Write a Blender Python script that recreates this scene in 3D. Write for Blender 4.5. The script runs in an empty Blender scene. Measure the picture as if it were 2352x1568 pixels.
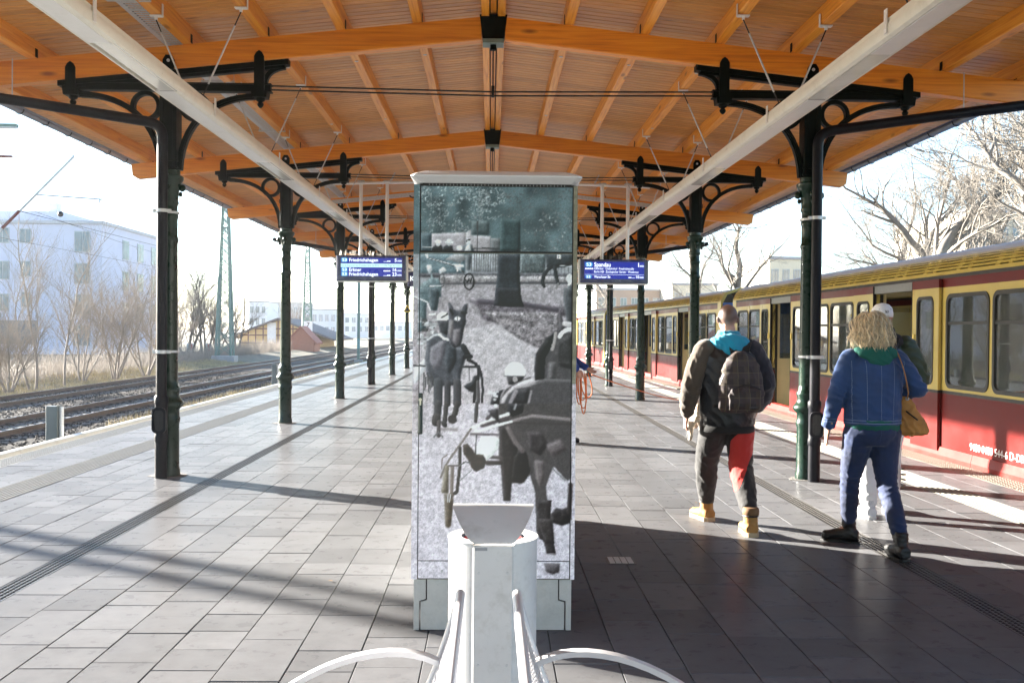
import bpy, math, random
import numpy as np
from mathutils import Vector, Matrix, noise

scene = bpy.context.scene
COL = scene.collection
random.seed(11)
R = math.radians

# ------------------------------------------------------------------ camera
F_PX, CX, CY = 2292.0, 1176.0, 784.0          # focal length and centre of the photograph at 2352 x 1568
CAM_H = 1.56
cam_data = bpy.data.cameras.new("camera")
cam_data.sensor_width = 36.0
cam_data.lens = 36.0 * F_PX / 2352.0
cam_data.clip_start = 0.05
cam_data.clip_end = 3000.0
cam = bpy.data.objects.new("camera", cam_data)
COL.objects.link(cam)
CAM_R = (Matrix.Rotation(R(-1.22), 3, 'Z') @ Matrix.Rotation(R(90 - 0.615), 3, 'X') @ Matrix.Rotation(R(0.5), 3, 'Z'))
cam.matrix_world = Matrix.Translation((0, 0, CAM_H)) @ CAM_R.to_4x4()
scene.camera = cam

# ------------------------------------------------------------------ light
SUN_DIR = Vector((0.851, -0.525))             # ground direction in which shadows fall
SUN_EL = 15.5
world = bpy.data.worlds.new("World")
scene.world = world
world.use_nodes = True
wn = world.node_tree
bg = wn.nodes["Background"]
sky = wn.nodes.new("ShaderNodeTexSky")
sky.sky_type = 'NISHITA'
sky.sun_disc = False
sky.sun_elevation = R(SUN_EL)
sky.sun_rotation = math.atan2(-SUN_DIR.x, -SUN_DIR.y)
sky.air_density = 1.0
sky.dust_density = 0.5
sky.ozone_density = 3.0
wn.links.new(sky.outputs[0], bg.inputs[0])
bg.inputs[1].default_value = 0.062
sun_data = bpy.data.lights.new("sun", 'SUN')
sun_data.energy = 5.0
sun_data.angle = R(0.53)
sun_data.color = (1.0, 0.94, 0.84)
sun = bpy.data.objects.new("sun", sun_data)
COL.objects.link(sun)
_d = Vector((SUN_DIR.x * math.cos(R(SUN_EL)), SUN_DIR.y * math.cos(R(SUN_EL)), -math.sin(R(SUN_EL))))
sun.rotation_euler = _d.to_track_quat('-Z', 'Y').to_euler()
sun.location = (-30, 20, 12)
vs = scene.view_settings
vs.view_transform = 'Standard'
vs.look = 'None'
vs.gamma = 1.0
vs.use_curve_mapping = False
vs.exposure = 3.25
scene.render.engine = 'CYCLES'
scene.cycles.max_bounces = 10
scene.cycles.diffuse_bounces = 5
scene.cycles.glossy_bounces = 4
scene.cycles.transparent_max_bounces = 12
scene.cycles.transmission_bounces = 6
scene.cycles.sample_clamp_indirect = 8.0
scene.cycles.use_denoising = True
scene.cycles.caustics_reflective = True

# ------------------------------------------------------------------ helpers
def hit(px, py, Y=None, X=None, Z=None):
    """point of the place seen at a pixel of the 2352 x 1568 photograph, on the plane Y=, X= or Z="""
    d = CAM_R @ Vector(((px - CX) / F_PX, -(py - CY) / F_PX, -1.0))
    if Y is not None: t = Y / d.y
    elif X is not None: t = X / d.x
    else: t = (Z - CAM_H) / d.z
    return Vector((d.x * t, d.y * t, CAM_H + d.z * t))

class MB:
    def __init__(s):
        s.v = []; s.f = []
    def add(s, vs_, fs):
        o = len(s.v)
        s.v.extend([tuple(p) for p in vs_])
        s.f.extend([tuple(i + o for i in f) for f in fs])
        return s
    def box(s, x0, x1, y0, y1, z0, z1):
        return s.add([(x0,y0,z0),(x1,y0,z0),(x1,y1,z0),(x0,y1,z0),(x0,y0,z1),(x1,y0,z1),(x1,y1,z1),(x0,y1,z1)],
                     [(3,2,1,0),(4,5,6,7),(0,1,5,4),(1,2,6,5),(2,3,7,6),(3,0,4,7)])
    def cbox(s, x0, x1, y0, y1, z0, z1, c=0.01):
        """box with all twelve edges chamfered"""
        vs_ = []
        X = (x0, x1); Y = (y0, y1); Z = (z0, z1)
        idx = {}
        for i in (0, 1):
            for j in (0, 1):
                for k in (0, 1):
                    sx, sy, sz = 1 - 2*i, 1 - 2*j, 1 - 2*k
                    for a in range(3):
                        p = [X[i] + sx*c, Y[j] + sy*c, Z[k] + sz*c]
                        p[a] = (X[i], Y[j], Z[k])[a]
                        idx[i, j, k, a] = len(vs_); vs_.append(tuple(p))
        g = lambda i, j, k, a: idx[i, j, k, a]
        fs = []
        for i in (0, 1):
            q = [g(i,0,0,0), g(i,1,0,0), g(i,1,1,0), g(i,0,1,0)]; fs.append(q if i else q[::-1])
            q = [g(0,i,0,1), g(0,i,1,1), g(1,i,1,1), g(1,i,0,1)]; fs.append(q if i else q[::-1])
            q = [g(0,0,i,2), g(1,0,i,2), g(1,1,i,2), g(0,1,i,2)]; fs.append(q if i else q[::-1])
        for a in (0, 1):
            for b in (0, 1):
                q = [g(a,b,0,0), g(a,b,1,0), g(a,b,1,1), g(a,b,0,1)]; fs.append(q if (a ^ b) else q[::-1])
                q = [g(a,0,b,0), g(a,1,b,0), g(a,1,b,2), g(a,0,b,2)]; fs.append(q[::-1] if (a ^ b) else q)
                q = [g(0,a,b,1), g(1,a,b,1), g(1,a,b,2), g(0,a,b,2)]; fs.append(q if (a ^ b) else q[::-1])
        for i in (0, 1):
            for j in (0, 1):
                for k in (0, 1):
                    t = [g(i,j,k,0), g(i,j,k,1), g(i,j,k,2)]
                    fs.append(t if (i + j + k) % 2 else t[::-1])
        return s.add(vs_, fs)
    def bar(s, p0, p1, w, h, up=(0, 0, 1)):
        p0 = Vector(p0); p1 = Vector(p1)
        d = (p1 - p0).normalized(); up = Vector(up)
        sx = d.cross(up)
        if sx.length < 1e-5: sx = d.cross(Vector((1, 0, 0)))
        sx.normalize(); uz = sx.cross(d).normalized()
        a = sx * (w / 2); b = uz * (h / 2)
        vs_ = [p0 - a - b, p0 + a - b, p0 + a + b, p0 - a + b, p1 - a - b, p1 + a - b, p1 + a + b, p1 - a + b]
        return s.add(vs_, [(0,1,2,3),(7,6,5,4),(1,0,4,5),(2,1,5,6),(3,2,6,7),(0,3,7,4)])
    def tube(s, pts, r, n=8, cap=True, squash=None):
        pts = [Vector(p) for p in pts]
        if not isinstance(r, (list, tuple)): r = [r] * len(pts)
        m = len(pts)
        ts = []
        for i in range(m):
            t = (pts[min(i + 1, m - 1)] - pts[max(i - 1, 0)])
            ts.append(t.normalized() if t.length > 1e-9 else Vector((0, 0, 1)))
        nrm = ts[0].orthogonal().normalized()
        o = len(s.v)
        for i in range(m):
            nrm = (nrm - ts[i] * nrm.dot(ts[i]))
            if nrm.length < 1e-6: nrm = ts[i].orthogonal()
            nrm.normalize(); bn = ts[i].cross(nrm)
            for k in range(n):
                a = 2 * math.pi * k / n
                p = pts[i] + nrm * (math.cos(a) * r[i]) + bn * (math.sin(a) * r[i])
                s.v.append((p.x, p.y, p.z))
        for i in range(m - 1):
            for k in range(n):
                k2 = (k + 1) % n
                s.f.append((o + i*n + k, o + i*n + k2, o + (i+1)*n + k2, o + (i+1)*n + k))
        if cap:
            s.f.append(tuple(o + k for k in range(n))[::-1])
            s.f.append(tuple(o + (m-1)*n + k for k in range(n)))
        return s
    def lathe(s, prof, c=(0, 0, 0), n=20):
        o = len(s.v)
        for r, z in prof:
            for k in range(n):
                a = 2 * math.pi * k / n
                s.v.append((c[0] + r*math.cos(a), c[1] + r*math.sin(a), c[2] + z))
        m = len(prof)
        for i in range(m - 1):
            for k in range(n):
                k2 = (k + 1) % n
                s.f.append((o + i*n + k, o + i*n + k2, o + (i+1)*n + k2, o + (i+1)*n + k))
        s.f.append(tuple(o + k for k in range(n))[::-1])
        s.f.append(tuple(o + (m-1)*n + k for k in range(n)))
        return s
    def loft(s, rings, n=20, cap=True):
        """rings: (centre, rx, ry[, rotation matrix])"""
        o = len(s.v)
        for rg in rings:
            c, rx, ry = Vector(rg[0]), rg[1], rg[2]
            M3 = rg[3] if len(rg) > 3 else None
            for k in range(n):
                a = 2 * math.pi * k / n
                q = Vector((rx*math.cos(a), ry*math.sin(a), 0))
                if M3 is not None: q = M3 @ q
                p = c + q
                s.v.append((p.x, p.y, p.z))
        m = len(rings)
        for i in range(m - 1):
            for k in range(n):
                k2 = (k + 1) % n
                s.f.append((o + i*n + k, o + i*n + k2, o + (i+1)*n + k2, o + (i+1)*n + k))
        if cap:
            s.f.append(tuple(o + k for k in range(n))[::-1])
            s.f.append(tuple(o + (m-1)*n + k for k in range(n)))
        return s
    def ell(s, c, rx, ry, rz, n=14, m=9, M3=None):
        rings = []
        c = Vector(c)
        vs_ = []; fs = []
        for i in range(1, m):
            th = math.pi * i / m
            for k in range(n):
                a = 2 * math.pi * k / n
                q = Vector((rx*math.sin(th)*math.cos(a), ry*math.sin(th)*math.sin(a), -rz*math.cos(th)))
                vs_.append((M3 @ q if M3 is not None else q) + c)
        q0 = Vector((0, 0, -rz)); q1 = Vector((0, 0, rz))
        if M3 is not None: q0 = M3 @ q0; q1 = M3 @ q1
        b = len(vs_); vs_.append(q0 + c); vs_.append(q1 + c)
        for i in range(m - 2):
            for k in range(n):
                k2 = (k + 1) % n
                fs.append((i*n + k, i*n + k2, (i+1)*n + k2, (i+1)*n + k))
        for k in range(n):
            k2 = (k + 1) % n
            fs.append((b, k2, k)); fs.append((b + 1, (m-2)*n + k, (m-2)*n + k2))
        return s.add(vs_, fs)
    def prism(s, poly, fn, a, b):
        """2-D polygon swept from a to b; fn(u, v, w) gives the point"""
        n = len(poly)
        vs_ = [fn(u, v, a) for u, v in poly] + [fn(u, v, b) for u, v in poly]
        fs = [tuple(range(n))[::-1], tuple(range(n, 2*n))]
        for i in range(n):
            j = (i + 1) % n
            fs.append((i, j, n + j, n + i))
        return s.add(vs_, fs)
    def ring2(s, outer, inner, fn, a, b):
        """closed band between two loops of equal count, swept from a to b"""
        n = len(outer)
        vs_ = [fn(u, v, a) for u, v in outer] + [fn(u, v, a) for u, v in inner] + [fn(u, v, b) for u, v in outer] + [fn(u, v, b) for u, v in inner]
        fs = []
        for i in range(n):
            j = (i + 1) % n
            fs += [(i, j, n + j, n + i), (2*n + i, 3*n + i, 3*n + j, 2*n + j), (i, 2*n + i, 2*n + j, j), (n + i, n + j, 3*n + j, 3*n + i)]
        return s.add(vs_, fs)
    def mesh(s, name, smooth=False, fix=True):
        me = bpy.data.meshes.new(name)
        me.from_pydata(s.v, [], s.f)
        if smooth:
            me.shade_smooth()
        me.update()
        if fix:
            import bmesh
            bm = bmesh.new(); bm.from_mesh(me)
            bmesh.ops.recalc_face_normals(bm, faces=bm.faces)
            bm.to_mesh(me); bm.free()
        return me
    def build(s, name, mat, parent=None, smooth=False, loc=None, fix=True, angle=None):
        me = s.mesh(name, smooth, fix)
        if angle is not None:
            me.shade_smooth()
            try: me.set_sharp_from_angle(angle=R(angle))
            except Exception: pass
        return link(name, me, mat, parent, loc)

def link(name, me, mat, parent=None, loc=None, rot=None):
    if mat is not None and not me.materials:
        for m in (mat if isinstance(mat, (list, tuple)) else [mat]): me.materials.append(m)
    o = bpy.data.objects.new(name, me)
    COL.objects.link(o)
    if parent is not None: o.parent = parent
    if loc is not None: o.location = loc
    if rot is not None: o.rotation_euler = rot
    return o
def tag(o, label=None, cat=None, group=None, kind=None):
    if label: o["label"] = label
    if cat: o["category"] = cat
    if group: o["group"] = group
    if kind: o["kind"] = kind
    return o
def thing(name, label, cat, loc=(0, 0, 0), rz=0.0, group=None):
    o = bpy.data.objects.new(name, None)
    o.empty_display_size = 0.2
    COL.objects.link(o)
    o.location = loc; o.rotation_euler = (0, 0, rz)
    return tag(o, label, cat, group)
def copy_tree(o, parent=None):
    c = o.copy(); COL.objects.link(c); c.parent = parent
    for ch in o.children: copy_tree(ch, c)
    return c
def ident(u, v, w): return (u, w, v)          # polygon in X-Z, swept along Y
def in_yz(u, v, w): return (w, u, v)          # polygon in Y-Z, swept along X
def rrect(u0, u1, v0, v1, r, n=5):
    out = []
    for (cx, cy, a0) in ((u1 - r, v1 - r, 0), (u0 + r, v1 - r, 90), (u0 + r, v0 + r, 180), (u1 - r, v0 + r, 270)):
        for i in range(n + 1):
            a = R(a0 + 90 * i / n)
            out.append((cx + r * math.cos(a), cy + r * math.sin(a)))
    return out
def bezier(p0, p1, p2, p3, n=12):
    p0, p1, p2, p3 = map(Vector, (p0, p1, p2, p3))
    return [p0*(1-t)**3 + p1*3*t*(1-t)**2 + p2*3*t*t*(1-t) + p3*t**3 for t in [i/n for i in range(n + 1)]]

# ------------------------------------------------------------------ materials
MATS = {}
def M(name, col, rough=0.5, metal=0.0, var=0.12, vscale=6.0, bump=0.0, bscale=80.0, spec=0.5, coat=0.0,
      rnd=0.0, stretch=(1, 1, 1), dark=None, dscale=2.0, rvar=0.08, emit=0.0, attr=None, sheen=0.0, world=False):
    if name in MATS: return MATS[name]
    m = bpy.data.materials.new(name); m.use_nodes = True
    nt = m.node_tree; N = nt.nodes; L = nt.links
    b = N["Principled BSDF"]
    b.inputs["Roughness"].default_value = rough
    b.inputs["Metallic"].default_value = metal
    b.inputs["Specular IOR Level"].default_value = spec
    b.inputs["Coat Weight"].default_value = coat
    b.inputs["Coat Roughness"].default_value = 0.12
    if sheen: b.inputs["Sheen Weight"].default_value = sheen
    tc = N.new("ShaderNodeTexCoord")
    mp = N.new("ShaderNodeMapping"); mp.inputs["Scale"].default_value = stretch
    co = tc.outputs["Object"]
    if world: co = N.new("ShaderNodeNewGeometry").outputs["Position"]
    L.new(co, mp.inputs[0])
    nz = N.new("ShaderNodeTexNoise"); nz.inputs["Scale"].default_value = vscale; nz.inputs["Detail"].default_value = 6; nz.inputs["Roughness"].default_value = 0.62
    L.new(mp.outputs[0], nz.inputs["Vector"])
    mx = N.new("ShaderNodeMix"); mx.data_type = 'RGBA'
    c = Vector(col)
    mx.inputs[6].default_value = (*[max(0, x * (1 - var)) for x in c], 1)
    mx.inputs[7].default_value = (*[x * (1 + var) for x in c], 1)
    cr = N.new("ShaderNodeMapRange"); cr.inputs[1].default_value = 0.3; cr.inputs[2].default_value = 0.7
    L.new(nz.outputs[0], cr.inputs[0]); L.new(cr.outputs[0], mx.inputs[0])
    out = mx.outputs[2]
    if attr:
        at = N.new("ShaderNodeAttribute"); at.attribute_name = attr
        mm = N.new("ShaderNodeMix"); mm.data_type = 'RGBA'; mm.blend_type = 'MULTIPLY'; mm.inputs[0].default_value = 1
        L.new(out, mm.inputs[6]); L.new(at.outputs["Color"], mm.inputs[7]); out = mm.outputs[2]
    if dark is not None:
        n2 = N.new("ShaderNodeTexNoise"); n2.inputs["Scale"].default_value = dscale; n2.inputs["Detail"].default_value = 8; n2.inputs["Roughness"].default_value = 0.7
        L.new(co, n2.inputs["Vector"])
        r2 = N.new("ShaderNodeMapRange"); r2.inputs[1].default_value = 0.52; r2.inputs[2].default_value = 0.72; r2.inputs[4].default_value = dark[3]
        L.new(n2.outputs[0], r2.inputs[0])
        m2 = N.new("ShaderNodeMix"); m2.data_type = 'RGBA'
        L.new(r2.outputs[0], m2.inputs[0]); L.new(out, m2.inputs[6]); m2.inputs[7].default_value = (*dark[:3], 1)
        out = m2.outputs[2]
    if rnd:
        oi = N.new("ShaderNodeObjectInfo"); ge = N.new("ShaderNodeNewGeometry")
        ad = N.new("ShaderNodeMath"); ad.operation = 'ADD'
        L.new(oi.outputs["Random"], ad.inputs[0]); L.new(ge.outputs["Random Per Island"], ad.inputs[1])
        fr = N.new("ShaderNodeMath"); fr.operation = 'FRACT'; L.new(ad.outputs[0], fr.inputs[0])
        mr = N.new("ShaderNodeMapRange"); mr.inputs[3].default_value = 1 - rnd; mr.inputs[4].default_value = 1 + rnd
        L.new(fr.outputs[0], mr.inputs[0])
        hs = N.new("ShaderNodeHueSaturation"); L.new(mr.outputs[0], hs.inputs["Value"]); L.new(out, hs.inputs["Color"])
        out = hs.outputs[0]
    L.new(out, b.inputs["Base Color"])
    if rvar:
        r3 = N.new("ShaderNodeMapRange"); r3.inputs[1].default_value = 0.3; r3.inputs[2].default_value = 0.7
        r3.inputs[3].default_value = max(0.02, rough - rvar); r3.inputs[4].default_value = min(1, rough + rvar)
        L.new(nz.outputs[0], r3.inputs[0]); L.new(r3.outputs[0], b.inputs["Roughness"])
    if bump:
        bn = N.new("ShaderNodeTexNoise"); bn.inputs["Scale"].default_value = bscale; bn.inputs["Detail"].default_value = 4
        L.new(mp.outputs[0], bn.inputs["Vector"])
        bp = N.new("ShaderNodeBump"); bp.inputs["Strength"].default_value = bump; bp.inputs["Distance"].default_value = 0.01
        L.new(bn.outputs[0], bp.inputs["Height"]); L.new(bp.outputs[0], b.inputs["Normal"])
    if emit:
        b.inputs["Emission Color"].default_value = (*col, 1); b.inputs["Emission Strength"].default_value = emit
    MATS[name] = m
    return m

def glass(name, tint=(0.9, 0.93, 0.92), rough=0.02, refl=1.0, milk=0.0):
    if name in MATS: return MATS[name]
    m = bpy.data.materials.new(name); m.use_nodes = True
    nt = m.node_tree; N = nt.nodes; L = nt.links
    for n in list(N): N.remove(n)
    o = N.new("ShaderNodeOutputMaterial"); tr = N.new("ShaderNodeBsdfTransparent"); tr.inputs[0].default_value = (*tint, 1)
    gl = N.new("ShaderNodeBsdfGlossy"); gl.inputs["Roughness"].default_value = rough
    fr = N.new("ShaderNodeFresnel"); fr.inputs[0].default_value = 1.5
    mu = N.new("ShaderNodeMath"); mu.operation = 'MULTIPLY'; mu.inputs[1].default_value = refl
    L.new(fr.outputs[0], mu.inputs[0])
    mx = N.new("ShaderNodeMixShader"); L.new(mu.outputs[0], mx.inputs[0]); L.new(tr.outputs[0], mx.inputs[1]); L.new(gl.outputs[0], mx.inputs[2])
    out = mx.outputs[0]
    if milk:
        df = N.new("ShaderNodeBsdfDiffuse"); df.inputs[0].default_value = (.6, .62, .58, 1)
        tc = N.new("ShaderNodeTexCoord"); nz = N.new("ShaderNodeTexNoise"); nz.inputs["Scale"].default_value = 2.2; nz.inputs["Detail"].default_value = 6; L.new(tc.outputs["Object"], nz.inputs["Vector"])
        mr = N.new("ShaderNodeMapRange"); mr.inputs[1].default_value = .3; mr.inputs[2].default_value = .7; mr.inputs[3].default_value = milk*.4; mr.inputs[4].default_value = milk*1.6; L.new(nz.outputs[0], mr.inputs[0])
        m2 = N.new("ShaderNodeMixShader"); L.new(mr.outputs[0], m2.inputs[0]); L.new(out, m2.inputs[1]); L.new(df.outputs[0], m2.inputs[2]); out = m2.outputs[0]
    L.new(out, o.inputs[0])
    MATS[name] = m
    return m

def wood(name, c_dark, c_mid, c_light, axis, rough=0.42, gscale=1.0, coat=0.25, rnd=0.12, knots=.75):
    """stained spruce: long grain along axis, darker late wood, small knots"""
    if name in MATS: return MATS[name]
    m = bpy.data.materials.new(name); m.use_nodes = True
    nt = m.node_tree; N = nt.nodes; L = nt.links
    b = N["Principled BSDF"]; b.inputs["Roughness"].default_value = rough
    b.inputs["Coat Weight"].default_value = coat; b.inputs["Coat Roughness"].default_value = 0.25
    tc = N.new("ShaderNodeTexCoord"); oi = N.new("ShaderNodeObjectInfo"); ge = N.new("ShaderNodeNewGeometry")
    ad = N.new("ShaderNodeMath"); ad.operation = 'ADD'; L.new(oi.outputs["Random"], ad.inputs[0]); L.new(ge.outputs["Random Per Island"], ad.inputs[1])
    sc = N.new("ShaderNodeVectorMath"); sc.operation = 'SCALE'; sc.inputs[0].default_value = (37.0, 53.0, 29.0); L.new(ad.outputs[0], sc.inputs["Scale"])
    av = N.new("ShaderNodeVectorMath"); av.operation = 'ADD'; L.new(tc.outputs["Object"], av.inputs[0]); L.new(sc.outputs[0], av.inputs[1])
    mp = N.new("ShaderNodeMapping")
    st = [14.0, 14.0, 14.0]; st[axis] = 0.55
    mp.inputs["Scale"].default_value = [x * gscale for x in st]
    L.new(av.outputs[0], mp.inputs[0])
    nz = N.new("ShaderNodeTexNoise"); nz.inputs["Scale"].default_value = 3.0; nz.inputs["Detail"].default_value = 5; nz.inputs["Distortion"].default_value = 0.4
    L.new(mp.outputs[0], nz.inputs["Vector"])
    rp = N.new("ShaderNodeValToRGB"); e = rp.color_ramp.elements
    e[0].position = 0.30; e[0].color = (*c_dark, 1); e[1].position = 0.72; e[1].color = (*c_light, 1)
    k = e.new(0.5); k.color = (*c_mid, 1)
    L.new(nz.outputs[0], rp.inputs[0])
    mp2 = N.new("ShaderNodeMapping"); s2 = [9.0, 9.0, 9.0]; s2[axis] = 2.6; mp2.inputs["Scale"].default_value = s2
    L.new(av.outputs[0], mp2.inputs[0])
    vo = N.new("ShaderNodeTexVoronoi"); vo.inputs["Scale"].default_value = 0.55; L.new(mp2.outputs[0], vo.inputs["Vector"])
    kr = N.new("ShaderNodeMapRange"); kr.inputs[1].default_value = 0.05; kr.inputs[2].default_value = 0.16; kr.inputs[3].default_value = knots; kr.inputs[4].default_value = 0.0
    L.new(vo.outputs["Distance"], kr.inputs[0])
    mk = N.new("ShaderNodeMix"); mk.data_type = 'RGBA'; mk.inputs[7].default_value = (c_dark[0]*0.35, c_dark[1]*0.3, c_dark[2]*0.3, 1)
    L.new(kr.outputs[0], mk.inputs[0]); L.new(rp.outputs[0], mk.inputs[6])
    fr = N.new("ShaderNodeMath"); fr.operation = 'FRACT'; L.new(ad.outputs[0], fr.inputs[0])
    mr = N.new("ShaderNodeMapRange"); mr.inputs[3].default_value = 1 - rnd; mr.inputs[4].default_value = 1 + rnd; L.new(fr.outputs[0], mr.inputs[0])
    hs = N.new("ShaderNodeHueSaturation"); L.new(mr.outputs[0], hs.inputs["Value"]); L.new(mk.outputs[2], hs.inputs["Color"])
    L.new(hs.outputs[0], b.inputs["Base Color"])
    bp = N.new("ShaderNodeBump"); bp.inputs["Strength"].default_value = 0.15; bp.inputs["Distance"].default_value = 0.004
    L.new(nz.outputs[0], bp.inputs["Height"]); L.new(bp.outputs[0], b.inputs["Normal"])
    MATS[name] = m
    return m

GREY_SLAB = M("grey_paving", (0.132, 0.133, 0.139), 0.30, var=0.10, vscale=9, bump=0.012, bscale=160, rnd=0.14, dark=(0.085, 0.083, 0.082, 0.5), dscale=1.3, rvar=0.05, spec=0.006, world=True)
def spots(m, scale, size, col, amount):
    """scattered round spots (old chewing gum, drips) at places of their own"""
    nt = m.node_tree; N = nt.nodes; L = nt.links; b = N["Principled BSDF"]; src = b.inputs["Base Color"].links[0].from_socket
    g = N.new("ShaderNodeNewGeometry"); v = N.new("ShaderNodeTexVoronoi"); v.inputs["Scale"].default_value = scale; v.inputs["Randomness"].default_value = 1.0; L.new(g.outputs["Position"], v.inputs["Vector"])
    sp = N.new("ShaderNodeSeparateColor"); L.new(v.outputs["Color"], sp.inputs[0])
    r = N.new("ShaderNodeMath"); r.operation = 'MULTIPLY'; r.inputs[1].default_value = size; L.new(sp.outputs[0], r.inputs[0])
    c = N.new("ShaderNodeMath"); c.operation = 'LESS_THAN'; L.new(v.outputs["Distance"], c.inputs[0]); L.new(r.outputs[0], c.inputs[1])
    q = N.new("ShaderNodeMath"); q.operation = 'MULTIPLY'; q.inputs[1].default_value = amount; L.new(c.outputs[0], q.inputs[0])
    mx = N.new("ShaderNodeMix"); mx.data_type = 'RGBA'; L.new(q.outputs[0], mx.inputs[0]); L.new(src, mx.inputs[6]); mx.inputs[7].default_value = (*col, 1); L.new(mx.outputs[2], b.inputs["Base Color"])
spots(GREY_SLAB, 2.1, .045, (.06, .058, .055), .55)
spots(GREY_SLAB, 1.3, .030, (.21, .205, .20), .45)
PALE_SLAB = M("pale_concrete_paving", (0.20, 0.19, 0.16), 0.5, var=0.10, vscale=9, bump=0.1, bscale=120, rnd=0.06)
JOINT = M("joint_sand", (0.07, 0.065, 0.06), 0.95, var=0.3, vscale=30)
CONCRETE = M("concrete", (0.34, 0.33, 0.31), 0.8, var=0.15, vscale=5, bump=0.25, bscale=60, dark=(0.17, 0.16, 0.15, 0.6), dscale=2.5)
GRATE = M("cast_iron_grate", (0.075, 0.070, 0.065), 0.45, metal=0.6, var=0.3, vscale=30, bump=0.2)
PLANK = wood("stained_board", (0.46, 0.20, 0.042), (0.54, 0.25, 0.06), (0.62, 0.31, 0.085), 0, rough=0.40, coat=0.10, rnd=.14)
BEAM = wood("stained_glulam", (0.58, 0.165, 0.008), (0.74, 0.25, 0.014), (0.82, 0.32, 0.025), 0, coat=0.2, knots=.9)
PURLIN = wood("stained_purlin", (0.60, 0.20, 0.012), (0.75, 0.29, 0.025), (0.83, 0.38, 0.05), 1, coat=0.2)
IRON = M("green_iron_paint", (0.004, 0.020, 0.012), 0.30, var=0.2, vscale=12, bump=0.0, bscale=40, coat=0.06, spec=.25)
IRONB = M("dark_iron_paint", (0.0028, 0.0055, 0.0048), 0.42, var=0.25, vscale=14, spec=0.06)
PIPE = M("anthracite_pipe", (0.007, 0.0075, 0.011), 0.42, var=0.2, vscale=7, dark=(0.013, 0.012, 0.013, 0.5), dscale=3, spec=.12)
GALV = M("galvanised_steel", (0.50, 0.51, 0.52), 0.42, metal=0.35, var=0.18, vscale=30)
WHITE = M("white_enamel", (0.74, 0.74, 0.73), 0.35, var=0.04, vscale=5, coat=0.2, dark=(0.45, 0.43, 0.40, 0.25), dscale=4)
CREAM = M("cream_channel_paint", (0.70, 0.68, 0.60), 0.35, var=0.05, vscale=6, dark=(0.42, 0.38, 0.30, 0.35), dscale=5)
BLACK = M("black_rubber", (0.005, 0.005, 0.005), 0.5, var=0.2)
STEEL = M("blackened_steel", (0.006, 0.0065, 0.007), 0.4, metal=0.3, var=0.2)
# ================================================================== SETTING: ground, platform, tracks
YF = [10.61 + 5.96 * i for i in range(-3, 8)]          # canopy frames: -7.27, -1.31, 4.65, 10.61 ...
COLX = 3.39
def edge_r(y):
    if y < 23.7: return 5.64
    if y < 42.7: return 5.64 - (y - 23.7) * 0.0316
    return 5.04 - (y - 42.7) * 0.064
EARTH = M("earth_and_dry_grass", (0.15, 0.125, 0.075), 0.95, var=0.35, vscale=1.2, bump=0.6, bscale=12, dark=(0.10, 0.11, 0.045, 0.8), dscale=0.35)
BALLAST = M("track_ballast", (0.055, 0.050, 0.045), 0.9, var=0.45, vscale=16, bump=1.0, bscale=22, dark=(0.055, 0.042, 0.032, 0.6), dscale=0.8, spec=.05)
STONE = M("ballast_stone", (0.050, 0.045, 0.041), 0.85, var=0.15, vscale=20, rnd=0.45, spec=.05)

g = MB(); g.add([(-900, -300, -1.45), (900, -300, -1.45), (900, 1500, -1.45), (-900, 1500, -1.45)], [(0, 1, 2, 3)])
tag(g.build("ground", EARTH, fix=False), kind="structure")

def sheet(name, mat, xs, ys, zf):
    m = MB(); nx, ny = len(xs), len(ys)
    m.v = [(x, y, zf(x, y)) for y in ys for x in xs]
    m.f = [(j*nx + i, j*nx + i + 1, (j+1)*nx + i + 1, (j+1)*nx + i) for j in range(ny - 1) for i in range(nx - 1)]
    return m.build(name, mat, smooth=True, fix=False)
def nz3(x, y, s, o=0.0): return noise.noise(Vector((x * s, y * s, o)))

# ballast under the left tracks
def zb(x, y):
    base = -1.15 + 0.03 * nz3(x, y, 1.7) + 0.03 * nz3(x, y, 6.0, 3)
    if x > -9.0: base -= 0.05
    if x < -18.4: base -= (-18.4 - x) * 0.35
    return base
xs = list(np.arange(-19.3, -5.5, 0.16)); ys = list(np.arange(6, 60, 0.22)) + list(np.arange(60, 260, 2.5))
tag(sheet("ballast_bed", BALLAST, xs, ys, zb), kind="structure")
xs = list(np.arange(5.5, 12.0, 0.5)); ys = list(np.arange(-6, 260, 2.0))
tag(sheet("ballast_bed", BALLAST, xs, ys, lambda x, y: -1.15 + 0.03 * nz3(x, y, 1.7)), kind="structure")
# verge and bank on the left, bank on the right behind the train
def zv(x, y):
    t = max(0.0, -19.0 - x)
    return -1.38 + min(0.45, t * 0.12) + 0.10 * nz3(x, y, 0.35) + 0.05 * nz3(x, y, 1.3, 5)
xs = list(np.arange(-60, -25, 1.5)) + list(np.arange(-25, -18.4, 0.3)); ys = list(np.arange(14, 90, 0.5)) + list(np.arange(90, 300, 4))
tag(sheet("grass_verge", EARTH, xs, ys, zv), kind="structure")
xs = list(np.arange(11.8, 60, 1.0)); ys = list(np.arange(-6, 260, 2))
tag(sheet("grass_bank", EARTH, xs, ys, lambda x, y: -1.30 + min(0.9, (x - 11.8) * 0.2) + 0.15 * nz3(x, y, 0.3)), kind="structure")

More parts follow.
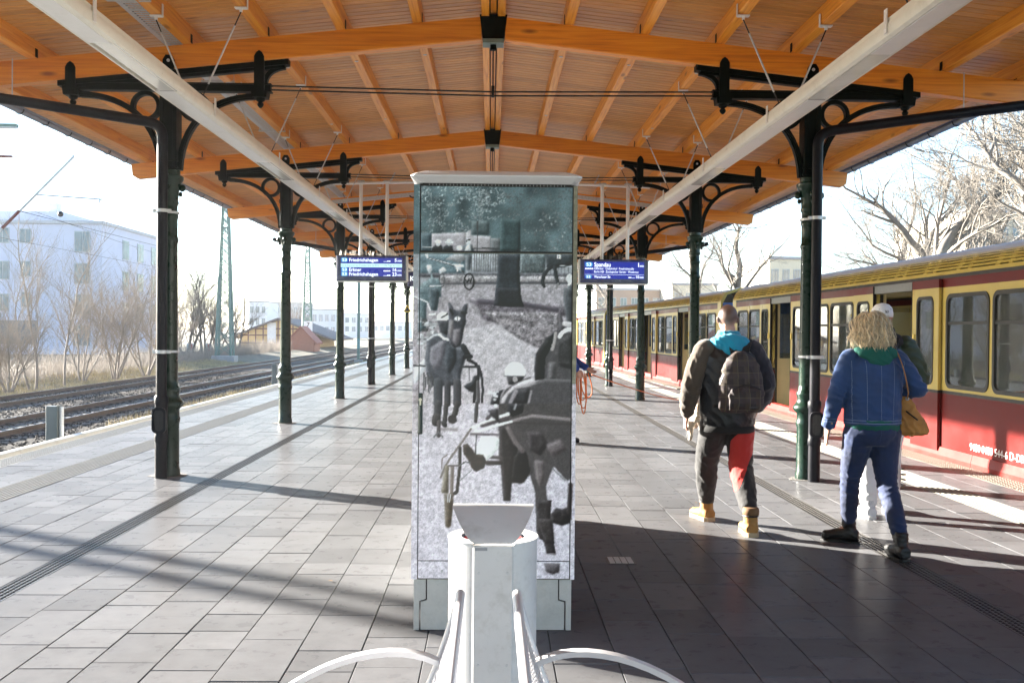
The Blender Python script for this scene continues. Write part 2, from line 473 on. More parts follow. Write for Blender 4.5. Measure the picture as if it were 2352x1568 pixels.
# loose stones that roughen the near ballast, too many to count
def stone_mesh(n, region, seed, size=(0.022, 0.05)):
    rg = random.Random(seed); m = MB()
    for _ in range(n):
        x, y, z = region(rg)
        r = rg.uniform(*size); a = rg.uniform(0, 6.28)
        q = [Vector((math.cos(a + k*2.094) * r * rg.uniform(.7, 1.2), math.sin(a + k*2.094) * r * rg.uniform(.7, 1.2), rg.uniform(-.3, .3) * r)) for k in range(3)]
        t = Vector((rg.uniform(-.3, .3) * r, rg.uniform(-.3, .3) * r, r * rg.uniform(.5, .95)))
        bt = Vector((0, 0, -r * .5))
        m.add([Vector((x, y, z)) + p for p in q + [t, bt]], [(0, 1, 3), (1, 2, 3), (2, 0, 3), (1, 0, 4), (2, 1, 4), (0, 2, 4)])
    return m
def reg_stone(rg):
    y = 14 + 50 * rg.random() ** 1.5
    x = -9.1 - 9.6 * rg.random()
    return x, y, zb(x, y) + 0.012
tag(stone_mesh(20000, reg_stone, 5).build("ballast_stones", STONE, fix=False), "loose grey ballast stones between the main line rails", kind="stuff")

# rails and sleepers
RAIL = M("rusty_rail_side", (0.085, 0.05, 0.035), 0.7, metal=0.3, var=0.3, vscale=12)
RAILTOP = M("polished_rail_head", (0.42, 0.42, 0.43), 0.22, metal=0.9, var=0.1)
SLEEPER = M("concrete_sleeper", (0.17, 0.16, 0.145), 0.85, var=0.25, vscale=8, rnd=0.15, bump=0.3, spec=.1)
CLIP = M("rail_clip_iron", (0.05, 0.04, 0.035), 0.6, metal=0.4, var=0.3)
rail_prof = [(-.075, 0), (.075, 0), (.075, .012), (.012, .035), (.010, .125), (.036, .135), (.036, .168), (-.036, .168), (-.036, .135), (-.010, .125), (-.012, .035), (-.075, .012)]
sm = MB().cbox(-1.25, 1.25, -.13, .13, -.2, 0, .025).mesh("sleeper"); sm.materials.append(SLEEPER)
cm = MB().cbox(-.17, .17, -.06, .06, 0, .045, .012)
cm = cm.mesh("rail_clip"); cm.materials.append(CLIP)
def track(xc, y0, y1, label, n_sl, ystart, clips=True):
    t = thing("railway_track", label, "railway track", (xc, 0, -1.128), group="tracks beside the platform")
    for s_ in (-1, 1):
        MB().prism([(u + s_*.7525, v) for u, v in rail_prof], ident, y0, y1).build("rail", RAIL, t)
        o = MB().box(s_*.7525 - .030, s_*.7525 + .030, y0, y1, .1685, .1705).build("rail_head", RAILTOP, t)
    for i in range(n_sl):
        y = ystart + i * 0.6
        link("sleeper", sm, None, t, (0, y, 0))
        if clips and y < 60:
            for s_ in (-.7525, .7525): link("rail_clip", cm, None, t, (s_, y, 0))
    return t
track(-12.46, 0, 320, "nearer of the two main line tracks left of the platform", 110, 15.0)
track(-16.85, 0, 320, "farther main line track in front of the dry grass verge", 110, 19.0)
track(-7.35, -6, 250, "sunken local track hidden close under the left platform edge", 0, 0)

# conductor rail with its cream cover beyond the local track
COVER = M("cream_rail_cover", (0.60, 0.57, 0.47), 0.45, var=0.08, vscale=4, dark=(0.30, 0.27, 0.2, 0.4), dscale=2)
cr_ = thing("conductor_rail", "long cream covered conductor rail running beside the left platform edge", "conductor rail", (-8.95, 0, -1.15))
pr = [(-.11, .24), (.11, .24), (.11, .33), (.085, .385), (.03, .40), (-.03, .40), (-.085, .385), (-.11, .33)]
y = 4.0
while y < 150:
    MB().prism(pr, ident, y, y + 4.985).build("cover", COVER, cr_, angle=40)
    b = MB().box(-.03, .20, y + 2.4, y + 2.52, -.05, .238); b.build("support", CLIP, cr_)
    y += 5.0

# platform body
pb = MB(); ysl = [-18, 23.7, 42.7, 75]
pts_l = [(-5.70, y_) for y_ in ysl]; pts_r = [(edge_r(y_) - .05, y_) for y_ in ysl]
poly = pts_l + pts_r[::-1]
pb.prism(poly, lambda u, v, w: (u, v, w), -1.5, -0.05)
PLAT = tag(pb.build("platform", CONCRETE), kind="structure")
jb = MB(); poly2 = [(u, v) for u, v in poly]
jb.prism(poly2, lambda u, v, w: (u, v, w), -0.046, -0.014)
PAVE = tag(jb.build("pavement", JOINT), kind="structure")

# paving slabs: courses along the platform
def span(a, b, n): return [(a + (b - a) * i / n, a + (b - a) * (i + 1) / n) for i in range(n)]
courses = span(-5.40, -4.72, 2) + span(-4.34, -2.92, 5) + span(-2.77, 2.77, 18) + span(2.92, 4.38, 5) + span(4.76, 5.30, 2)
rs = random.Random(3)
slabs = []
for (a, b) in courses:
    y = 2.6 + rs.uniform(0, .5)
    while y < 73:
        l = rs.choice([.30, .30, .45, .45, .60])
        c = 0.5 * (a + b)
        if b < edge_r(y + l) - 0.33:
            slabs.append((a, b, y, y + l, rs.uniform(-.0016, .0016)))
        y += l
PAD = (-.012, .40, 5.2, 5.7)
def vis(sl):
    a, b, y0, y1, _ = sl
    cx, cy = .5*(a + b), .5*(y0 + y1)
    if abs(cx) / cy > 0.56 or cy < 3.95: return 0
    if abs(cx - .03) < .42 and cy > 5.2: return 0
    return (b - a) * (y1 - y0) / cy ** 3
order = sorted(range(len(slabs)), key=lambda i: -vis(slabs[i]))
near = set(order[:295])
cache = {}
rest = MB()
for i, (a, b, y0, y1, dz) in enumerate(slabs):
    g_ = .0024
    if i in near:
        k = (round(b - a, 3), round(y1 - y0, 3))
        if k not in cache:
            w, l = (b - a)/2 - g_, (y1 - y0)/2 - g_
            m = MB(); c = .0022
            m.add([(-w, -l, -.014), (w, -l, -.014), (w, l, -.014), (-w, l, -.014), (-w, -l, -c), (w, -l, -c), (w, l, -c), (-w, l, -c),
                   (-w + c, -l + c, 0), (w - c, -l + c, 0), (w - c, l - c, 0), (-w + c, l - c, 0)],
                  [(0,1,5,4),(1,2,6,5),(2,3,7,6),(3,0,4,7),(4,5,9,8),(5,6,10,9),(6,7,11,10),(7,4,8,11),(8,9,10,11)])
            cache[k] = m.mesh("paving_slab", fix=False); cache[k].materials.append(GREY_SLAB)
        o = link("paving_slab", cache[k], None, PAVE, ((a + b)/2, (y0 + y1)/2, dz))
        o.rotation_euler = (rs.uniform(-.0022, .0022), rs.uniform(-.003, .003), 0)
    else:
        x0, x1, ya, yb = a + g_, b - g_, y0 + g_, y1 - g_
        t = rs.uniform(-.0006, .0006)
        rest.add([(x0, ya, -.014), (x1, ya, -.014), (x1, yb, -.014), (x0, yb, -.014), (x0, ya, dz + t), (x1, ya, dz), (x1, yb, dz - t), (x0, yb, dz)],
                 [(0,1,5,4),(1,2,6,5),(2,3,7,6),(3,0,4,7),(4,5,6,7)])
tag(rest.build("paving_slabs", GREY_SLAB, PAVE, fix=False), kind="stuff")

# tactile guiding strips, edge slabs, drain channels
tm = MB()
tm.box(-.185, .185, -.198, .198, -.014, -.001)
for k in range(8):
    x = -.160 + k * .0457
    tm.prism([(x - .012, -.001), (x + .012, -.001), (x + .007, .0045), (x - .007, .0045)], ident, -.198, .198)
tm = tm.mesh("guiding_tile"); tm.materials.append(PALE_SLAB)
em = MB().cbox(-.17, .17, -.497, .497, -.05, .001, .004)
for i in range(6):
    for j in range(18):
        x = -.13 + i * .052; yy = -.46 + j * .054
        em.add([(x-.014, yy-.014, .001), (x+.014, yy-.014, .001), (x+.014, yy+.014, .001), (x-.014, yy+.014, .001), (x-.008, yy-.008, .006), (x+.008, yy-.008, .006), (x+.008, yy+.008, .006), (x-.008, yy+.008, .006)],
               [(0,1,5,4),(1,2,6,5),(2,3,7,6),(3,0,4,7),(4,5,6,7)])
em = em.mesh("edge_slab", fix=False); em.materials.append(PALE_SLAB)
for sd, xs_, word in ((-1, -4.53, "left"), (1, 4.57, "right")):
    gs = bpy.data.objects.new("guiding_strip", None); COL.objects.link(gs); tag(gs, kind="structure")
    y = 5.2
    while y < 55:
        if xs_ + .25 < edge_r(y) - .3: link("guiding_tile", tm, None, gs, (xs_, y, 0))
        y += .4
    ge_ = bpy.data.objects.new("platform_edge", None); COL.objects.link(ge_); tag(ge_, kind="structure")
    y = 2.5
    while y < 73:
        xe = -5.57 if sd < 0 else edge_r(y + .5) - .17
        o = link("edge_slab", em, None, ge_, (xe, y, 0))
        if sd > 0 and y > 23.7: o.rotation_euler.z = math.atan(.0316 if y < 42.7 else .064)
        y += 1.0
gm = MB()
for k in range(5):
    x = -.066 + k * .033
    gm.box(x - .0055, x + .0055, -.498, .498, -.03, -.0015)
for k in range(28):
    yy = -.48 + k * .0356
    gm.box(-.066, .066, yy - .005, yy + .005, -.03, -.0045)
gm.box(-.074, -.0725, -.498, .498, -.05, -.0005); gm.box(.0725, .074, -.498, .498, -.05, -.0005)
gm = gm.mesh("grate", fix=False); gm.materials.append(GRATE)
cutm = M("drain_void", (0.02, 0.02, 0.02), 0.9)
for sd, word in ((-1, "left"), (1, "right")):
    dr = thing("drain_channel", f"narrow black iron drain grate running along the {word} side of the platform", "drain", (sd * 2.845, 0, 0), group="drain channels in the platform")
    y = 3.1
    while y < 72:
        link("grate", gm, None, dr, (0, y, 0)); y += 1.0
    MB().box(-.0715, .0715, 2.6, 72.6, -.0135, -.0125).build("channel_bed", cutm, dr)
# small floor cover plate in the shade right of the cabinet
c = hit(1425, 1287, Z=0)
fp = thing("floor_hatch", "small square metal floor hatch sunk in the shaded paving by the cabinet", "floor hatch", (c.x, c.y, 0))
MB().box(-.095, .095, -.11, .11, .0005, .004).build("frame", GRATE, fp)
hp = MB()
for i in range(4):
    for j in range(4): hp.box(-.08 + i*.042, -.08 + i*.042 + .034, -.09 + j*.047, -.09 + j*.047 + .038, .004, .0065)
hp.build("cover_plate", GALV, fp)
# ================================================================== CANOPY
def zb_beam(x): return 4.63 - 0.108 * abs(x)        # underside of the rafters
def z_pur(x): return 4.872 - 0.108 * abs(x)         # underside of the purlins
PUR_H = 0.17
CAN = thing("platform_canopy", "long pitched timber roof with orange stained beams and boards over the platform", "canopy")
SH = M("roof_sheet", (0.10, 0.10, 0.11), 0.7, var=0.2)
for n_, y in enumerate(YF):
    for s_ in (-1, 1):
        x0, x1 = .125, 5.86
        poly = [(x0, zb_beam(x0)), (x1 - .05, zb_beam(x1)), (x1 + .03, zb_beam(x1) + .05), (x1 + .05, zb_beam(x1) + .235), (x0, zb_beam(x0) + .240)]
        poly = [(s_*u, v) for u, v in poly]
        def fb(u, v, w, y=y): return (u, y + w, v)
        m = MB()
        # slightly chamfered cross-section: three slices
        c_ = .012
        inner = [(s_*(x0), zb_beam(x0) + c_), (s_*(x1 - .05), zb_beam(x1) + c_), (s_*(x1 + .03), zb_beam(x1) + .05), (s_*(x1 + .05), zb_beam(x1) + .235), (s_*x0, zb_beam(x0) + .240)]
        n = 5
        vs_ = [fb(u, v, -.07) for u, v in inner] + [fb(u, v, -.07 + c_) for u, v in poly] + [fb(u, v, .07 - c_) for u, v in poly] + [fb(u, v, .07) for u, v in inner]
        fs = [tuple(range(n)), tuple(range(3*n, 4*n))[::-1]]
        for k in range(3):
            for i in range(n):
                j = (i + 1) % n
                fs.append((k*n + i, k*n + j, (k+1)*n + j, (k+1)*n + i))
        m.add(vs_, fs)
        m.build("beam", BEAM, CAN)
    # ridge plate, eye and tie
    zt = zb_beam(0) + .25; z0 = zb_beam(0) - .005
    rp_ = MB().prism([(-.145, zt), (.145, zt), (.112, z0), (-.112, z0)], lambda u, v, w: (u, y + w, v), -.082, .082).build("ridge_plate", IRONB, CAN)
    MB().box(-.112, .112, y - .10, y + .10, z0 - .045, z0 - .003).build("plate_foot", M("verdigris_plate", (0.13, 0.18, 0.16), 0.5, var=.2), rp_)
    MB().tube([(0, y, z0 - .04), (0, y, z0 - .10)], .032, 10).build("eye", IRONB, rp_)
    if y > 3:
        tr_ = MB()
        tr_.tube([(0, y, z0 - .1), (0, y, 4.07)], .0075, 6)
        tr_.tube([(0, y, 4.15), (0, y, 4.03)], .018, 8)
        tr_.build("hanger_rod", STEEL, CAN)
        for dz in (0.0, -.042):
            MB().tube([(-2.36, y - .01, 4.115 + dz), (0, y - .01, 4.085 + dz), (2.36, y - .01, 4.115 + dz)], .0085, 6).build("tie_rod", STEEL, CAN)
Y0R, Y1R = -16.0, 54.0
for k in range(-7, 8):
    x = .8 * k
    if k == 0:
        for xa, xb, mt in ((-.125, -.045, BEAM), (.045, .125, BEAM)):
            MB().box(xa, xb, Y0R, Y1R, 4.86, 5.03).build("ridge_purlin", PURLIN, CAN)
        MB().box(-.03, .03, Y0R, Y1R, 4.90, 5.02).build("ridge_strip", PURLIN, CAN)
        continue
    zz = z_pur(x); w = .05 if abs(k) < 7 else .06
    sl = -.108 * (1 if x > 0 else -1)
    m = MB()
    zl, zr = zz - sl*w, zz + sl*w
    m.prism([(x - w + .006, zl), (x + w - .006, zr), (x + w, zr + .008), (x + w, zr + PUR_H), (x - w, zl + PUR_H), (x - w, zl + .008)], ident, Y0R, Y1R)
    m.build("purlin", PURLIN, CAN)
    # dark angle brackets where the purlins cross the frames
    for y in YF[2:6]:
        MB().box(x + (.052 if x < 0 else -.056), x + (.056 if x < 0 else -.052), y - .13, y - .072, zz + .0, zz + .09).build("angle_bracket", IRONB, CAN)
    if abs(k) <= 3:
        for y in YF[3:6]:
            for yy in (y + 1.15, y + 4.35):
                MB().tube([(x, yy, zz - .006), (x, yy, zz + .004)], .022, 10).build("washer", GALV, CAN)
# boards: each board runs from the ridge to the eave
PW = 0.118
plank_me = {}
for s_ in (-1, 1):
    m = MB(); h = PW/2 - .0006; c_ = .010; t = .024
    def zp(x): return 4.872 + PUR_H + .001 - .108 * x
    xa, xb = .128, 6.06
    prof = [(-h, c_), (-h + c_, 0), (h - c_, 0), (h, c_), (h, t), (-h, t)]
    m.add([(s_*xa, u, zp(xa) + v) for u, v in prof] + [(s_*xb, u, zp(xb) + v) for u, v in prof],
          [tuple(range(6)), tuple(range(6, 12))[::-1]] + [(i, (i+1) % 6, 6 + (i+1) % 6, 6 + i) for i in range(6)])
    plank_me[s_] = m.mesh("plank"); plank_me[s_].materials.append(PLANK)
far = MB()
y = 4.6; n_pl = 0
ny = []
yy = Y0R
while yy < Y1R:
    ny.append(yy + PW/2); yy += PW
for yc in ny:
    for s_ in (-1, 1):
        if 5.2 < yc < 22.4:
            link("plank", plank_me[s_], None, CAN, (0, yc, 0)); n_pl += 1
        else:
            me = plank_me[s_]
            far.add([(v.co.x, v.co.y + yc, v.co.z) for v in me.vertices], [tuple(p.vertices) for p in me.polygons])
tag(far.build("planks", PLANK, CAN, fix=False), kind="stuff")
for s_ in (-1, 1):
    x0, x1 = 0.0, 6.16
    m = MB(); z = lambda x: 4.872 + PUR_H + .03 - .108 * x
    m.prism([(s_*x0, z(x0)), (s_*x1, z(x1)), (s_*x1, z(x1) + .03), (s_*x0, z(x0) + .05)], ident, Y0R - .1, Y1R + .1)
    m.build("roof_sheet", SH, CAN)
    # half-round gutter on brackets
    gx, gz = s_ * 6.18, z(6.16) - .015
    GUT = M("zinc_gutter", (0.20, 0.23, 0.28), 0.35, metal=0.6, var=.2, vscale=5)
    outer = [(gx + .055*math.cos(a), gz + .055*math.sin(a)) for a in [math.pi + math.pi*i/8 for i in range(9)]]
    inner = [(gx + .050*math.cos(a), gz + .050*math.sin(a)) for a in [2*math.pi - math.pi*i/8 for i in range(9)]]
    gt = thing("gutter", f"half-round grey metal gutter along the {'left' if s_ < 0 else 'right'} eave", "gutter", group="eaves gutters")
    MB().prism(outer + inner, ident, Y0R, Y1R).build("trough", GUT, gt)
    yb_ = 5.0
    while yb_ < Y1R:
        b = MB(); pts = [(gx + .060*math.cos(a), yb_, gz + .060*math.sin(a)) for a in [math.pi + math.pi*i/8 for i in range(9)]]
        b.tube(pts, .006, 5); b.build("gutter_bracket", IRONB, gt); yb_ += .745

# ------------------------------------------------------------------ iron columns with brackets
def arc_pts(p0, p1, p2, p3, n=14): return [(p.x, p.y) for p in bezier((*p0, 0), (*p1, 0), (*p2, 0), (*p3, 0), n)]
def strip(path, w):
    """polygon band of width w about a 2-D path"""
    L_, R_ = [], []
    for i, p in enumerate(path):
        a = Vector(path[max(i-1, 0)]); b = Vector(path[min(i+1, len(path)-1)])
        d = (b - a).normalized(); nn = Vector((-d.y, d.x)) * (w/2)
        L_.append((p[0] + nn.x, p[1] + nn.y)); R_.append((p[0] - nn.x, p[1] - nn.y))
    return L_, R_
def add_band(m, path, w, t0, t1, sx=1):
    L_, R_ = strip(path, w); n = len(path)
    vs_ = []
    for i in range(n):
        for (u, v), t in ((L_[i], t0), (R_[i], t0), (R_[i], t1), (L_[i], t1)): vs_.append((sx*u, t, v))
    fs = [(0, 1, 2, 3), (4*n-1, 4*n-2, 4*n-3, 4*n-4)]
    for i in range(n - 1):
        for k in range(4):
            k2 = (k + 1) % 4
            fs.append((4*i + k, 4*i + k2, 4*i + 4 + k2, 4*i + 4 + k))
    m.add(vs_, fs)
def make_column(sd):
    """sd = -1: left row, outer side is -X"""
    t = thing("iron_column", "x", "column", (0, 0, 0), group="cast iron canopy columns")
    o = sd       # +u outwards
    base = MB().lathe([(.115, 0), (.115, .06), (.105, .09), (.102, .55), (.112, .58), (.112, .61), (.104, .63), (.104, .70), (.128, .725), (.146, .75), (.146, .775), (.126, .80), (.112, .82), (.100, .86), (.112, .90), (.112, .92), (.094, .95), (.088, 1.0)], n=22)
    base.build("base", IRON, t, angle=50)
    MB().lathe([(.0875, 1.0), (.078, 2.45), (.088, 2.47), (.088, 2.50), (.077, 2.52), (.076, 2.70), (.084, 2.72), (.084, 2.74), (.076, 2.76), (.075, 2.84)], n=22).build("shaft", IRON, t, angle=50)
    cp = MB().lathe([(.075, 2.84), (.09, 2.87), (.082, 2.90), (.086, 2.98), (.105, 3.06), (.115, 3.08), (.135, 3.12), (.135, 3.15), (.10, 3.17), (.10, 3.215)], n=22)
    for a in range(4):
        an = a * math.pi/2 + math.pi/4 * 0
        for q in (an,):
            cx, cy = .125*math.cos(q), .125*math.sin(q)
            cp.ell((cx, cy, 3.03), .036, .036, .04, 10, 7)
            cp.ell((cx*.86, cy*.86, 2.965), .022, .022, .028, 8, 6)
    cp.build("capital", IRON, t, angle=50)
    cs = MB().cbox(-.085, .085, -.085, .085, 3.215, 4.04, .012)
    for s_ in (-1, 1):
        cs.cbox(s_*.066 - .022, s_*.066 + .022, -.097, .097, 3.24, 4.0, .006)
    for zz in (3.23, 3.30):
        cs.box(-.098, .098, -.098, .098, zz, zz + .02)
    cs.build("casing", IRONB, t)
    br = MB(); th = .035
    bottom = lambda u: 4.045
    # u: + outwards (towards the eave), - inwards (towards the ridge); world x = o*u
    br.prism([(o*-1.05, 4.05), (o*.98, 4.05), (o*.98, 4.125), (o*-1.05, 4.125)], ident, -th, th)
    for zf in (4.045, 4.118):
        br.prism([(o*-1.06, zf), (o*.99, zf), (o*.99, zf + .014), (o*-1.06, zf + .014)], ident, -th - .02, th + .02)
    zs = lambda u: zb_beam(COLX + u) - .006
    br.prism([(o*-1.24, zs(-1.24) - .055), (o*1.16, zs(1.16) - .055), (o*1.16, zs(1.16)), (o*-1.24, zs(-1.24))], ident, -.06, .06)
    br.prism([(o*-1.20, zs(-1.2) - .085), (o*1.12, zs(1.12) - .085), (o*1.12, zs(1.12) - .056), (o*-1.20, zs(-1.2) - .056)], ident, -.04, .04)
    br.build("bracket_bar", IRONB, t)
    for side, u0, ztop in ((1, 1.02, zs(1.02) + .17), (-1, -.94, zs(-.94) + .10)):
        p = MB()
        p.prism([(o*(u0 - .052), 3.99), (o*(u0 + .052), 3.99), (o*(u0 + .052), ztop - .05), (o*(u0 + .03), ztop - .01), (o*u0, ztop + .012), (o*(u0 - .03), ztop - .01), (o*(u0 - .052), ztop - .05)], ident, -.082, .082)
        p.prism([(o*(u0 - .075), 3.985), (o*(u0 + .075), 3.985), (o*(u0 + .085), 4.05), (o*(u0 - .085), 4.05)], ident, -.075, .075)
        p.lathe([(.012, 3.885), (.03, 3.905), (.036, 3.925), (.02, 3.945), (.045, 3.96), (.05, 3.99)], (o*u0, 0, 0), 10)
        p.build("bracket_post", IRONB, t, angle=40)
    # curved spur at the inner end
    sp = MB(); add_band(sp, arc_pts((-.99, 4.14), (-1.0, 4.25), (-1.08, zs(-1.1) - .08), (-1.2, zs(-1.2) - .07)), .045, -.03, .03, o)
    sp.build("bracket_spur", IRONB, t)
    for side in (1, -1):
        a = MB()
        if side > 0: path = arc_pts((.94, 4.0), (.52, 4.0), (.12, 3.78), (.095, 3.22))
        else: path = arc_pts((-.88, 4.0), (-.50, 3.99), (-.12, 3.78), (-.095, 3.22))
        add_band(a, path, .058, -.034, .034, o)
        add_band(a, path, .030, -.050, .050, o)
        a.build("bracket_arc", IRONB, t, angle=40)
        rg = MB(); cx = o*side*.255; cz = 3.885
        n = 28
        rg.ring2([(cx + .158*math.cos(2*math.pi*i/n), cz + .158*math.sin(2*math.pi*i/n)) for i in range(n)],
                 [(cx + .116*math.cos(2*math.pi*i/n), cz + .116*math.sin(2*math.pi*i/n)) for i in range(n)], ident, -.036, .036)
        rg.build("bracket_ring", IRONB, t, angle=40)
    MB().cbox(-.075, .075, -.07, .07, 4.125, zs(0) - .0, .01).build("bracket_block", IRONB, t)
    pf = MB()
    pf.prism([(-.06, zs(0)), (.06, zs(0)), (.06, zs(0) + .10), (.03, zs(0) + .15), (-.03, zs(0) + .15), (-.06, zs(0) + .10)], ident, -.088, -.072)
    pf.build("lug", IRONB, t)
    MB().tube([(0, -.095, zs(0) + .09), (0, -.086, zs(0) + .09)], .017, 10).build("bolt", GALV, t)
    foot = MB(); rgn = random.Random(4)
    pts = [(rgn.uniform(.17, .23)*math.cos(2*math.pi*i/14), rgn.uniform(.15, .2)*math.sin(2*math.pi*i/14)) for i in range(14)]
    foot.prism(pts, lambda u, v, w: (u, v, w), .0015, .006)
    foot.build("mortar_patch", M("rough_mortar", (0.17, 0.16, 0.15), 0.9, var=.4, vscale=40, bump=.8, bscale=60), t)
    return t
ordinal = ["nearest", "second", "third", "fourth", "fifth", "sixth", "seventh", "eighth"]
protos = {s_: make_column(s_) for s_ in (-1, 1)}
for s_ in (-1, 1):
    side = "left" if s_ < 0 else "right"
    first = True
    for i, y in enumerate(YF[2:]):
        o = protos[s_] if first else copy_tree(protos[s_]); first = False
        o.location = (s_*COLX, y, 0)
        if i == 0: lab = f"dark green iron column beside the camera in the {side} row, before the benches"
        else:
            lab = f"{ordinal[i-1]} green iron column with ring brackets in the {side} row, counted from the front"
            if i == 1: lab = f"nearest tall green iron column with ring brackets in the {side} row, beside a downpipe"
        o["label"] = lab
# downpipes on every third column
def make_pipe(s_, y, lab):
    t = thing("downpipe", lab, "downpipe", (s_*(COLX + .022), y - .19, 0), group="dark downpipes strapped to columns")
    o = s_
    ex = 6.17 - (COLX + .022)
    path = [(0, 0, .72), (0, 0, 3.46)] + [Vector(p) for p in bezier((0, 0, 3.48), (0, 0, 3.62), (o*.03, 0, 3.66), (o*.17, 0, 3.69), 8)] + [(o*1.3, .02, 3.86), (o*2.3, .04, 4.0), (o*(ex - .12), .06, 4.05), (o*ex, .06, 4.09)]
    MB().tube(path, .054, 18).build("pipe", PIPE, t, angle=50)
    MB().tube([(0, 0, 0), (0, 0, .42)], .062, 18).build("foot_pipe", PIPE, t, angle=50)
    MB().lathe([(.064, .38), (.070, .40), (.070, .44), (.063, .46), (.063, .76), (.070, .78), (.070, .84), (.055, .86)], n=18).build("collar", PIPE, t, angle=50)
    h_ = MB()
    lo, li = rrect(-.072, .072, .47, .74, .055, 6), rrect(-.048, .048, .50, .71, .038, 6)
    h_.ring2(lo, li, ident, -.085, -.05); h_.build("access_frame", PIPE, t)
    h2 = MB(); h2.prism(rrect(-.049, .049, .499, .711, .038, 6), ident, -.068, -.05); h2.box(-.048, .048, -.072, -.0685, .60, .612); h2.box(-.006, .006, -.0725, -.0685, .50, .71)
    h2.build("access_cover", BLACK, t)
    for zz in (1.31, 2.77):
        st = MB(); st.lathe([(.060, zz - .017), (.060, zz + .017)], n=18); st.lathe([(.095, zz - .012), (.095, zz + .012)], (-o*.022, .19, 0), 18)
        st.box(-.09, -.055, -.02, .02, zz - .016, zz + .016); st.box(.055, .09, -.02, .02, zz - .016, zz + .016)
        st.box(-.01, .01, .05, .12, zz - .012, zz + .012)
        st.build("pipe_strap", GALV, t)
    MB().tube([(o*1.55, .02, 3.9), (o*1.55, .02, 4.32)], .006, 6).build("hanger", GALV, t)
for s_, w in ((-1, "left"), (1, "right")):
    make_pipe(s_, YF[3], f"thick dark downpipe in front of the nearest {w} column, bending up to the {w} eave")
    make_pipe(s_, YF[6], f"smaller dark downpipe on the fourth column of the {w} row")

# ------------------------------------------------------------------ light channels
LENS = M("opal_lens", (0.80, 0.80, 0.77), 0.12, var=.10, vscale=3, coat=.5)
REFL = M("reflector_sheet", (0.80, 0.79, 0.74), 0.25, metal=0.15, var=0.1, vscale=3, bump=.5, bscale=5)
for s_, w in ((-1, "left"), (1, "right")):
    t = thing("light_channel", f"long cream lighting channel hung below the roof along the {w} columns", "light fitting", (s_*2.845, 0, 3.62), group="hanging light channels")
    o = s_
    y0, y1 = 3.6, 46.0
    lens_ends = [8.79 + 5.15*i for i in range(-1, 8)]
    # inner moulded side rail and outer lip
    MB().prism([(-o*.060, .004), (-o*.075, 0), (-o*.105, .012), (-o*.120, .04), (-o*.120, .085), (-o*.108, .095), (-o*.112, .125), (-o*.095, .140), (-o*.06, .140)], ident, y0, y1).build("side_rail", CREAM, t, angle=30)
    MB().prism([(o*.095, .002), (o*.112, .002), (o*.112, .13), (o*.095, .13)], ident, y0, y1).build("outer_lip", CREAM, t)
    MB().box(-.07, .07, y0, y1, .118, .136).build("top_cover", CREAM, t)
    ya = y0
    for le in lens_ends:
        ls = le - 1.45
        if ls > ya:
            yb = ls
            a = ya
            while a < yb - .01:
                b = min(yb, a + 1.85)
                MB().cbox(min(-o*.058, o*.094), max(-o*.058, o*.094), a + .002, b - .002, .001, .02, .003).build("cover_panel", WHITE, t); a = b
        ls = max(ls, y0)
        if le > ls:
            MB().box(-.056, .092, ls, le, .002, .006).build("lens", LENS, t)
            rf = MB(); rf.box(-.056, .092, ls, le, .034, .05)
            for k in range(3): rf.prism([(-.045 + k*.045, .034), (-.025 + k*.045, .018), (-.005 + k*.045, .034)], ident, ls, le)
            rf.tube([(0.0, ls + .05, .020), (0.0, le - .05, .020)], .008, 8)
            rf.build("reflector", REFL, t)
            MB().box(-.056, .092, le - .006, le, .0005, .05).build("lens_end", IRONB, t)
        ya = le
    # suspension: pairs of rods from brackets under the purlins
    for i in range(12):
        y = 9.57 + 2.98*(i - 1)
        if y > 44: break
        for kx, xl in ((2.4, -.07), (3.2, .07)):
            zt = z_pur(kx) - 3.62
            top = Vector((o*(kx - 2.845), y, zt - .05)); bot = Vector((o*xl, y + .06, .15))
            mid = top.lerp(bot, .16)
            b = MB(); b.bar((top.x - .055, y, zt - .014), (top.x + .055, y, zt - .014), .06, .012); b.box(top.x - o*.062 - .003, top.x - o*.062 + .003, y - .02, y + .02, zt - .02, zt + .10); b.box(top.x - .012, top.x + .012, y - .012, y + .012, zt - .05, zt - .02)
            hb = b.build("hanger_bracket", WHITE, t)
            MB().tube([top, mid], .006, 6).build("rod_end", STEEL, hb)
            MB().tube([mid, top.lerp(bot, .85)], .009, 6).build("rod", GALV, hb)
            MB().tube([top.lerp(bot, .85), bot], .006, 6).build("rod_end", STEEL, hb)
        for yy in (y + .3, ):
            cl = MB(); cl.box(-o*.125 - .004, -o*.125 + .004, yy - .025, yy + .025, .02, .19); cl.tube([(-o*.132, yy, .06), (-o*.118, yy, .06)], .01, 8)
            cl.build("clip", WHITE, t)
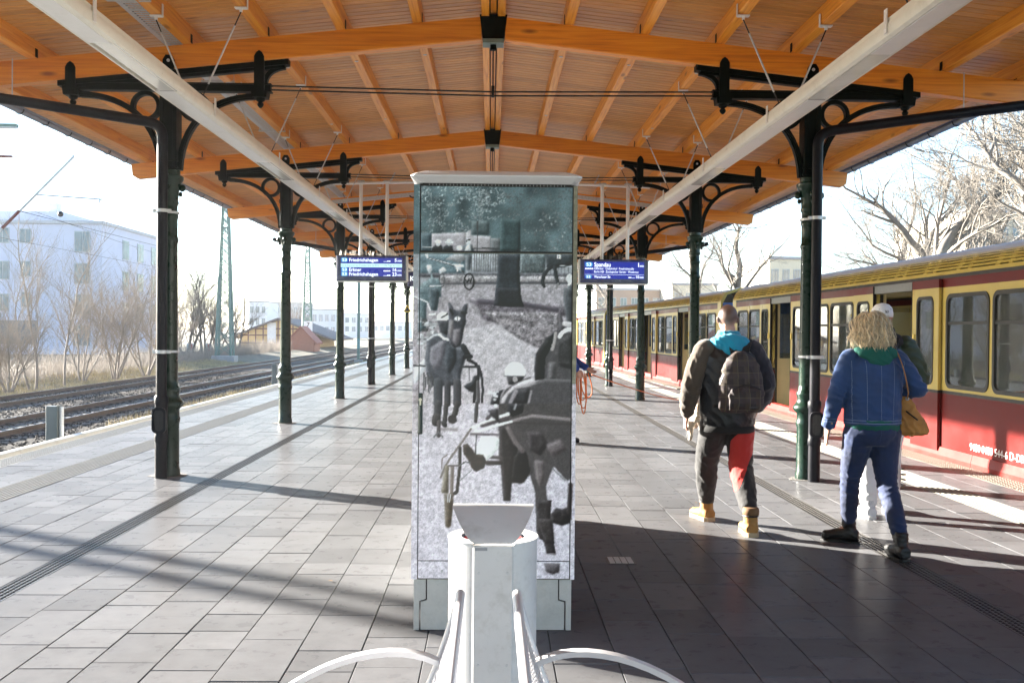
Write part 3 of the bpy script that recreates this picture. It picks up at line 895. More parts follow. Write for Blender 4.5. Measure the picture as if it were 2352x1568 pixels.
# cable tray
tr = thing("cable_tray", "perforated galvanised cable tray running above the left light channel", "cable tray", (-3.32, 0, 4.545))
tm_ = MB()
tm_.box(-.15, -.146, -.998, .998, 0, .06); tm_.box(.146, .15, -.998, .998, 0, .06)
for x0, x1 in ((-.146, -.10), (.10, .146)): tm_.box(x0, x1, -.998, .998, 0, .003)
for k in range(33):
    yy = -.98 + k*.0612
    tm_.box(-.10, .10, yy - .018, yy + .018, 0, .003)
    for x in (-.125, .125): pass
for xk in (-.035, .03): tm_.box(xk, xk + .01, -.998, .998, 0, .003)
tm_ = tm_.mesh("tray_length", fix=False); tm_.materials.append(GALV)
for i in range(24): link("tray_length", tm_, None, tr, (0, 4.5 + i*2, 0))
for i in range(16):
    y = 6.2 + i*2.98
    MB().box(-.20, .20, y - .02, y + .02, -.022, -.001).build("cross_bar", GALV, tr)
    for x in (-.19, .19): MB().tube([(x, y, -.02), (x, y, .32)], .005, 6).build("drop_rod", GALV, tr)
# ================================================================== CABINET with the old harness-racing photograph
CAM_RT = CAM_R.transposed()
def proj(p):
    d = CAM_RT @ (Vector(p) - Vector((0, 0, CAM_H)))
    return (CX + F_PX * d.x / -d.z, CY - F_PX * d.y / -d.z)
PX0, PY0, PW_, PH_ = 932, 412, 404, 930
cv = np.zeros((PH_, PW_, 3), dtype=np.float32)
rng = np.random.default_rng(5)
def vnoise(cell, h=PH_, w=PW_, ax=1.0):
    gh, gw = int(h / cell) + 3, int(w / (cell * ax)) + 3
    g_ = rng.random((gh, gw)).astype(np.float32)
    yy = np.arange(h) / cell; xx = np.arange(w) / (cell * ax)
    y0 = yy.astype(int); x0 = xx.astype(int); fy = (yy - y0)[:, None]; fx = (xx - x0)[None, :]
    fy = fy*fy*(3 - 2*fy); fx = fx*fx*(3 - 2*fx)
    a = g_[y0][:, x0]; b = g_[y0][:, x0 + 1]; c = g_[y0 + 1][:, x0]; d = g_[y0 + 1][:, x0 + 1]
    return (a*(1-fx) + b*fx)*(1-fy) + (c*(1-fx) + d*fx)*fy
K_ = .16877
def A_(*p): return [(939.5 + K_*x, 416.8 + K_*y) for x, y in p]
def B_(*p): return [(939.5 + K_*x, 661.6 + K_*y) for x, y in p]
def C_(*p): return [(939.5 + K_*x, 926.2 + K_*y) for x, y in p]
def D_(*p): return [(926.2 + .31644*x, 827 + .31644*y) for x, y in p]
def blur(m, n):
    for _ in range(n):
        m = (m + np.roll(m, 1, 0) + np.roll(m, -1, 0)) / 3
        m = (m + np.roll(m, 1, 1) + np.roll(m, -1, 1)) / 3
    return m
def colv(c):
    if isinstance(c, (int, float)): c = (c, c*1.005, c*1.015)
    return np.array(c, dtype=np.float32)
def blend(mask, c, tex=0.0):
    global cv
    cc = colv(c)[None, None, :]
    if tex: cc = cc * (1 + tex * (TEX - .5))[:, :, None]
    cv[:] = cv * (1 - mask[:, :, None]) + cc * mask[:, :, None]
yyg, xxg = np.mgrid[0:PH_, 0:PW_].astype(np.float32)
TEX = .5*vnoise(2.2) + .5*vnoise(7)
def relief(m, amt):
    """light from the upper left over a soft-edged form, so that it reads as round"""
    b1 = blur(m, 3); b2 = blur(m, 12)
    r1 = np.roll(np.roll(b1, -2, 0), -2, 1) - np.roll(np.roll(b1, 2, 0), 2, 1)
    r2 = np.roll(np.roll(b2, -7, 0), -5, 1) - np.roll(np.roll(b2, 6, 0), 5, 1)
    return amt * (.12*r1 + 1.15*r2)
def pg(poly, c, soft=1, tex=0.0, op=1.0, vol=30):
    P = [(x - PX0, y - PY0) for x, y in poly]
    G = 26
    i0 = int(max(0, min(p[1] for p in P) - G)); i1 = int(min(PH_, max(p[1] for p in P) + G)); j0 = int(max(0, min(p[0] for p in P) - G)); j1 = int(min(PW_, max(p[0] for p in P) + G))
    if i1 <= i0 or j1 <= j0: return
    Y, X = yyg[i0:i1, j0:j1], xxg[i0:i1, j0:j1]
    ins = np.zeros(Y.shape, dtype=bool)
    n = len(P)
    for i in range(n):
        (x0, y0), (x1, y1) = P[i], P[(i+1) % n]
        if abs(y1 - y0) < 1e-6: continue
        ins ^= ((y0 > Y) != (y1 > Y)) & (X < (x1 - x0) * (Y - y0) / (y1 - y0) + x0)
    m = ins.astype(np.float32)
    cc = np.broadcast_to(colv(c)[None, None, :], Y.shape + (3,)).copy()
    big = (i1 - i0) * (j1 - j0) > 150000
    if vol and soft > 0 and not big:
        cc += relief(m, vol)[:, :, None] + (26*(MOT[i0:i1, j0:j1] - .5))[:, :, None]
    if tex: cc = cc * (1 + tex * (TEX[i0:i1, j0:j1] - .5))[:, :, None]
    k = (blur(m, soft) * op)[:, :, None]
    cv[i0:i1, j0:j1] = cv[i0:i1, j0:j1]*(1 - k) + cc*k
MOT = vnoise(11)*.6 + vnoise(4)*.4
def ln(path, w, c, soft=1, op=1.0, vol=18):
    P = [(x - PX0, y - PY0) for x, y in path]; G = int(w*K_ + 18)
    i0 = int(max(0, min(p[1] for p in P) - G)); i1 = int(min(PH_, max(p[1] for p in P) + G)); j0 = int(max(0, min(p[0] for p in P) - G)); j1 = int(min(PW_, max(p[0] for p in P) + G))
    if i1 <= i0 or j1 <= j0: return
    Y, X = yyg[i0:i1, j0:j1], xxg[i0:i1, j0:j1]
    d = np.full(Y.shape, 1e9, dtype=np.float32)
    for (x0, y0), (x1, y1) in zip(P[:-1], P[1:]):
        L2 = (x1-x0)**2 + (y1-y0)**2 + 1e-6
        t = np.clip(((X-x0)*(x1-x0) + (Y-y0)*(y1-y0)) / L2, 0, 1)
        d = np.minimum(d, np.hypot(X - x0 - t*(x1-x0), Y - y0 - t*(y1-y0)))
    m = np.clip(w*K_/2 - d + .5*soft + .3, 0, soft) / soft
    cc = np.broadcast_to(colv(c)[None, None, :], Y.shape + (3,)).copy()
    if w > 30 and vol: cc += relief(m, vol)[:, :, None]
    k = (m * op)[:, :, None]
    cv[i0:i1, j0:j1] = cv[i0:i1, j0:j1]*(1 - k) + cc*k
def el(c0, rx, ry, c, soft=1, op=1.0, cut=None):
    (x, y) = c0
    d = np.sqrt(((xxg - (x-PX0)) / (rx*K_))**2 + ((yyg - (y-PY0)) / (ry*K_))**2)
    m = np.clip((1 - d) * min(rx, ry) * K_ / soft + .5, 0, 1)
    if cut is not None: m = m * (yyg < cut - PY0)
    blend(m * op, c)
def paint():
    global cv
    W = PW_; CLU = .65*vnoise(20) + .35*vnoise(8)
    # foliage, grass, path
    cv[:] = colv((88, 102, 105))[None, None, :] * (0.75 + .5*vnoise(26)[:, :, None])
    for (x0, x1, y0, y1, n, lo, hi) in ((140, 1300, 50, 330, 1500, 115, 230), (140, 1000, 300, 700, 1100, 100, 200), (950, 1260, 370, 520, 110, 140, 225), (1300, 2215, 60, 420, 600, 80, 125), (1250, 2215, 420, 960, 1100, 78, 150), (1550, 2215, 450, 950, 60, 150, 215)):
        for _ in range(n):
            x, y = rng.uniform(x0, x1), rng.uniform(y0, y1)
            v = rng.uniform(lo, hi); a = rng.uniform(0, 3.14)
            l, w = rng.uniform(8, 34), rng.uniform(5, 13)
            px, py = A_((x, y))[0]
            if CLU[min(PH_ - 1, int(py - PY0)), min(PW_ - 1, int(px - PX0))] < rng.uniform(.25, .75): continue
            i0, i1 = int(max(0, py - PY0 - 8)), int(min(PH_, py - PY0 + 9)); j0, j1 = int(max(0, px - PX0 - 8)), int(min(W, px - PX0 + 9))
            if i1 <= i0 or j1 <= j0: continue
            ux = (xxg[i0:i1, j0:j1] - (px - PX0)); uy = (yyg[i0:i1, j0:j1] - (py - PY0))
            p = (ux*math.cos(a) + uy*math.sin(a)) / (l*K_); q = (-ux*math.sin(a) + uy*math.cos(a)) / (w*K_)
            m = np.clip(1.4 - 1.4*np.sqrt(p*p + q*q), 0, 1)[:, :, None] * rng.uniform(.25, .85)
            cv[i0:i1, j0:j1] = cv[i0:i1, j0:j1]*(1 - m) + colv((v*.96, v*.99, v))[None, None, :]*m
    pg(A_((300,705),(770,690),(770,960),(300,960)), (165,160,164), 2, .2)
    pg(A_((770,690),(840,650),(845,730),(1110,740),(1110,960),(770,960)), (170,165,168), 2, .2)
    pg(A_((845,540),(1090,530),(1090,725),(845,720)), (88,98,100), 3)
    pg(A_((145,700),(300,700),(300,960),(145,960)), (85,98,104), 2)
    pg(A_((1110,770),(1240,770),(1240,960),(1110,960)), (110,112,114), 1)
    ln(A_((930,540),(925,950)), 14, 75)
    # lower half
    low = A_((-60,985),(2420,985),(2420,1568),(-60,1568))
    pg(low, (150,152,156), 0, .25)
    pg(A_((130,985),(760,985),(760,1260),(130,1260)), (108,124,130), 3, .3)
    pg(A_((850,985),(1200,985),(1200,1230),(850,1230)), (158,160,164), 2, .3)
    for k in range(12): ln(A_((855 + k*32, 985), (850 + k*32, 1225)), 7, 105)
    pg(A_((780,985),(850,985),(830,1200),(790,1210)), (92,96,100), 2)
    pg(A_((1510,985),(1860,985),(1840,1250),(1510,1250)), (98,106,108), 2, .6)
    for k in range(14): ln(A_((1540 + k*48, 1120), (1540 + k*48, 1260)), 6, 90, op=.6)
    pg(A_((130,1240),(2220,1250),(2220,1300),(130,1300)), (95,94,99), 3, .5)
    pg(A_((420,1270),(2220,1290),(2220,1390),(420,1400)), (148,144,146), 3, .7)
    ln(A_((430,1400),(1180,1380)), 30, (92,90,94), 2); ln(A_((1500,1378),(2150,1385)), 30, (85,84,88), 2)
    pg(A_((400,1405),(2420,1395),(2420,1568),(400,1568)), (158,153,156), 2, .55, vol=0)
    pg(B_((-60,0),(2420,0),(2420,1568),(-60,1568)), (162,157,161), 0, .5)
    pg(B_((780,150),(1150,160),(2220,240),(2220,360),(1700,420),(1300,500),(1000,420),(930,260)), (112,106,112), 7, .7)
    pg(B_((1000,320),(2050,330),(2050,700),(1790,830),(1500,690),(1240,520)), (132,127,130), 6, 1.0)
    ln(B_((950,180),(1180,195),(1550,215),(2000,290)), 60, (88,82,90), 5)
    pg(B_((500,560),(1240,500),(1500,700),(1800,840),(1800,1568),(130,1568),(130,800)), (184,180,183), 6, .35, vol=0)
    pg(C_((-60,0),(2420,0),(2420,2500),(-60,2500)), (190,186,191), 0, .38)
    # tree trunk
    pg(A_((1240,500),(1510,520),(1512,960),(1240,960)), (62,78,80), 2, .2)
    pg(A_((1215,985),(1512,985),(1500,1250),(1522,1570),(1165,1570),(1200,1250)), (48,52,58), 1, .3)
    pg(B_((1180,-5),(1505,-5),(1530,150),(1560,245),(1360,255),(1150,235),(1168,140)), (42,42,48), 1, .3)
    # spectators
    pg(A_((310,900),(350,865),(440,865),(465,945),(310,945)), (40,42,46), 1); el(A_((392,845))[0], 30, 38, 190); el(A_((390,815))[0], 46, 30, 215)
    pg(A_((465,890),(510,860),(590,870),(600,945),(465,945)), (50,52,56), 1); el(A_((540,840))[0], 26, 34, 175); ln(A_((500,822),(592,828)), 22, 205); el(A_((545,802))[0], 36, 24, 205)
    pg(A_((720,880),(790,850),(860,860),(885,950),(740,950)), (92,98,102), 1); el(A_((808,815))[0], 28, 40, 200); pg(A_((775,790),(830,775),(838,800),(800,800),(785,830)), 40, 0); pg(A_((785,860),(825,860),(845,945),(750,945)), 205, 1)
    ln(A_((880,905),(1230,912)), 12, 60); ln(A_((180,885),(320,890)), 9, 170)
    # far sulky
    pg(A_((490,1055),(610,985),(745,985),(768,1060),(720,1085),(700,1115),(590,1080),(500,1068)), (150,150,152), 1, .2)
    el(A_((682,900))[0], 40, 38, 215, cut=A_((0, 948))[0][1])
    ln(A_((270,1045),(450,1090),(610,1140),(740,1230)), 16, 70); ln(A_((270,1045),(600,1130)), 7, 190)
    pg(A_((600,1120),(740,1130),(745,1165),(700,1170),(715,1230),(640,1180)), 218, 1); pg(A_((640,1180),(670,1180),(655,1245)), 225, 0)
    n = 40
    ln([(A_((815,1360))[0][0] + 66*K_*math.cos(6.2832*i/n), A_((815,1360))[0][1] + 108*K_*math.sin(6.2832*i/n)) for i in range(n+1)], 20, 38)
    ln(A_((770,1330),(790,1375),(812,1325),(835,1372),(850,1310)), 14, 50)
    ln([(A_((445,1340))[0][0] + 34*K_*math.cos(6.2832*i/n), A_((445,1340))[0][1] + 95*K_*math.sin(6.2832*i/n)) for i in range(n+1)], 12, 90)
    pg(A_((235,1140),(300,1130),(310,1200),(280,1260),(245,1200)), 205, 2); pg(A_((400,1200),(465,1160),(512,1210),(420,1260)), 205, 1)
    # horse twelve on the right
    pg(A_((1850,985),(2215,985),(2215,1130),(2110,1165),(2010,1170),(1930,1190),(1870,1170)), (58,62,66), 1, .2)
    ln(A_((1930,1150),(1835,1265),(1808,1370)), 46, (48,50,54)); ln(A_((1808,1370),(1835,1425)), 42, (44,44,48))
    ln(A_((1975,1160),(2000,1290),(2026,1395)), 46, (48,50,54)); ln(A_((2026,1390),(2000,1450)), 30, (130,128,128))
    ln(A_((2040,1140),(2210,1158)), 6, 200)
    ln(A_((2016,1000),(2016,1042)), 11, 235); ln(A_((2032,1006),(2048,1000),(2056,1015),(2034,1042),(2058,1042)), 10, 235)
    ln(A_((228,990),(240,1040)), 12, 225); ln(A_((246,985),(256,1035)), 12, 225)
    # man at the right edge
    pg(A_((2215,1400),(2170,1410),(2130,1480),(2105,1568),(2215,1568)), (88,92,96), 1); pg(B_((2105,-4),(2095,150),(2125,350),(2150,460),(2215,480),(2215,-4)), (84,86,90), 1)
    el(A_((2182,1320))[0], 48, 66, (205,205,205)); pg(A_((2150,1395),(2205,1360),(2212,1385),(2170,1420)), 230, 0)
    # pale horse, far left
    pg(A_((135,1440),(190,1370),(285,1320),(300,1230),(330,1310),(400,1325),(440,1400),(430,1568),(135,1568)), (112,126,130), 1, .3)
    pg(B_((125,-4),(430,-4),(410,120),(385,300),(340,310),(300,300),(270,180),(235,220),(228,560),(125,600)), (98,112,116), 1, .35)
    pg(B_((255,0),(410,0),(395,140),(370,300),(300,290),(275,150)), (82,92,97), 3, .2)
    ln(A_((285,1420),(430,1418)), 16, 190); ln(B_((70,110),(240,185),(290,300)), 16, 205); ln(B_((275,355),(352,350)), 24, 215)
    # leading horse and driver on the left
    for _ in range(46):
        x, y = rng.uniform(140, 360), rng.uniform(380, 820)
        el(B_((x, y))[0], rng.uniform(14, 48), rng.uniform(12, 30), float(rng.uniform(60, 215)), 1, .8)
    pg(B_((60,1080),(120,1040),(215,950),(215,1110),(130,1250),(60,1310)), 214, 2); ln(B_((60,1045),(215,1055)), 22, 80)
    pg(B_((385,440),(450,420),(550,430),(565,600),(480,670),(420,600)), (62,62,66), 2, .3)
    pg(B_((240,680),(330,620),(420,600),(520,640),(560,760),(610,815),(700,780),(745,800),(830,905),(828,945),(760,965),(735,1060),(705,1180),(695,1320),(320,1330),(230,1160),(215,950),(235,820)), (84,86,92), 2, .25)
    pg(B_((290,800),(420,720),(500,700),(480,900),(420,1080),(330,1100),(280,980)), (120,118,124), 5, .2)
    pg(B_((520,760),(640,810),(640,1000),(540,1180),(470,1000)), (62,66,72), 5, .2)
    ln(B_((250,700),(330,640),(430,620)), 26, 190, 2); ln(B_((410,630),(470,680),(545,700)), 30, 225, 1)
    el(B_((458,400))[0], 84, 80, 225, cut=B_((0, 430))[0][1]); ln(B_((440,400),(520,350)), 16, 60)
    pg(B_((530,195),(560,190),(605,280),(650,300),(720,285),(755,215),(795,210),(790,300),(768,360),(775,450),(742,560),(725,680),(695,790),(610,810),(560,760),(520,640),(540,480),(540,330)), (72,72,78), 1, .2)
    pg(B_((545,430),(605,430),(610,560),(570,690),(530,640)), (130,126,128), 3); pg(B_((600,560),(700,540),(690,700),(640,790),(590,720)), (120,116,120), 4)
    pg(B_((620,400),(655,378),(700,400),(688,438),(655,450),(612,425)), 232, 1); ln(B_((655,380),(655,440)), 6, 120); ln(B_((560,290),(590,350)), 30, 45); ln(B_((720,330),(770,330)), 40, 50, 2)
    for k in range(9): ln(B_((200 + k*16, 1150 + (k % 3)*30), (190 + k*20, 1420 - (k % 4)*40)), 12, 80, 1, .8)
    ln(B_((395,1270),(392,1568)), 118, (76,78,82), 2); ln(C_((392,-5),(385,120),(372,200)), 100, (74,74,76), 2); ln(C_((372,190),(365,245)), 120, (72,70,70), 2); ln(C_((410,240),(402,340),(400,430)), 52, (84,80,80), 1); ln(C_((340,450),(400,380),(455,450)), 18, 110, 2)
    ln(B_((520,1290),(522,1568)), 84, (70,70,74), 1); ln(C_((505,-5),(490,180),(478,285)), 58, (72,70,70), 1); ln(C_((470,260),(488,290)), 62, (66,64,64), 1)
    ln(B_((655,1270),(652,1568)), 104, (74,74,78), 1); ln(C_((652,-5),(625,120),(600,180)), 72, (70,68,68), 1); el(C_((588,210))[0], 62, 62, (64,60,60), 2)
    ln(C_((440,340),(640,350)), 40, (130,124,124), 5, .7)
    ln(B_((735,790),(800,900)), 74, (40,42,46)); ln(B_((760,930),(835,925)), 60, (38,38,42)); ln(B_((800,970),(900,1020),(945,1090),(940,1230),(895,1380),(880,1540)), 40, (40,40,44)); ln(B_((950,1060),(985,1200),(1002,1380),(990,1545)), 32, (50,50,54)); ln(B_((740,1066),(930,1070)), 26, (62,62,64)); ln(B_((815,1080),(820,1260)), 8, 90)
    pg(B_((740,1330),(800,1290),(850,1270),(880,1190),(925,1180),(915,1300),(870,1410),(800,1390)), (44,46,50), 1); ln(B_((930,1270),(940,1540)), 44, (88,86,88), 1)
    ln(C_((920,-5),(912,120),(905,235)), 46, (76,74,74), 1)
    # second driver: white helmet
    pg(B_((1315,1170),(1575,1170),(1540,1260),(1400,1310),(1350,1310)), (74,72,74), 2); el(B_((1440,1235))[0], 34, 40, (165,160,160), 2)
    el(B_((1440,1140))[0], 140, 145, (228,230,228), 1, cut=B_((0, 1190))[0][1]); ln(B_((1300,1190),(1575,1190)), 10, 120)
    # big horse on the right
    pg(B_((1240,1580),(1250,1480),(1300,1380),(1420,1300),(1640,1200),(1720,1290),(1830,1230),(1850,950),(1990,600),(2030,590),(2215,600),(2215,1580)), (82,80,82), 2, .25, vol=0)
    pg(B_((2030,340),(2060,350),(2120,520),(2190,560),(2100,600),(2030,600)), (84,80,84), 1)
    pg(B_((1985,590),(1870,670),(1800,770),(1720,890),(1700,1090),(1712,1250),(1835,1240),(1850,950),(1940,780)), (32,31,34), 2)
    pg(B_((2010,720),(2215,620),(2215,1100),(2040,1050),(1990,900)), (60,58,60), 6, .3); pg(B_((1900,1000),(2000,1000),(1980,1250),(1880,1250)), (98,96,98), 6)
    ln(B_((2045,655),(2080,600),(2150,560),(2265,545)), 52, (232,230,228), 1); ln(B_((1990,610),(1975,720),(1945,830)), 40, (165,160,158), 2); ln(B_((2110,480),(2200,490)), 60, (200,196,196), 3)
    pg(B_((1240,1568),(1270,1470),(1400,1330),(1560,1250),(1690,1215),(1725,1300),(1600,1340),(1440,1370),(1350,1440),(1290,1568)), (196,192,194), 3)
    pg(B_((1330,1568),(1400,1400),(1560,1370),(1640,1350),(1600,1568)), (56,56,60), 4, .2); ln(B_((1450,1400),(1370,1568)), 50, (150,146,150), 4); ln(B_((1660,1400),(1620,1568)), 26, (150,146,148), 3); ln(B_((1735,1280),(1850,1250),(2200,1260)), 40, (112,110,112), 3)
    pg(B_((1110,1500),(1180,1400),(1290,1370),(1240,1460),(1230,1580),(1100,1580)), (60,60,64), 2)
    for _ in range(14): el(B_((rng.uniform(1060, 1200), rng.uniform(1400, 1560)))[0], 22, 16, 205, 1, .8)
    pg(C_((1215,-5),(2205,-5),(2205,1000),(2150,1050),(1965,850),(1900,1000),(1860,1120),(1870,1260),(1920,1450),(1945,1580),(1730,1580),(1712,1200),(1640,960),(1590,1010),(1560,1070),(1375,1080),(1372,1320),(1280,1320),(1270,1100),(1245,850),(1220,700)), (80,77,77), 2, .25, vol=0)
    pg(C_((1230,290),(1330,300),(1480,600),(1440,800),(1400,1000),(1372,1320),(1280,1320),(1262,1000),(1235,700)), (46,43,44), 3, .2)
    pg(C_((1420,720),(1500,610),(1590,660),(1640,900),(1600,1010),(1520,1085),(1380,1050),(1395,900)), (30,29,30), 4)
    pg(C_((1600,380),(1800,380),(1880,560),(1780,700),(1640,620)), (62,58,60), 9); pg(C_((1850,560),(2050,480),(2150,620),(1950,720)), (104,98,99), 10); ln(C_((1340,330),(1440,520),(1540,640)), 60, (112,106,106), 5)
    pg(C_((1700,760),(1830,780),(1840,1000),(1780,1150),(1720,1000)), (110,104,104), 8); pg(C_((1340,0),(1560,0),(1540,120),(1400,170),(1340,120)), (34,34,38), 4); ln(C_((1450,10),(1430,70)), 26, 150, 3)
    ln(C_((1400,235),(1520,200),(1680,165),(2200,215)), 38, (140,134,134), 4); ln(C_((1400,260),(2200,275)), 24, (72,68,68), 4)
    ln(C_((845,335),(1110,220),(1345,140)), 44, (222,222,220), 2); ln(C_((990,300),(1340,190)), 40, (84,78,80), 3); ln(C_((860,402),(1130,310),(1390,240)), 32, (226,226,224), 2); ln(C_((840,410),(1210,420)), 26, (110,104,108), 2)
    ln(C_((1060,200),(1170,95)), 40, (90,86,88), 3); el(C_((1165,95))[0], 24, 20, 220, 1); el(C_((1175,25))[0], 24, 22, 215, 1)
    pg(C_((1070,90),(1210,60),(1225,250),(1130,180)), (58,56,60), 3)
    # white apron, boot, left wheel
    ln(C_((1060,800),(1240,800)), 60, (56,52,52), 3); ln(C_((1080,720),(1240,730)), 46, (88,84,84), 3)
    pg(C_((925,580),(980,440),(1175,440),(1222,480),(1212,600),(1150,690),(1055,770),(1035,730),(915,680)), (228,231,229), 1)
    ln(C_((912,430),(905,680)), 16, 70)
    pg(C_((730,560),(790,540),(840,590),(900,680),(1000,690),(1045,760),(1020,870),(905,922),(845,870),(800,760),(740,680)), (48,43,38), 1, .25)
    ln(C_((840,340),(720,520),(600,680),(500,830),(430,1000)), 26, (118,112,108), 2); ln(C_((440,880),(450,740),(520,690)), 12, (120,112,108), 1)
    pg(C_((490,830),(545,830),(530,1215),(435,1210),(460,1000)), (112,106,94), 2, .3); ln(C_((585,850),(580,1230)), 46, (118,110,104), 1); ln(C_((692,600),(690,840),(650,1190),(620,1215)), 44, (58,54,52), 1); ln(C_((540,838),(690,838)), 18, (100,94,92)); ln(C_((690,830),(760,790),(830,800)), 16, 90); ln(C_((680,1050),(850,900)), 8, 120)
    pg(C_((465,1215),(605,1215),(590,1400),(570,1580),(510,1580),(490,1400)), (110,103,94), 2, .3); pg(D_((300,1000),(360,1000),(345,1195),(330,1212),(303,1200)), (96,88,76), 2, .3)
    for x in (560, 530): ln(C_((x, 1230), (x - 10, 1330)), 10, 190)
    # forelegs
    pg(D_((960,1010),(1075,1010),(1062,1150),(1085,1290),(1108,1410),(1040,1400),(1012,1300),(985,1290),(962,1230)), (58,55,56), 1, .25)
    pg(C_((1730,1560),(1945,1560),(1980,1900),(1860,1900)), (62,58,58), 3, .2)
    pg(D_((1072,1105),(1110,1066),(1160,1080),(1205,1110),(1205,1175),(1150,1196),(1075,1172)), (50,47,48), 2, .3); pg(C_((2060,1440),(2200,1380),(2205,1580),(2080,1570)), (46,42,42), 3); ln(D_((1200,1100),(1212,900)), 60, (66,60,60), 3)
    el(D_((1075,1420))[0], 120, 50, (190,186,190), 2, .6); pg(D_((1020,1468),(1135,1468),(1130,1535),(1085,1552),(1035,1535)), (92,88,90), 3, .3)
    ln(C_((1950,880),(2120,1040)), 14, 120, 2)
    # film grain and the teal cast of the upper sheet
    gr = (rng.random((PH_, PW_)) - .5)
    cv[:] = np.clip(cv * (1 + .10 * gr)[:, :, None] + 5 * gr[:, :, None], 4, 245)
    tt = np.clip((900 - (yyg + PY0)) / 480, 0, 1)[:, :, None]
    cv[:] = cv * (1 - tt) + cv * colv((.97, 1.01, 1.03))[None, None, :] * tt
paint()
cv = np.clip((cv - 125)*1.38 + 132, 6, 250)
lin = np.where(cv/255 <= .04045, cv/255/12.92, ((cv/255 + .055)/1.055)**2.4) * 1.06

PRINT = bpy.data.materials.new("printed_film"); PRINT.use_nodes = True
_b = PRINT.node_tree.nodes["Principled BSDF"]; _a = PRINT.node_tree.nodes.new("ShaderNodeAttribute"); _a.attribute_name = "print"
PRINT.node_tree.links.new(_a.outputs["Color"], _b.inputs["Base Color"]); _b.inputs["Roughness"].default_value = 0.28; _b.inputs["Specular IOR Level"].default_value = 0.4
CY0 = 5.165                                        # plane of the printed doors
def print_panel(name, x0, x1, z0, z1, y, parent, origin, thick=.018):
    nx = max(2, int((x1 - x0) / .0042)); nz_ = max(2, int((z1 - z0) / .0042))
    xs = np.linspace(x0, x1, nx + 1); zs = np.linspace(z0, z1, nz_ + 1)
    v = []; c = []
    for z in zs:
        for x in xs:
            px, py = proj((x, CY0, z))
            i = min(PH_ - 1, max(0, int(py - PY0))); j = min(PW_ - 1, max(0, int(px - PX0)))
            v.append((x - origin.x, y - origin.y, z)); c.append(lin[i, j])
    f = [(j*(nx+1) + i, j*(nx+1) + i + 1, (j+1)*(nx+1) + i + 1, (j+1)*(nx+1) + i) for j in range(nz_) for i in range(nx)]
    # folded edges of the sheet
    nv = len(v)
    ring = [(i, 0) for i in range(nx + 1)] + [(nx, j) for j in range(1, nz_ + 1)] + [(i, nz_) for i in range(nx - 1, -1, -1)] + [(0, j) for j in range(nz_ - 1, 0, -1)]
    ids = [j*(nx+1) + i for i, j in ring]
    for k in ids: v.append((v[k][0], v[k][1] + thick, v[k][2])); c.append(c[k])
    n = len(ids)
    for k in range(n):
        k2 = (k + 1) % n
        f.append((ids[k2], ids[k], nv + k, nv + k2))
    me = bpy.data.meshes.new(name); me.from_pydata(v, [], f); me.update()
    at = me.attributes.new("print", 'FLOAT_COLOR', 'POINT')
    cc = np.ones((len(v), 4), dtype=np.float32); cc[:, :3] = np.array(c)
    at.data.foreach_set("color", cc.ravel())
    me.materials.append(PRINT)
    o = bpy.data.objects.new(name, me); COL.objects.link(o); o.parent = parent
    return o
XL, XR = hit(944.5, 1280, Y=CY0).x, hit(1319, 1290, Y=CY0).x
ZT, ZBm = hit(1132, 424, Y=CY0).z, hit(1132, 1329, Y=CY0).z
CXM = (XL + XR) / 2
cab = thing("control_cabinet", "tall steel cabinet wrapped in a grey harness racing photograph with a white lid", "cabinet", (CXM, CY0, 0))
org = Vector((CXM, CY0, 0))
CABM = M("cabinet_sheet", (0.30, 0.31, 0.30), 0.4, var=.12, vscale=7)
OLIVE = M("weathered_aluminium", (0.20, 0.19, 0.14), 0.42, metal=.5, var=.35, vscale=25, dark=(.5, .48, .4, .5), dscale=14)
hw = (XR - XL) / 2
MB().cbox(-hw, hw, .008, 0.62, ZBm, ZT, .006).build("body", CABM, cab)
gap = hit(1132, 579.5, Y=CY0).z; bot = hit(1132, 1287, Y=CY0).z
xl = hit(962.5, 900, Y=CY0).x; xr = hit(1312.5, 900, Y=CY0).x
print_panel("upper_panel", xl + .004, xr - .004, gap + .006, ZT - .012, CY0 - .002, cab, org)
print_panel("door", xl + .002, xr - .004, bot + .003, gap - .007, CY0 - .008, cab, org, .02)
print_panel("lower_panel", xl + .002, xr - .004, ZBm + .004, bot - .003, CY0 - .004, cab, org)
print_panel("frame_post", XL, xl - .003, ZBm, ZT - .004, CY0 - .006, cab, org)
o = print_panel("frame_post", xr + .002, XR, ZBm, hit(1132, 880, Y=CY0).z, CY0 - .006, cab, org)
MB().box(xr + .002 - CXM, XR - CXM, -.006, .02, hit(1132, 880, Y=CY0).z + .001, ZT - .004).build("frame_post", OLIVE, cab)
MB().box(xl - CXM, xr - CXM, -.0, .02, gap - .0065, gap - .0035).build("cross_rail", OLIVE, cab)
MB().box(xl - .003 - CXM, xr + .002 - CXM, .002, .0075, ZBm, ZT).build("shadow_gap", BLACK, cab)
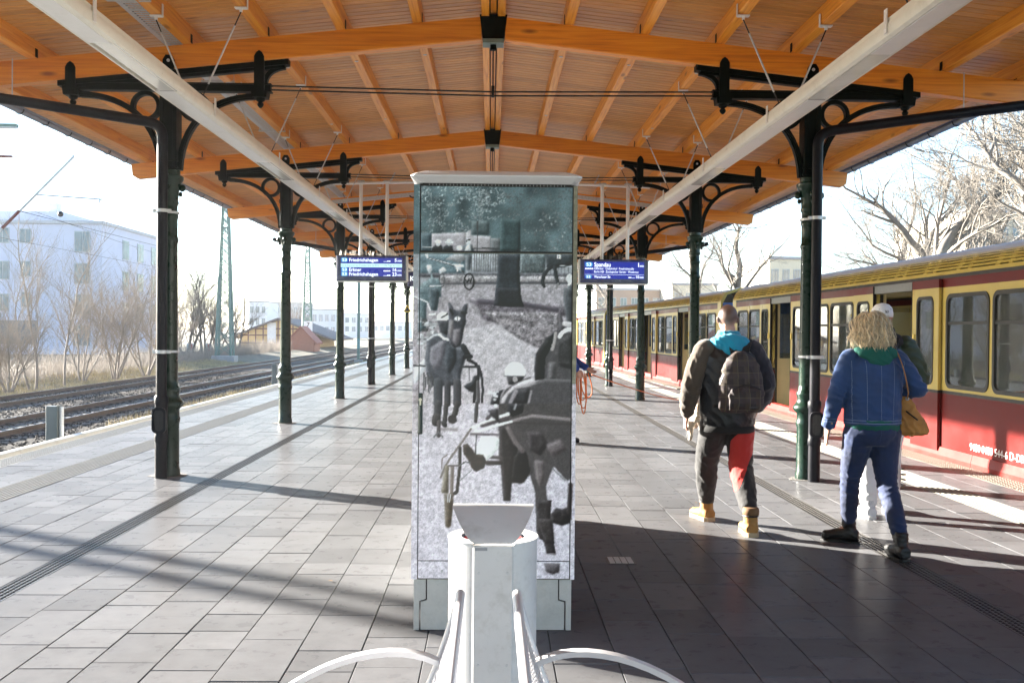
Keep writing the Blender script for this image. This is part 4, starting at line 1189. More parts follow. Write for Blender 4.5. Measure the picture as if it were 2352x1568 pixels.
# lid with chamfered front and a row of vent slots
lx0, lx1 = hit(942, 425, Y=CY0 - .05).x - CXM, hit(1338, 425, Y=CY0 - .05).x - CXM
lz0, lz1 = ZT + .004, hit(1132, 397, Y=CY0 - .05).z
LID = M("lid_white", (0.66, 0.66, 0.67), 0.45, var=.05, dark=(.42, .41, .40, .3), dscale=5)
m = MB()
rows = [(lx0 + .03, lx1 - .03, -.005, .66, lz0), (lx0, lx1, -.05, .69, lz0 + .03), (lx0, lx1, -.05, .69, lz1 - .012), (lx0 + .02, lx1 - .02, -.03, .67, lz1), (lx0 + .06, lx1 - .06, .03, .6, lz1 + .02)]
vsr = []
for (a, b, c_, d_, z) in rows:
    cc = .03 if z < lz1 - .02 else .02
    vsr += [(a + cc, c_, z), (b - cc, c_, z), (b, c_ + cc, z), (b, d_, z), (a, d_, z), (a, c_ + cc, z)]
fs = [tuple(range(6))[::-1], tuple(range(24, 30))]
for k in range(4):
    for i in range(6): fs.append((k*6 + i, k*6 + (i+1) % 6, k*6 + 6 + (i+1) % 6, k*6 + 6 + i))
m.add(vsr, fs); m.build("lid", LID, cab)
m = MB().box(xl + .01 - CXM, xr - .01 - CXM, -.004, .005, ZT - .011, ZT + .003).build("vent_slot", BLACK, cab)
vt = MB()
for k in range(40):
    x = xl + .045 - CXM + k * (xr - xl - .09) / 39
    vt.box(x - .0012, x + .0012, -.0065, -.0042, ZT - .009, ZT + .002)
tag(vt.build("vent_teeth", CABM, m), kind="stuff")
# lock handle
hx = hit(966, 950, Y=CY0).x - CXM; hz0, hz1 = hit(966, 996, Y=CY0).z, hit(966, 902, Y=CY0).z
LOCK = M("dark_green_lock", (0.02, 0.035, 0.03), 0.4, var=.2)
lk = MB().cbox(hx - .0115, hx + .0115, -.024, -.008, hz0, hz1, .003).build("lock_handle", LOCK, cab)
MB().cbox(hx - .008, hx + .008, -.036, -.0245, hz0 + .006, hz0 + .15, .004).build("lever", LOCK, lk)
ky = MB(); ky.tube([(hx, -.0245, hz1 - .033), (hx, -.029, hz1 - .033)], .0085, 14); ky.box(hx - .004, hx + .004, -.028, -.0245, hz1 - .062, hz1 - .04); ky.build("lock_cylinder", M("pale_brass", (.62, .60, .48), .35, metal=.4), lk)
MB().tube([(hit(1015, 1310, Y=CY0).x - CXM, -.012, hit(1015, 1310, Y=CY0).z), (hit(1015, 1310, Y=CY0).x - CXM, -.003, hit(1015, 1310, Y=CY0).z)], .006, 10).build("screw", GALV, cab)
# plinth with stepped panels
PL = M("plinth_concrete", (0.42, 0.42, 0.40), 0.75, var=.12, vscale=12, bump=.3, bscale=60, dark=(.20, .20, .19, .5), dscale=6)
pw = (hit(1311, 1440, Y=CY0 + .015).x - hit(949.5, 1440, Y=CY0 + .015).x) / 2
pl_ = MB().box(-pw + .035, pw - .035, .03, .58, 0.0, ZBm - .002).build("plinth", BLACK, cab)
for s_ in (-1, 1):
    MB().prism([(s_*pw, .004), (s_*(pw - .028), .004), (s_*(pw - .028), .155), (s_*(pw - .062), .165), (s_*(pw - .062), ZBm - .006), (s_*pw, ZBm - .006)], ident, .012, .06).build("plinth_corner", PL, pl_)
MB().prism([(-pw + .036, .004), (pw - .036, .004), (pw - .036, .148), (pw - .069, .158), (pw - .069, ZBm - .006), (-pw + .069, ZBm - .006), (-pw + .069, .158), (-pw + .036, .148)], ident, .016, .06).build("plinth_panel", PL, pl_)
MB().box(-hw + .02, hw - .02, .0, .02, ZBm - .0015, ZBm + .0).build("edge_trim", OLIVE, cab)

# second, plain cabinet row standing behind (its long shadow falls across the paving)
c2 = thing("equipment_cabinet", "long low grey equipment cabinet standing hidden directly behind the photo wrapped one", "cabinet", (CXM, CY0 + .64, 0))
MB().cbox(-.40, .40, 0, 2.62, .12, 1.30, .01).build("body", CABM, c2)
MB().cbox(-.43, .43, -.005, 2.66, 1.302, 1.36, .015).build("lid", LID, c2)
MB().box(-.38, .38, .02, 2.60, 0, .119).build("plinth", PL, c2)
for k in range(3):
    MB().cbox(-.404, -.401, .05 + k*.86, .88 + k*.86, .2, 1.25, .001).build("door", CABM, c2)

# ================================================================== LITTER BIN
BINM = M("bin_powder_coat", (0.56, 0.555, 0.55), 0.42, var=.05, vscale=6, bump=.05, bscale=300, dark=(.30, .28, .25, .45), dscale=11)
BY = 3.60; bc = hit(1132.5, 1229, Y=BY); bz = bc.z; br_ = .163
bn = thing("litter_bin", "pale grey round litter bin with a flared hood on a flat post, before the cabinet", "litter bin", (bc.x, BY, 0))
# body: cylinder cut flat at the front
ang = [R(-90 + 27 + (360 - 54) * i / 40) for i in range(41)]
out_ = [(br_*math.cos(a), br_*math.sin(a)) for a in ang]
def shell(name, r0, r1, z0, z1, mat):
    o_ = [(r0*math.cos(a), r0*math.sin(a)) for a in ang]; i_ = [(r1*math.cos(a), r1*math.sin(a)) for a in ang]
    m = MB(); n = len(o_)
    vs_ = [(u, v, z0) for u, v in o_] + [(u, v, z0) for u, v in i_] + [(u, v, z1) for u, v in o_] + [(u, v, z1) for u, v in i_]
    fs = []
    for i in range(n - 1):
        fs += [(i, i+1, 2*n+i+1, 2*n+i), (n+i+1, n+i, 3*n+i, 3*n+i+1), (2*n+i, 2*n+i+1, 3*n+i+1, 3*n+i), (i+1, i, n+i, n+i+1)]
    fs += [(0, 2*n, 3*n, n), (n-1, 2*n-1, 4*n-1, 3*n-1)]
    m.add(vs_, fs)
    return m.build(name, mat, bn, angle=40)
shell("drum", br_ - .004, br_ - .009, .10, bz - .004, BINM)
shell("rim", br_, br_ - .048, bz - .003, bz + .001, BINM)
shell("liner", br_ - .055, br_ - .058, bz - .30, bz - .01, M("red_liner_bag", (0.35, 0.02, 0.02), 0.45, var=.3, vscale=12, bump=.6, bscale=25))
MB().lathe([(.10, .0), (.14, .008), (.14, .10), (br_ - .008, .105)], n=24).build("bin_foot", BINM, bn)
fy = -br_*math.cos(R(27))
pwid = .066
MB().prism([(-pwid, fy - .005), (pwid, fy - .005), (pwid + .012, fy + .012), (pwid + .012, fy + .05), (-pwid - .012, fy + .05), (-pwid - .012, fy + .012)], lambda u, v, w: (u, v, w), 0, bz - .006).build("post", BINM, bn)
MB().box(-pwid - .010, pwid + .010, fy - .0062, fy - .004, bz - .0055, bz - .0045).build("post_cap", BLACK, bn)
MB().box(-pwid + .004, -pwid + .046, fy - .0072, fy - .005, bz - .022, bz - .012).build("plate", M("plate_grey", (.25, .26, .28), .4), bn)
MB().tube([(pwid + .035, fy + .016, bz - .30), (pwid + .035, fy + .030, bz - .30)], .012, 12).build("lock", BLACK, bn)
for sx_, zz_ in ((-.05, -.42), (.05, -.42), (-.05, -.10), (.05, -.10)):
    MB().tube([(sx_, fy - .0085, bz + zz_), (sx_, fy - .0045, bz + zz_)], .0045, 8).build("screw", GALV, bn)
# hood: sheet that widens upwards and curves back
hd = MB(); nh = 14; nu = 12
ztop = hit(1132, 1150, Y=BY + .06).z
front = []
for j in range(nh + 1):
    t = j / nh
    z = bz + .002 + (ztop - bz) * t
    yb = fy - .004 + .16 * (t ** 1.6) * .9
    w = .066 + (.150 - .066) * (t ** .72)
    if t > .94: w -= .006 * (t - .94) / .06
    for i in range(nu + 1):
        u = -1 + 2*i/nu
        front.append((u*w, yb + .012*(1 - u*u)*math.sin(math.pi*t), z))
nn = len(front)
hd.v = front + [(x, y + .0035, z - .001) for x, y, z in front]
for j in range(nh):
    for i in range(nu):
        a = j*(nu+1) + i
        hd.f.append((a, a+1, a+nu+2, a+nu+1)); hd.f.append((nn+a+1, nn+a, nn+a+nu+1, nn+a+nu+2))
edge = [i for i in range(nu+1)] + [j*(nu+1)+nu for j in range(1, nh+1)] + [nh*(nu+1)+i for i in range(nu-1, -1, -1)] + [j*(nu+1) for j in range(nh-1, 0, -1)]
for k in range(len(edge)):
    a, b = edge[k], edge[(k+1) % len(edge)]
    hd.f.append((b, a, nn+a, nn+b))
hd.build("hood", BINM, bn, angle=50)

# ================================================================== BACK-TO-BACK BENCHES
BENCH = M("bench_white_coat", (0.50, 0.50, 0.52), 0.35, var=.03, coat=.2)
def make_bench(s_):
    """back rest near x=0, seat towards s_ (left: -1)"""
    w_ = "left" if s_ < 0 else "right"
    far_ = hit(1072, 1366, Z=.86).y
    t = thing("bench", f"white metal mesh bench facing {w_}, its back rest and curved armrest in the foreground", "bench", (s_*.075, far_, 0), group="back-to-back mesh benches")
    L_ = 2.2
    # profile in (x outwards, z): from back top to seat front
    prof = bezier((0.0, 0, .86), (0.02, 0, .78), (.09, 0, .55), (.17, 0, .46), 12) + bezier((.17, 0, .46), (.25, 0, .415), (.42, 0, .44), (.55, 0, .455), 8)[1:]
    for yy in (-.012, -.74, -1.46, -L_ + .012):
        MB().tube([(s_*p.x, yy, p.z) for p in prof], .010 if yy in (-.74, -1.46) else .0125, 10).build("frame", BENCH, t, smooth=True)
    MB().tube([(s_*.0, .005, .862), (s_*.0, -L_ - .005, .862)], .0125, 12).build("top_rail", BENCH, t, angle=50)
    MB().tube([(s_*.55, .005, .455), (s_*.55, -L_ - .005, .455)], .018, 12).build("front_rail", BENCH, t, angle=50)
    ms = MB(); npf = 44
    P = []
    for i in range(npf + 1):
        f_ = i / npf * (len(prof) - 1); k = min(int(f_), len(prof) - 2)
        P.append(prof[k].lerp(prof[k+1], f_ - k))
    for i, p in enumerate(P):                                  # long wires
        ms.bar((s_*p.x, -.02, p.z), (s_*p.x, -L_ + .02, p.z), .006, .003)
    for j in range(74):                                        # cross wires
        yy = -.03 - j * (L_ - .06) / 73
        for a, b in zip(P[:-1:3], P[3::3]):
            ms.bar((s_*a.x, yy, a.z), (s_*b.x, yy, b.z), .005, .003, (0, 1, 0))
    tag(ms.build("mesh_panel", BENCH, t, fix=False), kind="stuff")
    for yy in (-.06, -L_ + .06):
        ap = bezier((s_*.035, yy, .69), (s_*.12, yy, .755), (s_*.30, yy, .74), (s_*.47, yy, .615), 12) + [Vector((s_*.53, yy, .52)), Vector((s_*.54, yy, .46))]
        a_ = MB()
        pts2 = [(p.x, p.z) for p in ap]
        add_band(a_, pts2, .014, yy - .016, yy + .016)
        a_.build("armrest", BENCH, t, angle=40)
    for yy in (-.4, -L_ + .4):
        l_ = MB(); l_.bar((s_*.10, yy, .44), (s_*.14, yy, .02), .05, .05, (1, 0, 0)); l_.bar((s_*.02, yy, .015), (s_*.46, yy, .015), .06, .03); l_.bar((s_*.06, yy, .42), (s_*.52, yy, .425), .03, .04)
        l_.build("leg", BENCH, t)
make_bench(-1); make_bench(1)
# ================================================================== DEPARTURE DISPLAYS
def text_mesh(txt, size, bold=False, width=None):
    cu = bpy.data.curves.new("lettering", 'FONT'); cu.body = txt; cu.size = size; cu.resolution_u = 3
    if bold: cu.offset = size * .012
    ob = bpy.data.objects.new("lettering", cu); COL.objects.link(ob)
    dg = bpy.context.evaluated_depsgraph_get()
    me = bpy.data.meshes.new_from_object(ob.evaluated_get(dg))
    bpy.data.objects.remove(ob); bpy.data.curves.remove(cu)
    if width and len(me.vertices):
        xs = [v.co.x for v in me.vertices]; s_ = width / (max(xs) - min(xs)); x0 = min(xs)
        for v in me.vertices: v.co.x = (v.co.x - x0) * s_
    me.name = "lettering"
    return me
def place_text(txt, parent, x, y, z, size, mat, width=None, right=False, bold=True, rot=(R(90), 0, 0)):
    me = text_mesh(txt, size, bold, width)
    if right:
        mx = max(v.co.x for v in me.vertices)
        for v in me.vertices: v.co.x -= mx
    return link("lettering", me, mat, parent, (x, y, z), rot)
NAVY = M("display_housing_blue", (0.012, 0.018, 0.10), 0.25, var=.1, coat=.4)
SCREEN = M("display_screen_blue", (0.010, 0.022, 0.26), 0.3, var=.02, emit=.10)
TXT = M("display_white_text", (0.75, 0.85, 0.95), 0.5, var=0, emit=.16)
CYAN = M("display_line_badge", (0.02, 0.22, 0.50), 0.5, var=0, emit=.12)
BARM = M("display_ticker_bar", (0.45, 0.70, 0.75), 0.5, var=.02, emit=.12)
def train_icon(parent, x, y, z, s, n, lead=0.0):
    m = MB()
    if lead: m.box(x, x + lead, y - .001, y, z, z + s*.12)
    for k in range(n):
        a = x + lead + k * s * .62
        m.prism([(a, z), (a + s*.56, z), (a + s*.56, z + s*.26), (a + s*.46, z + s*.38), (a + s*.10, z + s*.38), (a, z + s*.2)], ident, y - .001, y)
    return m.build("train_symbol", TXT, parent)
def display(px0, px1, py0, py1, Y, label, rows, yaw):
    c = hit((px0 + px1)/2, (py0 + py1)/2, Y=Y)
    w = (px1 - px0) / F_PX * Y; h = (py1 - py0) / F_PX * Y
    t = thing("departure_display", label, "departure display", (c.x, Y, c.z), yaw, group="hanging departure displays")
    f = -.14
    MB().cbox(-w/2, w/2, f, .14, -h/2, h/2, .012).build("housing", NAVY, t)
    MB().box(-w/2 + .004, w/2 - .004, f - .012, .15, -h/2 - .022, -h/2 - .001).build("bottom_rail", GALV, t)
    MB().box(w/2 + .001, w/2 + .014, f + .02, .15, -h/2, h/2).build("side_plate", GALV, t)
    MB().box(-w/2 - .014, -w/2 - .001, f + .02, .15, -h/2, h/2).build("side_plate", GALV, t)
    scx0, scx1, scz0, scz1 = -w/2 + .085*w/1.36, w/2 - .075*w/1.36, -h/2 + .085*h/.5, h/2 - .05*h/.5
    sc_ = MB().box(scx0, scx1, f - .003, f - .0005, scz0, scz1).build("screen", SCREEN, t)
    rows(sc_, scx0, scx1, scz0, scz1, f - .0045)
    sp = MB(); rg = random.Random(2)
    for i in range(110):
        x = rg.uniform(-w/2 + .02, w/2 - .02); yy = rg.uniform(-.12, .12)
        sp.tube([(x, yy, h/2), (x + rg.uniform(-.035, .035), yy + rg.uniform(-.03, .03), h/2 + rg.uniform(.06, .125))], .0016, 3)
    tag(sp.build("bird_spikes", M("spike_steel", (.16, .14, .11), .4, metal=.5), t, fix=False), kind="stuff")
    for k in (-.17, .21):
        MB().tube([(k*w, 0, h/2), (k*w, 0, 4.44 - c.z)], .034, 12).build("pole", WHITE, t, angle=50)
        MB().cbox(k*w - .07, k*w + .07, -.06, .06, 4.44 - c.z - .0, 4.47 - c.z, .005).build("pole_clamp", GALV, t)
    return t
def rows_left(p, x0, x1, z0, z1, y):
    W, H = x1 - x0, z1 - z0
    def row(zf, name, mins, icon_n, lead):
        z = z0 + zf*H
        MB().prism(rrect(x0 + .01, x0 + .135, z - .012, z + .075, .03, 4), ident, y - .0005, y + .001).build("line_badge", CYAN, p)
        place_text("S3", p, x0 + .028, y - .001, z + .005, .078, TXT, .088)
        place_text(name, p, x0 + .165, y - .001, z, .092, TXT, .036*len(name) + .02)
        place_text(mins, p, x1 - .105, y - .001, z, .092, TXT, right=True)
        place_text("min", p, x1 - .088, y - .001, z, .062, TXT, .078)
        train_icon(p, x1 - .36, y, z, .055, icon_n, lead)
    row(.80, "Friedrichshagen", "5", 2, .07)
    MB().box(x0, x1, y, y + .001, z0 + .49*H, z0 + .69*H).build("ticker_bar", BARM, p)
    place_text("itte ab Köpenick den Ersatzbus bzw. die BVG. +++ Die Züge der Linie S", p, x0 + .01, y - .001, z0 + .545*H, .052, M("ticker_text", (.12, .25, .32), .5, var=0), W - .02, bold=False)
    row(.27, "Erkner", "16", 4, 0)
    row(.03, "Friedrichshagen", "23", 2, .07)
def rows_right(p, x0, x1, z0, z1, y):
    W, H = x1 - x0, z1 - z0
    z = z0 + .73*H
    MB().prism(rrect(x0 + .02, x0 + .165, z - .012, z + .082, .04, 4), ident, y - .0005, y + .001).build("line_badge", CYAN, p)
    place_text("S3", p, x0 + .042, y - .001, z + .006, .086, TXT, .095)
    place_text("Spandau", p, x0 + .195, y - .001, z - .005, .118, TXT, .32)
    place_text("1", p, x1 - .105, y - .001, z - .005, .118, TXT, right=True)
    place_text("min", p, x1 - .088, y - .001, z - .005, .062, TXT, .078)
    train_icon(p, x0 + .015, y, z0 + .555*H, .066, 4)
    place_text("Ostkreuz · Ostbahnhof · Friedrichstraße ·", p, x0 + .195, y - .001, z0 + .545*H, .062, TXT, .80, bold=False)
    place_text("Berlin Hbf · Zoologischer Garten · Westkreuz", p, x0 + .195, y - .001, z0 + .36*H, .062, TXT, .87, bold=False)
    MB().box(x0 + .01, x1 - .005, y, y + .001, z0 + .25*H, z0 + .262*H).build("rule", TXT, p)
    MB().prism(rrect(x0 + .025, x0 + .145, z0 + .035*H, z0 + .035*H + .065, .025, 4), ident, y - .0005, y + .001).build("line_badge", CYAN, p)
    place_text("S3", p, x0 + .045, y - .001, z0 + .06*H, .06, TXT, .075)
    place_text("Warschauer Str.", p, x0 + .195, y - .001, z0 + .06*H, .066, TXT, .33)
    train_icon(p, x1 - .31, y, z0 + .07*H, .05, 2, .0)
    MB().box(x1 - .24, x1 - .18, y - .001, y, z0 + .07*H, z0 + .085*H).build("train_symbol", TXT, p)
    place_text("10", p, x1 - .10, y - .001, z0 + .06*H, .072, TXT, right=True)
    place_text("min", p, x1 - .088, y - .001, z0 + .06*H, .060, TXT, .078)
DYL = 19.6
display(776, 934, 588, 645, DYL, "blue departure display on the left listing Friedrichshagen and Erkner trains", rows_left, R(-2))
display(1330, 1486, 597, 651, DYL, "blue departure display on the right announcing a train to Spandau", rows_right, R(1))
# carrier tubes and conduit across the roof above the displays
ct = thing("carrier_tube", "white cross tube under the roof that carries both departure displays", "cross tube", (0, DYL, 4.43))
MB().tube([(-3.1, 0, -.03), (-1.2, 0, .03), (1.2, 0, .03), (3.1, 0, -.03)], .03, 10).build("tube", WHITE, ct, angle=50)
for x in (-3.1, -2.0, 2.0, 3.1):
    MB().bar((x, 0, 0), (x + .1, 0, .2), .03, .03).build("strut", GALV, ct)
cb = thing("cable_duct", "pale perforated cable duct crossing the roof behind the displays", "cable duct", (0, DYL + 1.6, 4.30))
for s_ in (-1, 1):
    MB().prism([(s_*3.4, -.10), (s_*.05, .26), (s_*.05, .34), (s_*3.4, -.02)], ident, -.03, .03).build("duct", GALV, cb)
blk = MB(); blk.tube([p for p in bezier((-1.75, 0, .1), (-1.6, -.3, -.1), (-1.3, -.3, .25), (-1.15, 0, .25), 12)], .016, 6)
blk.build("black_cable", BLACK, cb, smooth=True)

# station name sign farther down the platform, mostly hidden by the cabinet
c = hit(944, 641, Y=31)
ns = thing("station_sign", "dark blue station name sign hanging beyond the left display, cut off by the cabinet", "sign", (c.x, 31, c.z))
MB().cbox(-.10, 1.9, -.04, .04, -.23, .23, .01).build("board", NAVY, ns)
place_text("K", ns, -.035, -.043, -.06, .22, TXT)
for x in (.2, 1.5): MB().tube([(x, 0, .23), (x, 0, 4.3 - c.z)], .02, 8).build("pole", WHITE, ns)
# small yellow warning triangle on a far column
c = hit(935.5, 711, Y=YF[8] - .12)
ws = thing("warning_sign", "small yellow triangular warning sign on a far left column", "sign", (c.x, c.y, c.z))
MB().prism([(-.17, -.10), (.17, -.10), (0, .2)], ident, 0, .008).build("plate", M("warning_yellow", (.7, .5, .03), .4), ws)
MB().prism([(-.11, -.065), (.11, -.065), (0, .13)], ident, -.003, -.001).build("symbol", BLACK, ws)
# ================================================================== TRAIN
YEL = M("train_ochre_paint", (0.52, 0.40, 0.10), 0.34, var=.07, vscale=2, coat=.1, spec=.35, dark=(.30, .21, .06, .35), dscale=1.6)
RED = M("train_red_paint", (0.125, 0.0105, 0.009), 0.36, var=.10, vscale=2, coat=.0, spec=.2, dark=(.07, .015, .013, .5), dscale=1.2)
SKIRT = M("train_skirt_red", (0.22, 0.020, 0.015), 0.45, var=.12, vscale=3, spec=.2, dark=(.3, .06, .05, .4), dscale=2)
ROOF = M("train_roof_grey", (0.50, 0.50, 0.50), 0.5, var=.08)
INNER = M("train_interior_cream", (0.72, 0.62, 0.36), 0.5, var=.05)
INFLOOR = M("train_floor", (0.12, 0.11, 0.10), 0.6, var=.15)
SEAT = M("seat_blue_fabric", (0.03, 0.08, 0.14), 0.8, var=.4, vscale=40)
TGLASS = glass("train_glass", (0.90, 0.93, 0.91), 0.02, 1.9, milk=.045)
DGREY = M("door_header_grey", (0.20, 0.21, 0.21), 0.4, metal=.3, var=.15, vscale=15)
UNDER = M("underframe", (0.03, 0.028, 0.026), 0.8, var=.3)
BELLOWS = M("blue_gangway", (0.11, 0.20, 0.46), 0.5, var=.3, vscale=8)
CL = 18.8; DC = [CL/2 - 5.42, CL/2, CL/2 + 5.42]; DW = .675; LEAF = .80; CWID = 2.9
def win_layout():
    out = []
    ends = [0.35] + [c + DW + LEAF for c in DC]
    starts = [c - DW - LEAF for c in DC] + [CL - .35]
    for a, b in zip(ends, starts):
        n = 2; g_ = .15; w = (b - a - g_*(n + 1)) / n
        for k in range(n): out.append((a + g_ + k*(w + g_), a + g_ + k*(w + g_) + w))
    return out
WINS = win_layout(); WZ0, WZ1 = .93, 2.03
def band(name, mat, parent, x0, x1, z0, z1, cuts, y0=0.0, y1=CL):
    """wall band with rectangular openings cut out; a cut of full height starts a new piece"""
    m = MB(); y = y0; o = None
    for (a, b, c, d) in sorted(cuts) + [(y1, y1, 0, 0)]:
        if a > y + 1e-4: m.box(x0, x1, y, a, z0, z1)
        if b > a:
            if c <= z0 and d >= z1:
                if m.v: o = m.build(name, mat, parent)
                m = MB()
            else:
                if c > z0 + 1e-4: m.box(x0, x1, a, b, z0, c)
                if d < z1 - 1e-4: m.box(x0, x1, a, b, d, z1)
        y = max(y, b)
    if m.v: o = m.build(name, mat, parent)
    return o
def window(parent, a, b, z0, z1, x, divider=True, out=-1, r=.09):
    """rubber frame, glass, top light divider; x is the outer wall plane"""
    f = MB().ring2(rrect(a - .035, b + .035, z0 - .035, z1 + .035, r + .03), rrect(a + .012, b - .012, z0 + .012, z1 - .012, r), in_yz, x + out*.012, x - out*.02)
    fr = f.build("window", BLACK, parent)
    g_ = MB().box(min(x - out*.008, x - out*.012), max(x - out*.008, x - out*.012), a, b, z0, z1).build("pane", TGLASS, fr)
    if divider:
        zd = z1 - .30*(z1 - z0)
        MB().box(min(x + out*.006, x - out*.02), max(x + out*.006, x - out*.02), a + .01, b - .01, zd - .018, zd + .018).build("divider", BLACK, fr)
    return fr
def make_car(label):
    t = thing("train_car", label, "train car", group="coupled train cars at the right platform edge")
    T = .05
    doors = [(c - DW, c + DW, 0, 2.14) for c in DC]
    for side, x0, x1, out in (("near", 0, T, -1), ("far", CWID - T, CWID, 1)):
        xo = x0 if out < 0 else x1
        dz = [(a, b, -5, 9) for a, b, _, _ in doors]
        band("lower_panel", RED, t, x0, x1, .02, .822, dz)
        wc = [(a, b, WZ0, WZ1) for a, b in WINS]
        band("window_band", YEL, t, x0, x1, .862, 2.15, wc + dz)
        band("upper_band", RED, t, x0, x1, 2.15, 2.262, dz)
        band("waist_line", BLACK, t, x0 - (.003 if out < 0 else 0), x1 + (.003 if out > 0 else 0), .8225, .8615, dz)
        band("roof_line", BLACK, t, x0 - (.004 if out < 0 else 0), x1 + (.004 if out > 0 else 0), 2.2625, 2.305, [])
        for a, b in WINS: window(t, a, b, WZ0, WZ1, xo, True, out)
        if out < 0:
            sk = []
            y = 0.0
            while y < CL - .01:
                b = min(CL, y + 2.35)
                MB().prism([(-.045, -.06), (-.045, .05), (-.02, .15), (.05, .165), (.05, -.06)], lambda u, v, w: (u, w, v), y + .004, b - .004).build("skirt_panel", SKIRT, t); y = b
    # floor, ceiling, roof
    MB().box(T + .001, CWID - T - .001, 0.02, CL - .02, -.12, .019).build("floor", INFLOOR, t)
    MB().box(T + .001, CWID - T - .001, 0.02, CL - .02, 2.31, 2.33).build("ceiling", INNER, t)
    MB().box(.2, CWID - .2, .3, CL - .3, -.9, -.121).build("underframe", UNDER, t)
    half = [(.115, 2.535), (.15, 2.575), (.24, 2.615), (.45, 2.66), (.8, 2.70), (CWID/2, 2.72)]
    prof = half + [(CWID - u, v) for u, v in half[::-1][1:]]
    prof2 = prof + [(CWID - .3, 2.36), (.3, 2.36)]
    MB().prism(prof2, lambda u, v, w: (u, w, v), .02, CL - .02).build("roof", ROOF, t, angle=40)
    # louvred cornice panels
    gp = MB()
    P0, P1 = Vector((-.004, 2.306)), Vector((.112, 2.536))
    def strip_(f0, f1, ya, yb, off):
        d = (P1 - P0); nrm = Vector((-d.y, d.x)).normalized()
        bow = lambda f: nrm * (.030*math.sin(math.pi*f))
        a = P0 + d*f0 + bow(f0); b = P0 + d*f1 + bow(f1)
        q = [a, b, b - nrm*off, a - nrm*off]
        gp.add([(p.x, ya, p.y) for p in q] + [(p.x, yb, p.y) for p in q], [(0,1,2,3),(7,6,5,4),(0,4,5,1),(1,5,6,2),(2,6,7,3),(3,7,4,0)])
    strip_(0, .16, 0, .94, .03); strip_(.86, 1, 0, .94, .03)
    for k in range(4): strip_(.245 + k*.16, .325 + k*.16, .0, .94, .02)
    for ya, yb in ((0, .05), (.62, .70), (.89, .94)): strip_(.16, .86, ya, yb, .014)
    gmesh = gp.mesh("grille_panel"); gmesh.materials.append(YEL)
    for k in range(20): link("grille_panel", gmesh, None, t, (0, .0 + k*.94, 0))
    MB().prism([(.03, 2.306), (.145, 2.50), (.15, 2.536), (.3, 2.536), (.3, 2.306)], lambda u, v, w: (u, w, v), .01, CL - .01).build("grille_backing", M("grille_dark", (.06, .05, .02), .7), t)
    MB().prism([(CWID, 2.306), (CWID - .1, 2.536), (CWID - .3, 2.536), (CWID - .3, 2.306)], lambda u, v, w: (u, w, v), .01, CL - .01).build("cornice", YEL, t)
    # doors: platform side slid open, far side closed
    for c in DC:
        for s_ in (-1, 1):
            MB().box(.0, .10, min(c + s_*DW, c + s_*(DW + .03)), max(c + s_*DW, c + s_*(DW + .03)), .02, 2.14).build("door_jamb", BLACK, t)
        MB().box(-.035, .06, c - DW - .03, c + DW + .03, 2.145, 2.257).build("door_header", DGREY, t)
        MB().box(-.04, .12, c - DW, c + DW, -.02, .021).build("door_sill", GALV, t)
        for s_ in (-1, 1):
            a, b = sorted((c + s_*(DW + .012), c + s_*(DW + LEAF)))
            lf = band("door_leaf", YEL, t, -.048, -.012, .86, 2.15, [(a + .17, b - .17, .95, 2.02)], a, b)
            MB().box(-.0495, -.012, a, b, .10, .822).build("leaf_panel", RED, lf)
            MB().box(-.0505, -.012, a, b, .8225, .8595).build("leaf_line", BLACK, lf)
            MB().box(-.0505, -.012, a, b, 2.1505, 2.258).build("leaf_top", RED, lf)
            e0 = c + s_*(DW + .012)
            MB().box(-.052, -.008, min(e0, e0 - s_*.012), max(e0, e0 - s_*.012), .10, 2.25).build("leaf_seal", BLACK, lf)
            w_ = MB().ring2(rrect(a + .14, b - .14, .92, 2.05, .10), rrect(a + .18, b - .18, .96, 2.01, .075), in_yz, -.056, -.03).build("leaf_window", BLACK, lf)
            MB().box(-.034, -.03, a + .16, b - .16, .94, 2.03).build("pane", TGLASS, lf)
            MB().tube([(-.055, e0 + s_*.075, 1.45), (-.05, e0 + s_*.075, 1.56)], .022, 8).build("handle", M("handle_brass", (.45, .33, .08), .4, metal=.5), lf)
            a2, b2 = sorted((c, c + s_*DW))
            dl = band("door_leaf", YEL, t, CWID - .04, CWID - .005, .05, 2.14, [(a2 + .14, b2 - .14, .95, 2.02)], a2 + .004, b2 - .004)
            MB().box(CWID - .022, CWID - .018, a2 + .12, b2 - .12, .93, 2.04).build("pane", TGLASS, dl)
        # draught screens inside and grab poles
        for s_ in (-1, 1):
            ys_ = c + s_*(DW + .06)
            sc = MB().box(.06, .62, ys_ - .02, ys_ + .02, .02, 1.05); sc.box(.06, .16, ys_ - .02, ys_ + .02, 1.05, 2.3)
            o_ = sc.build("draught_screen", INNER, t)
            MB().box(.161, .60, ys_ - .004, ys_ + .004, 1.051, 1.95).build("pane", TGLASS, o_)
            MB().tube([(.62, ys_, .02), (.62, ys_, 2.3)], .018, 8).build("grab_pole", GALV, t)
            sc2 = MB().box(CWID - .62, CWID - .06, ys_ - .02, ys_ + .02, .02, 2.0).build("draught_screen", INNER, t)
    # seats
    for a, b in WINS[::1]:
        for xs_, xe in ((.10, 1.02), (CWID - 1.02, CWID - .10)):
            yb = a - .02
            s1 = MB().cbox(xs_, xe, yb + .10, yb + .52, .32, .44, .03); s1.cbox(xs_, xe, yb + .0, yb + .11, .38, 1.12, .03); s1.box(xs_ + .1, xe - .1, yb + .1, yb + .4, .02, .32)
            s1.build("seat", SEAT, t)
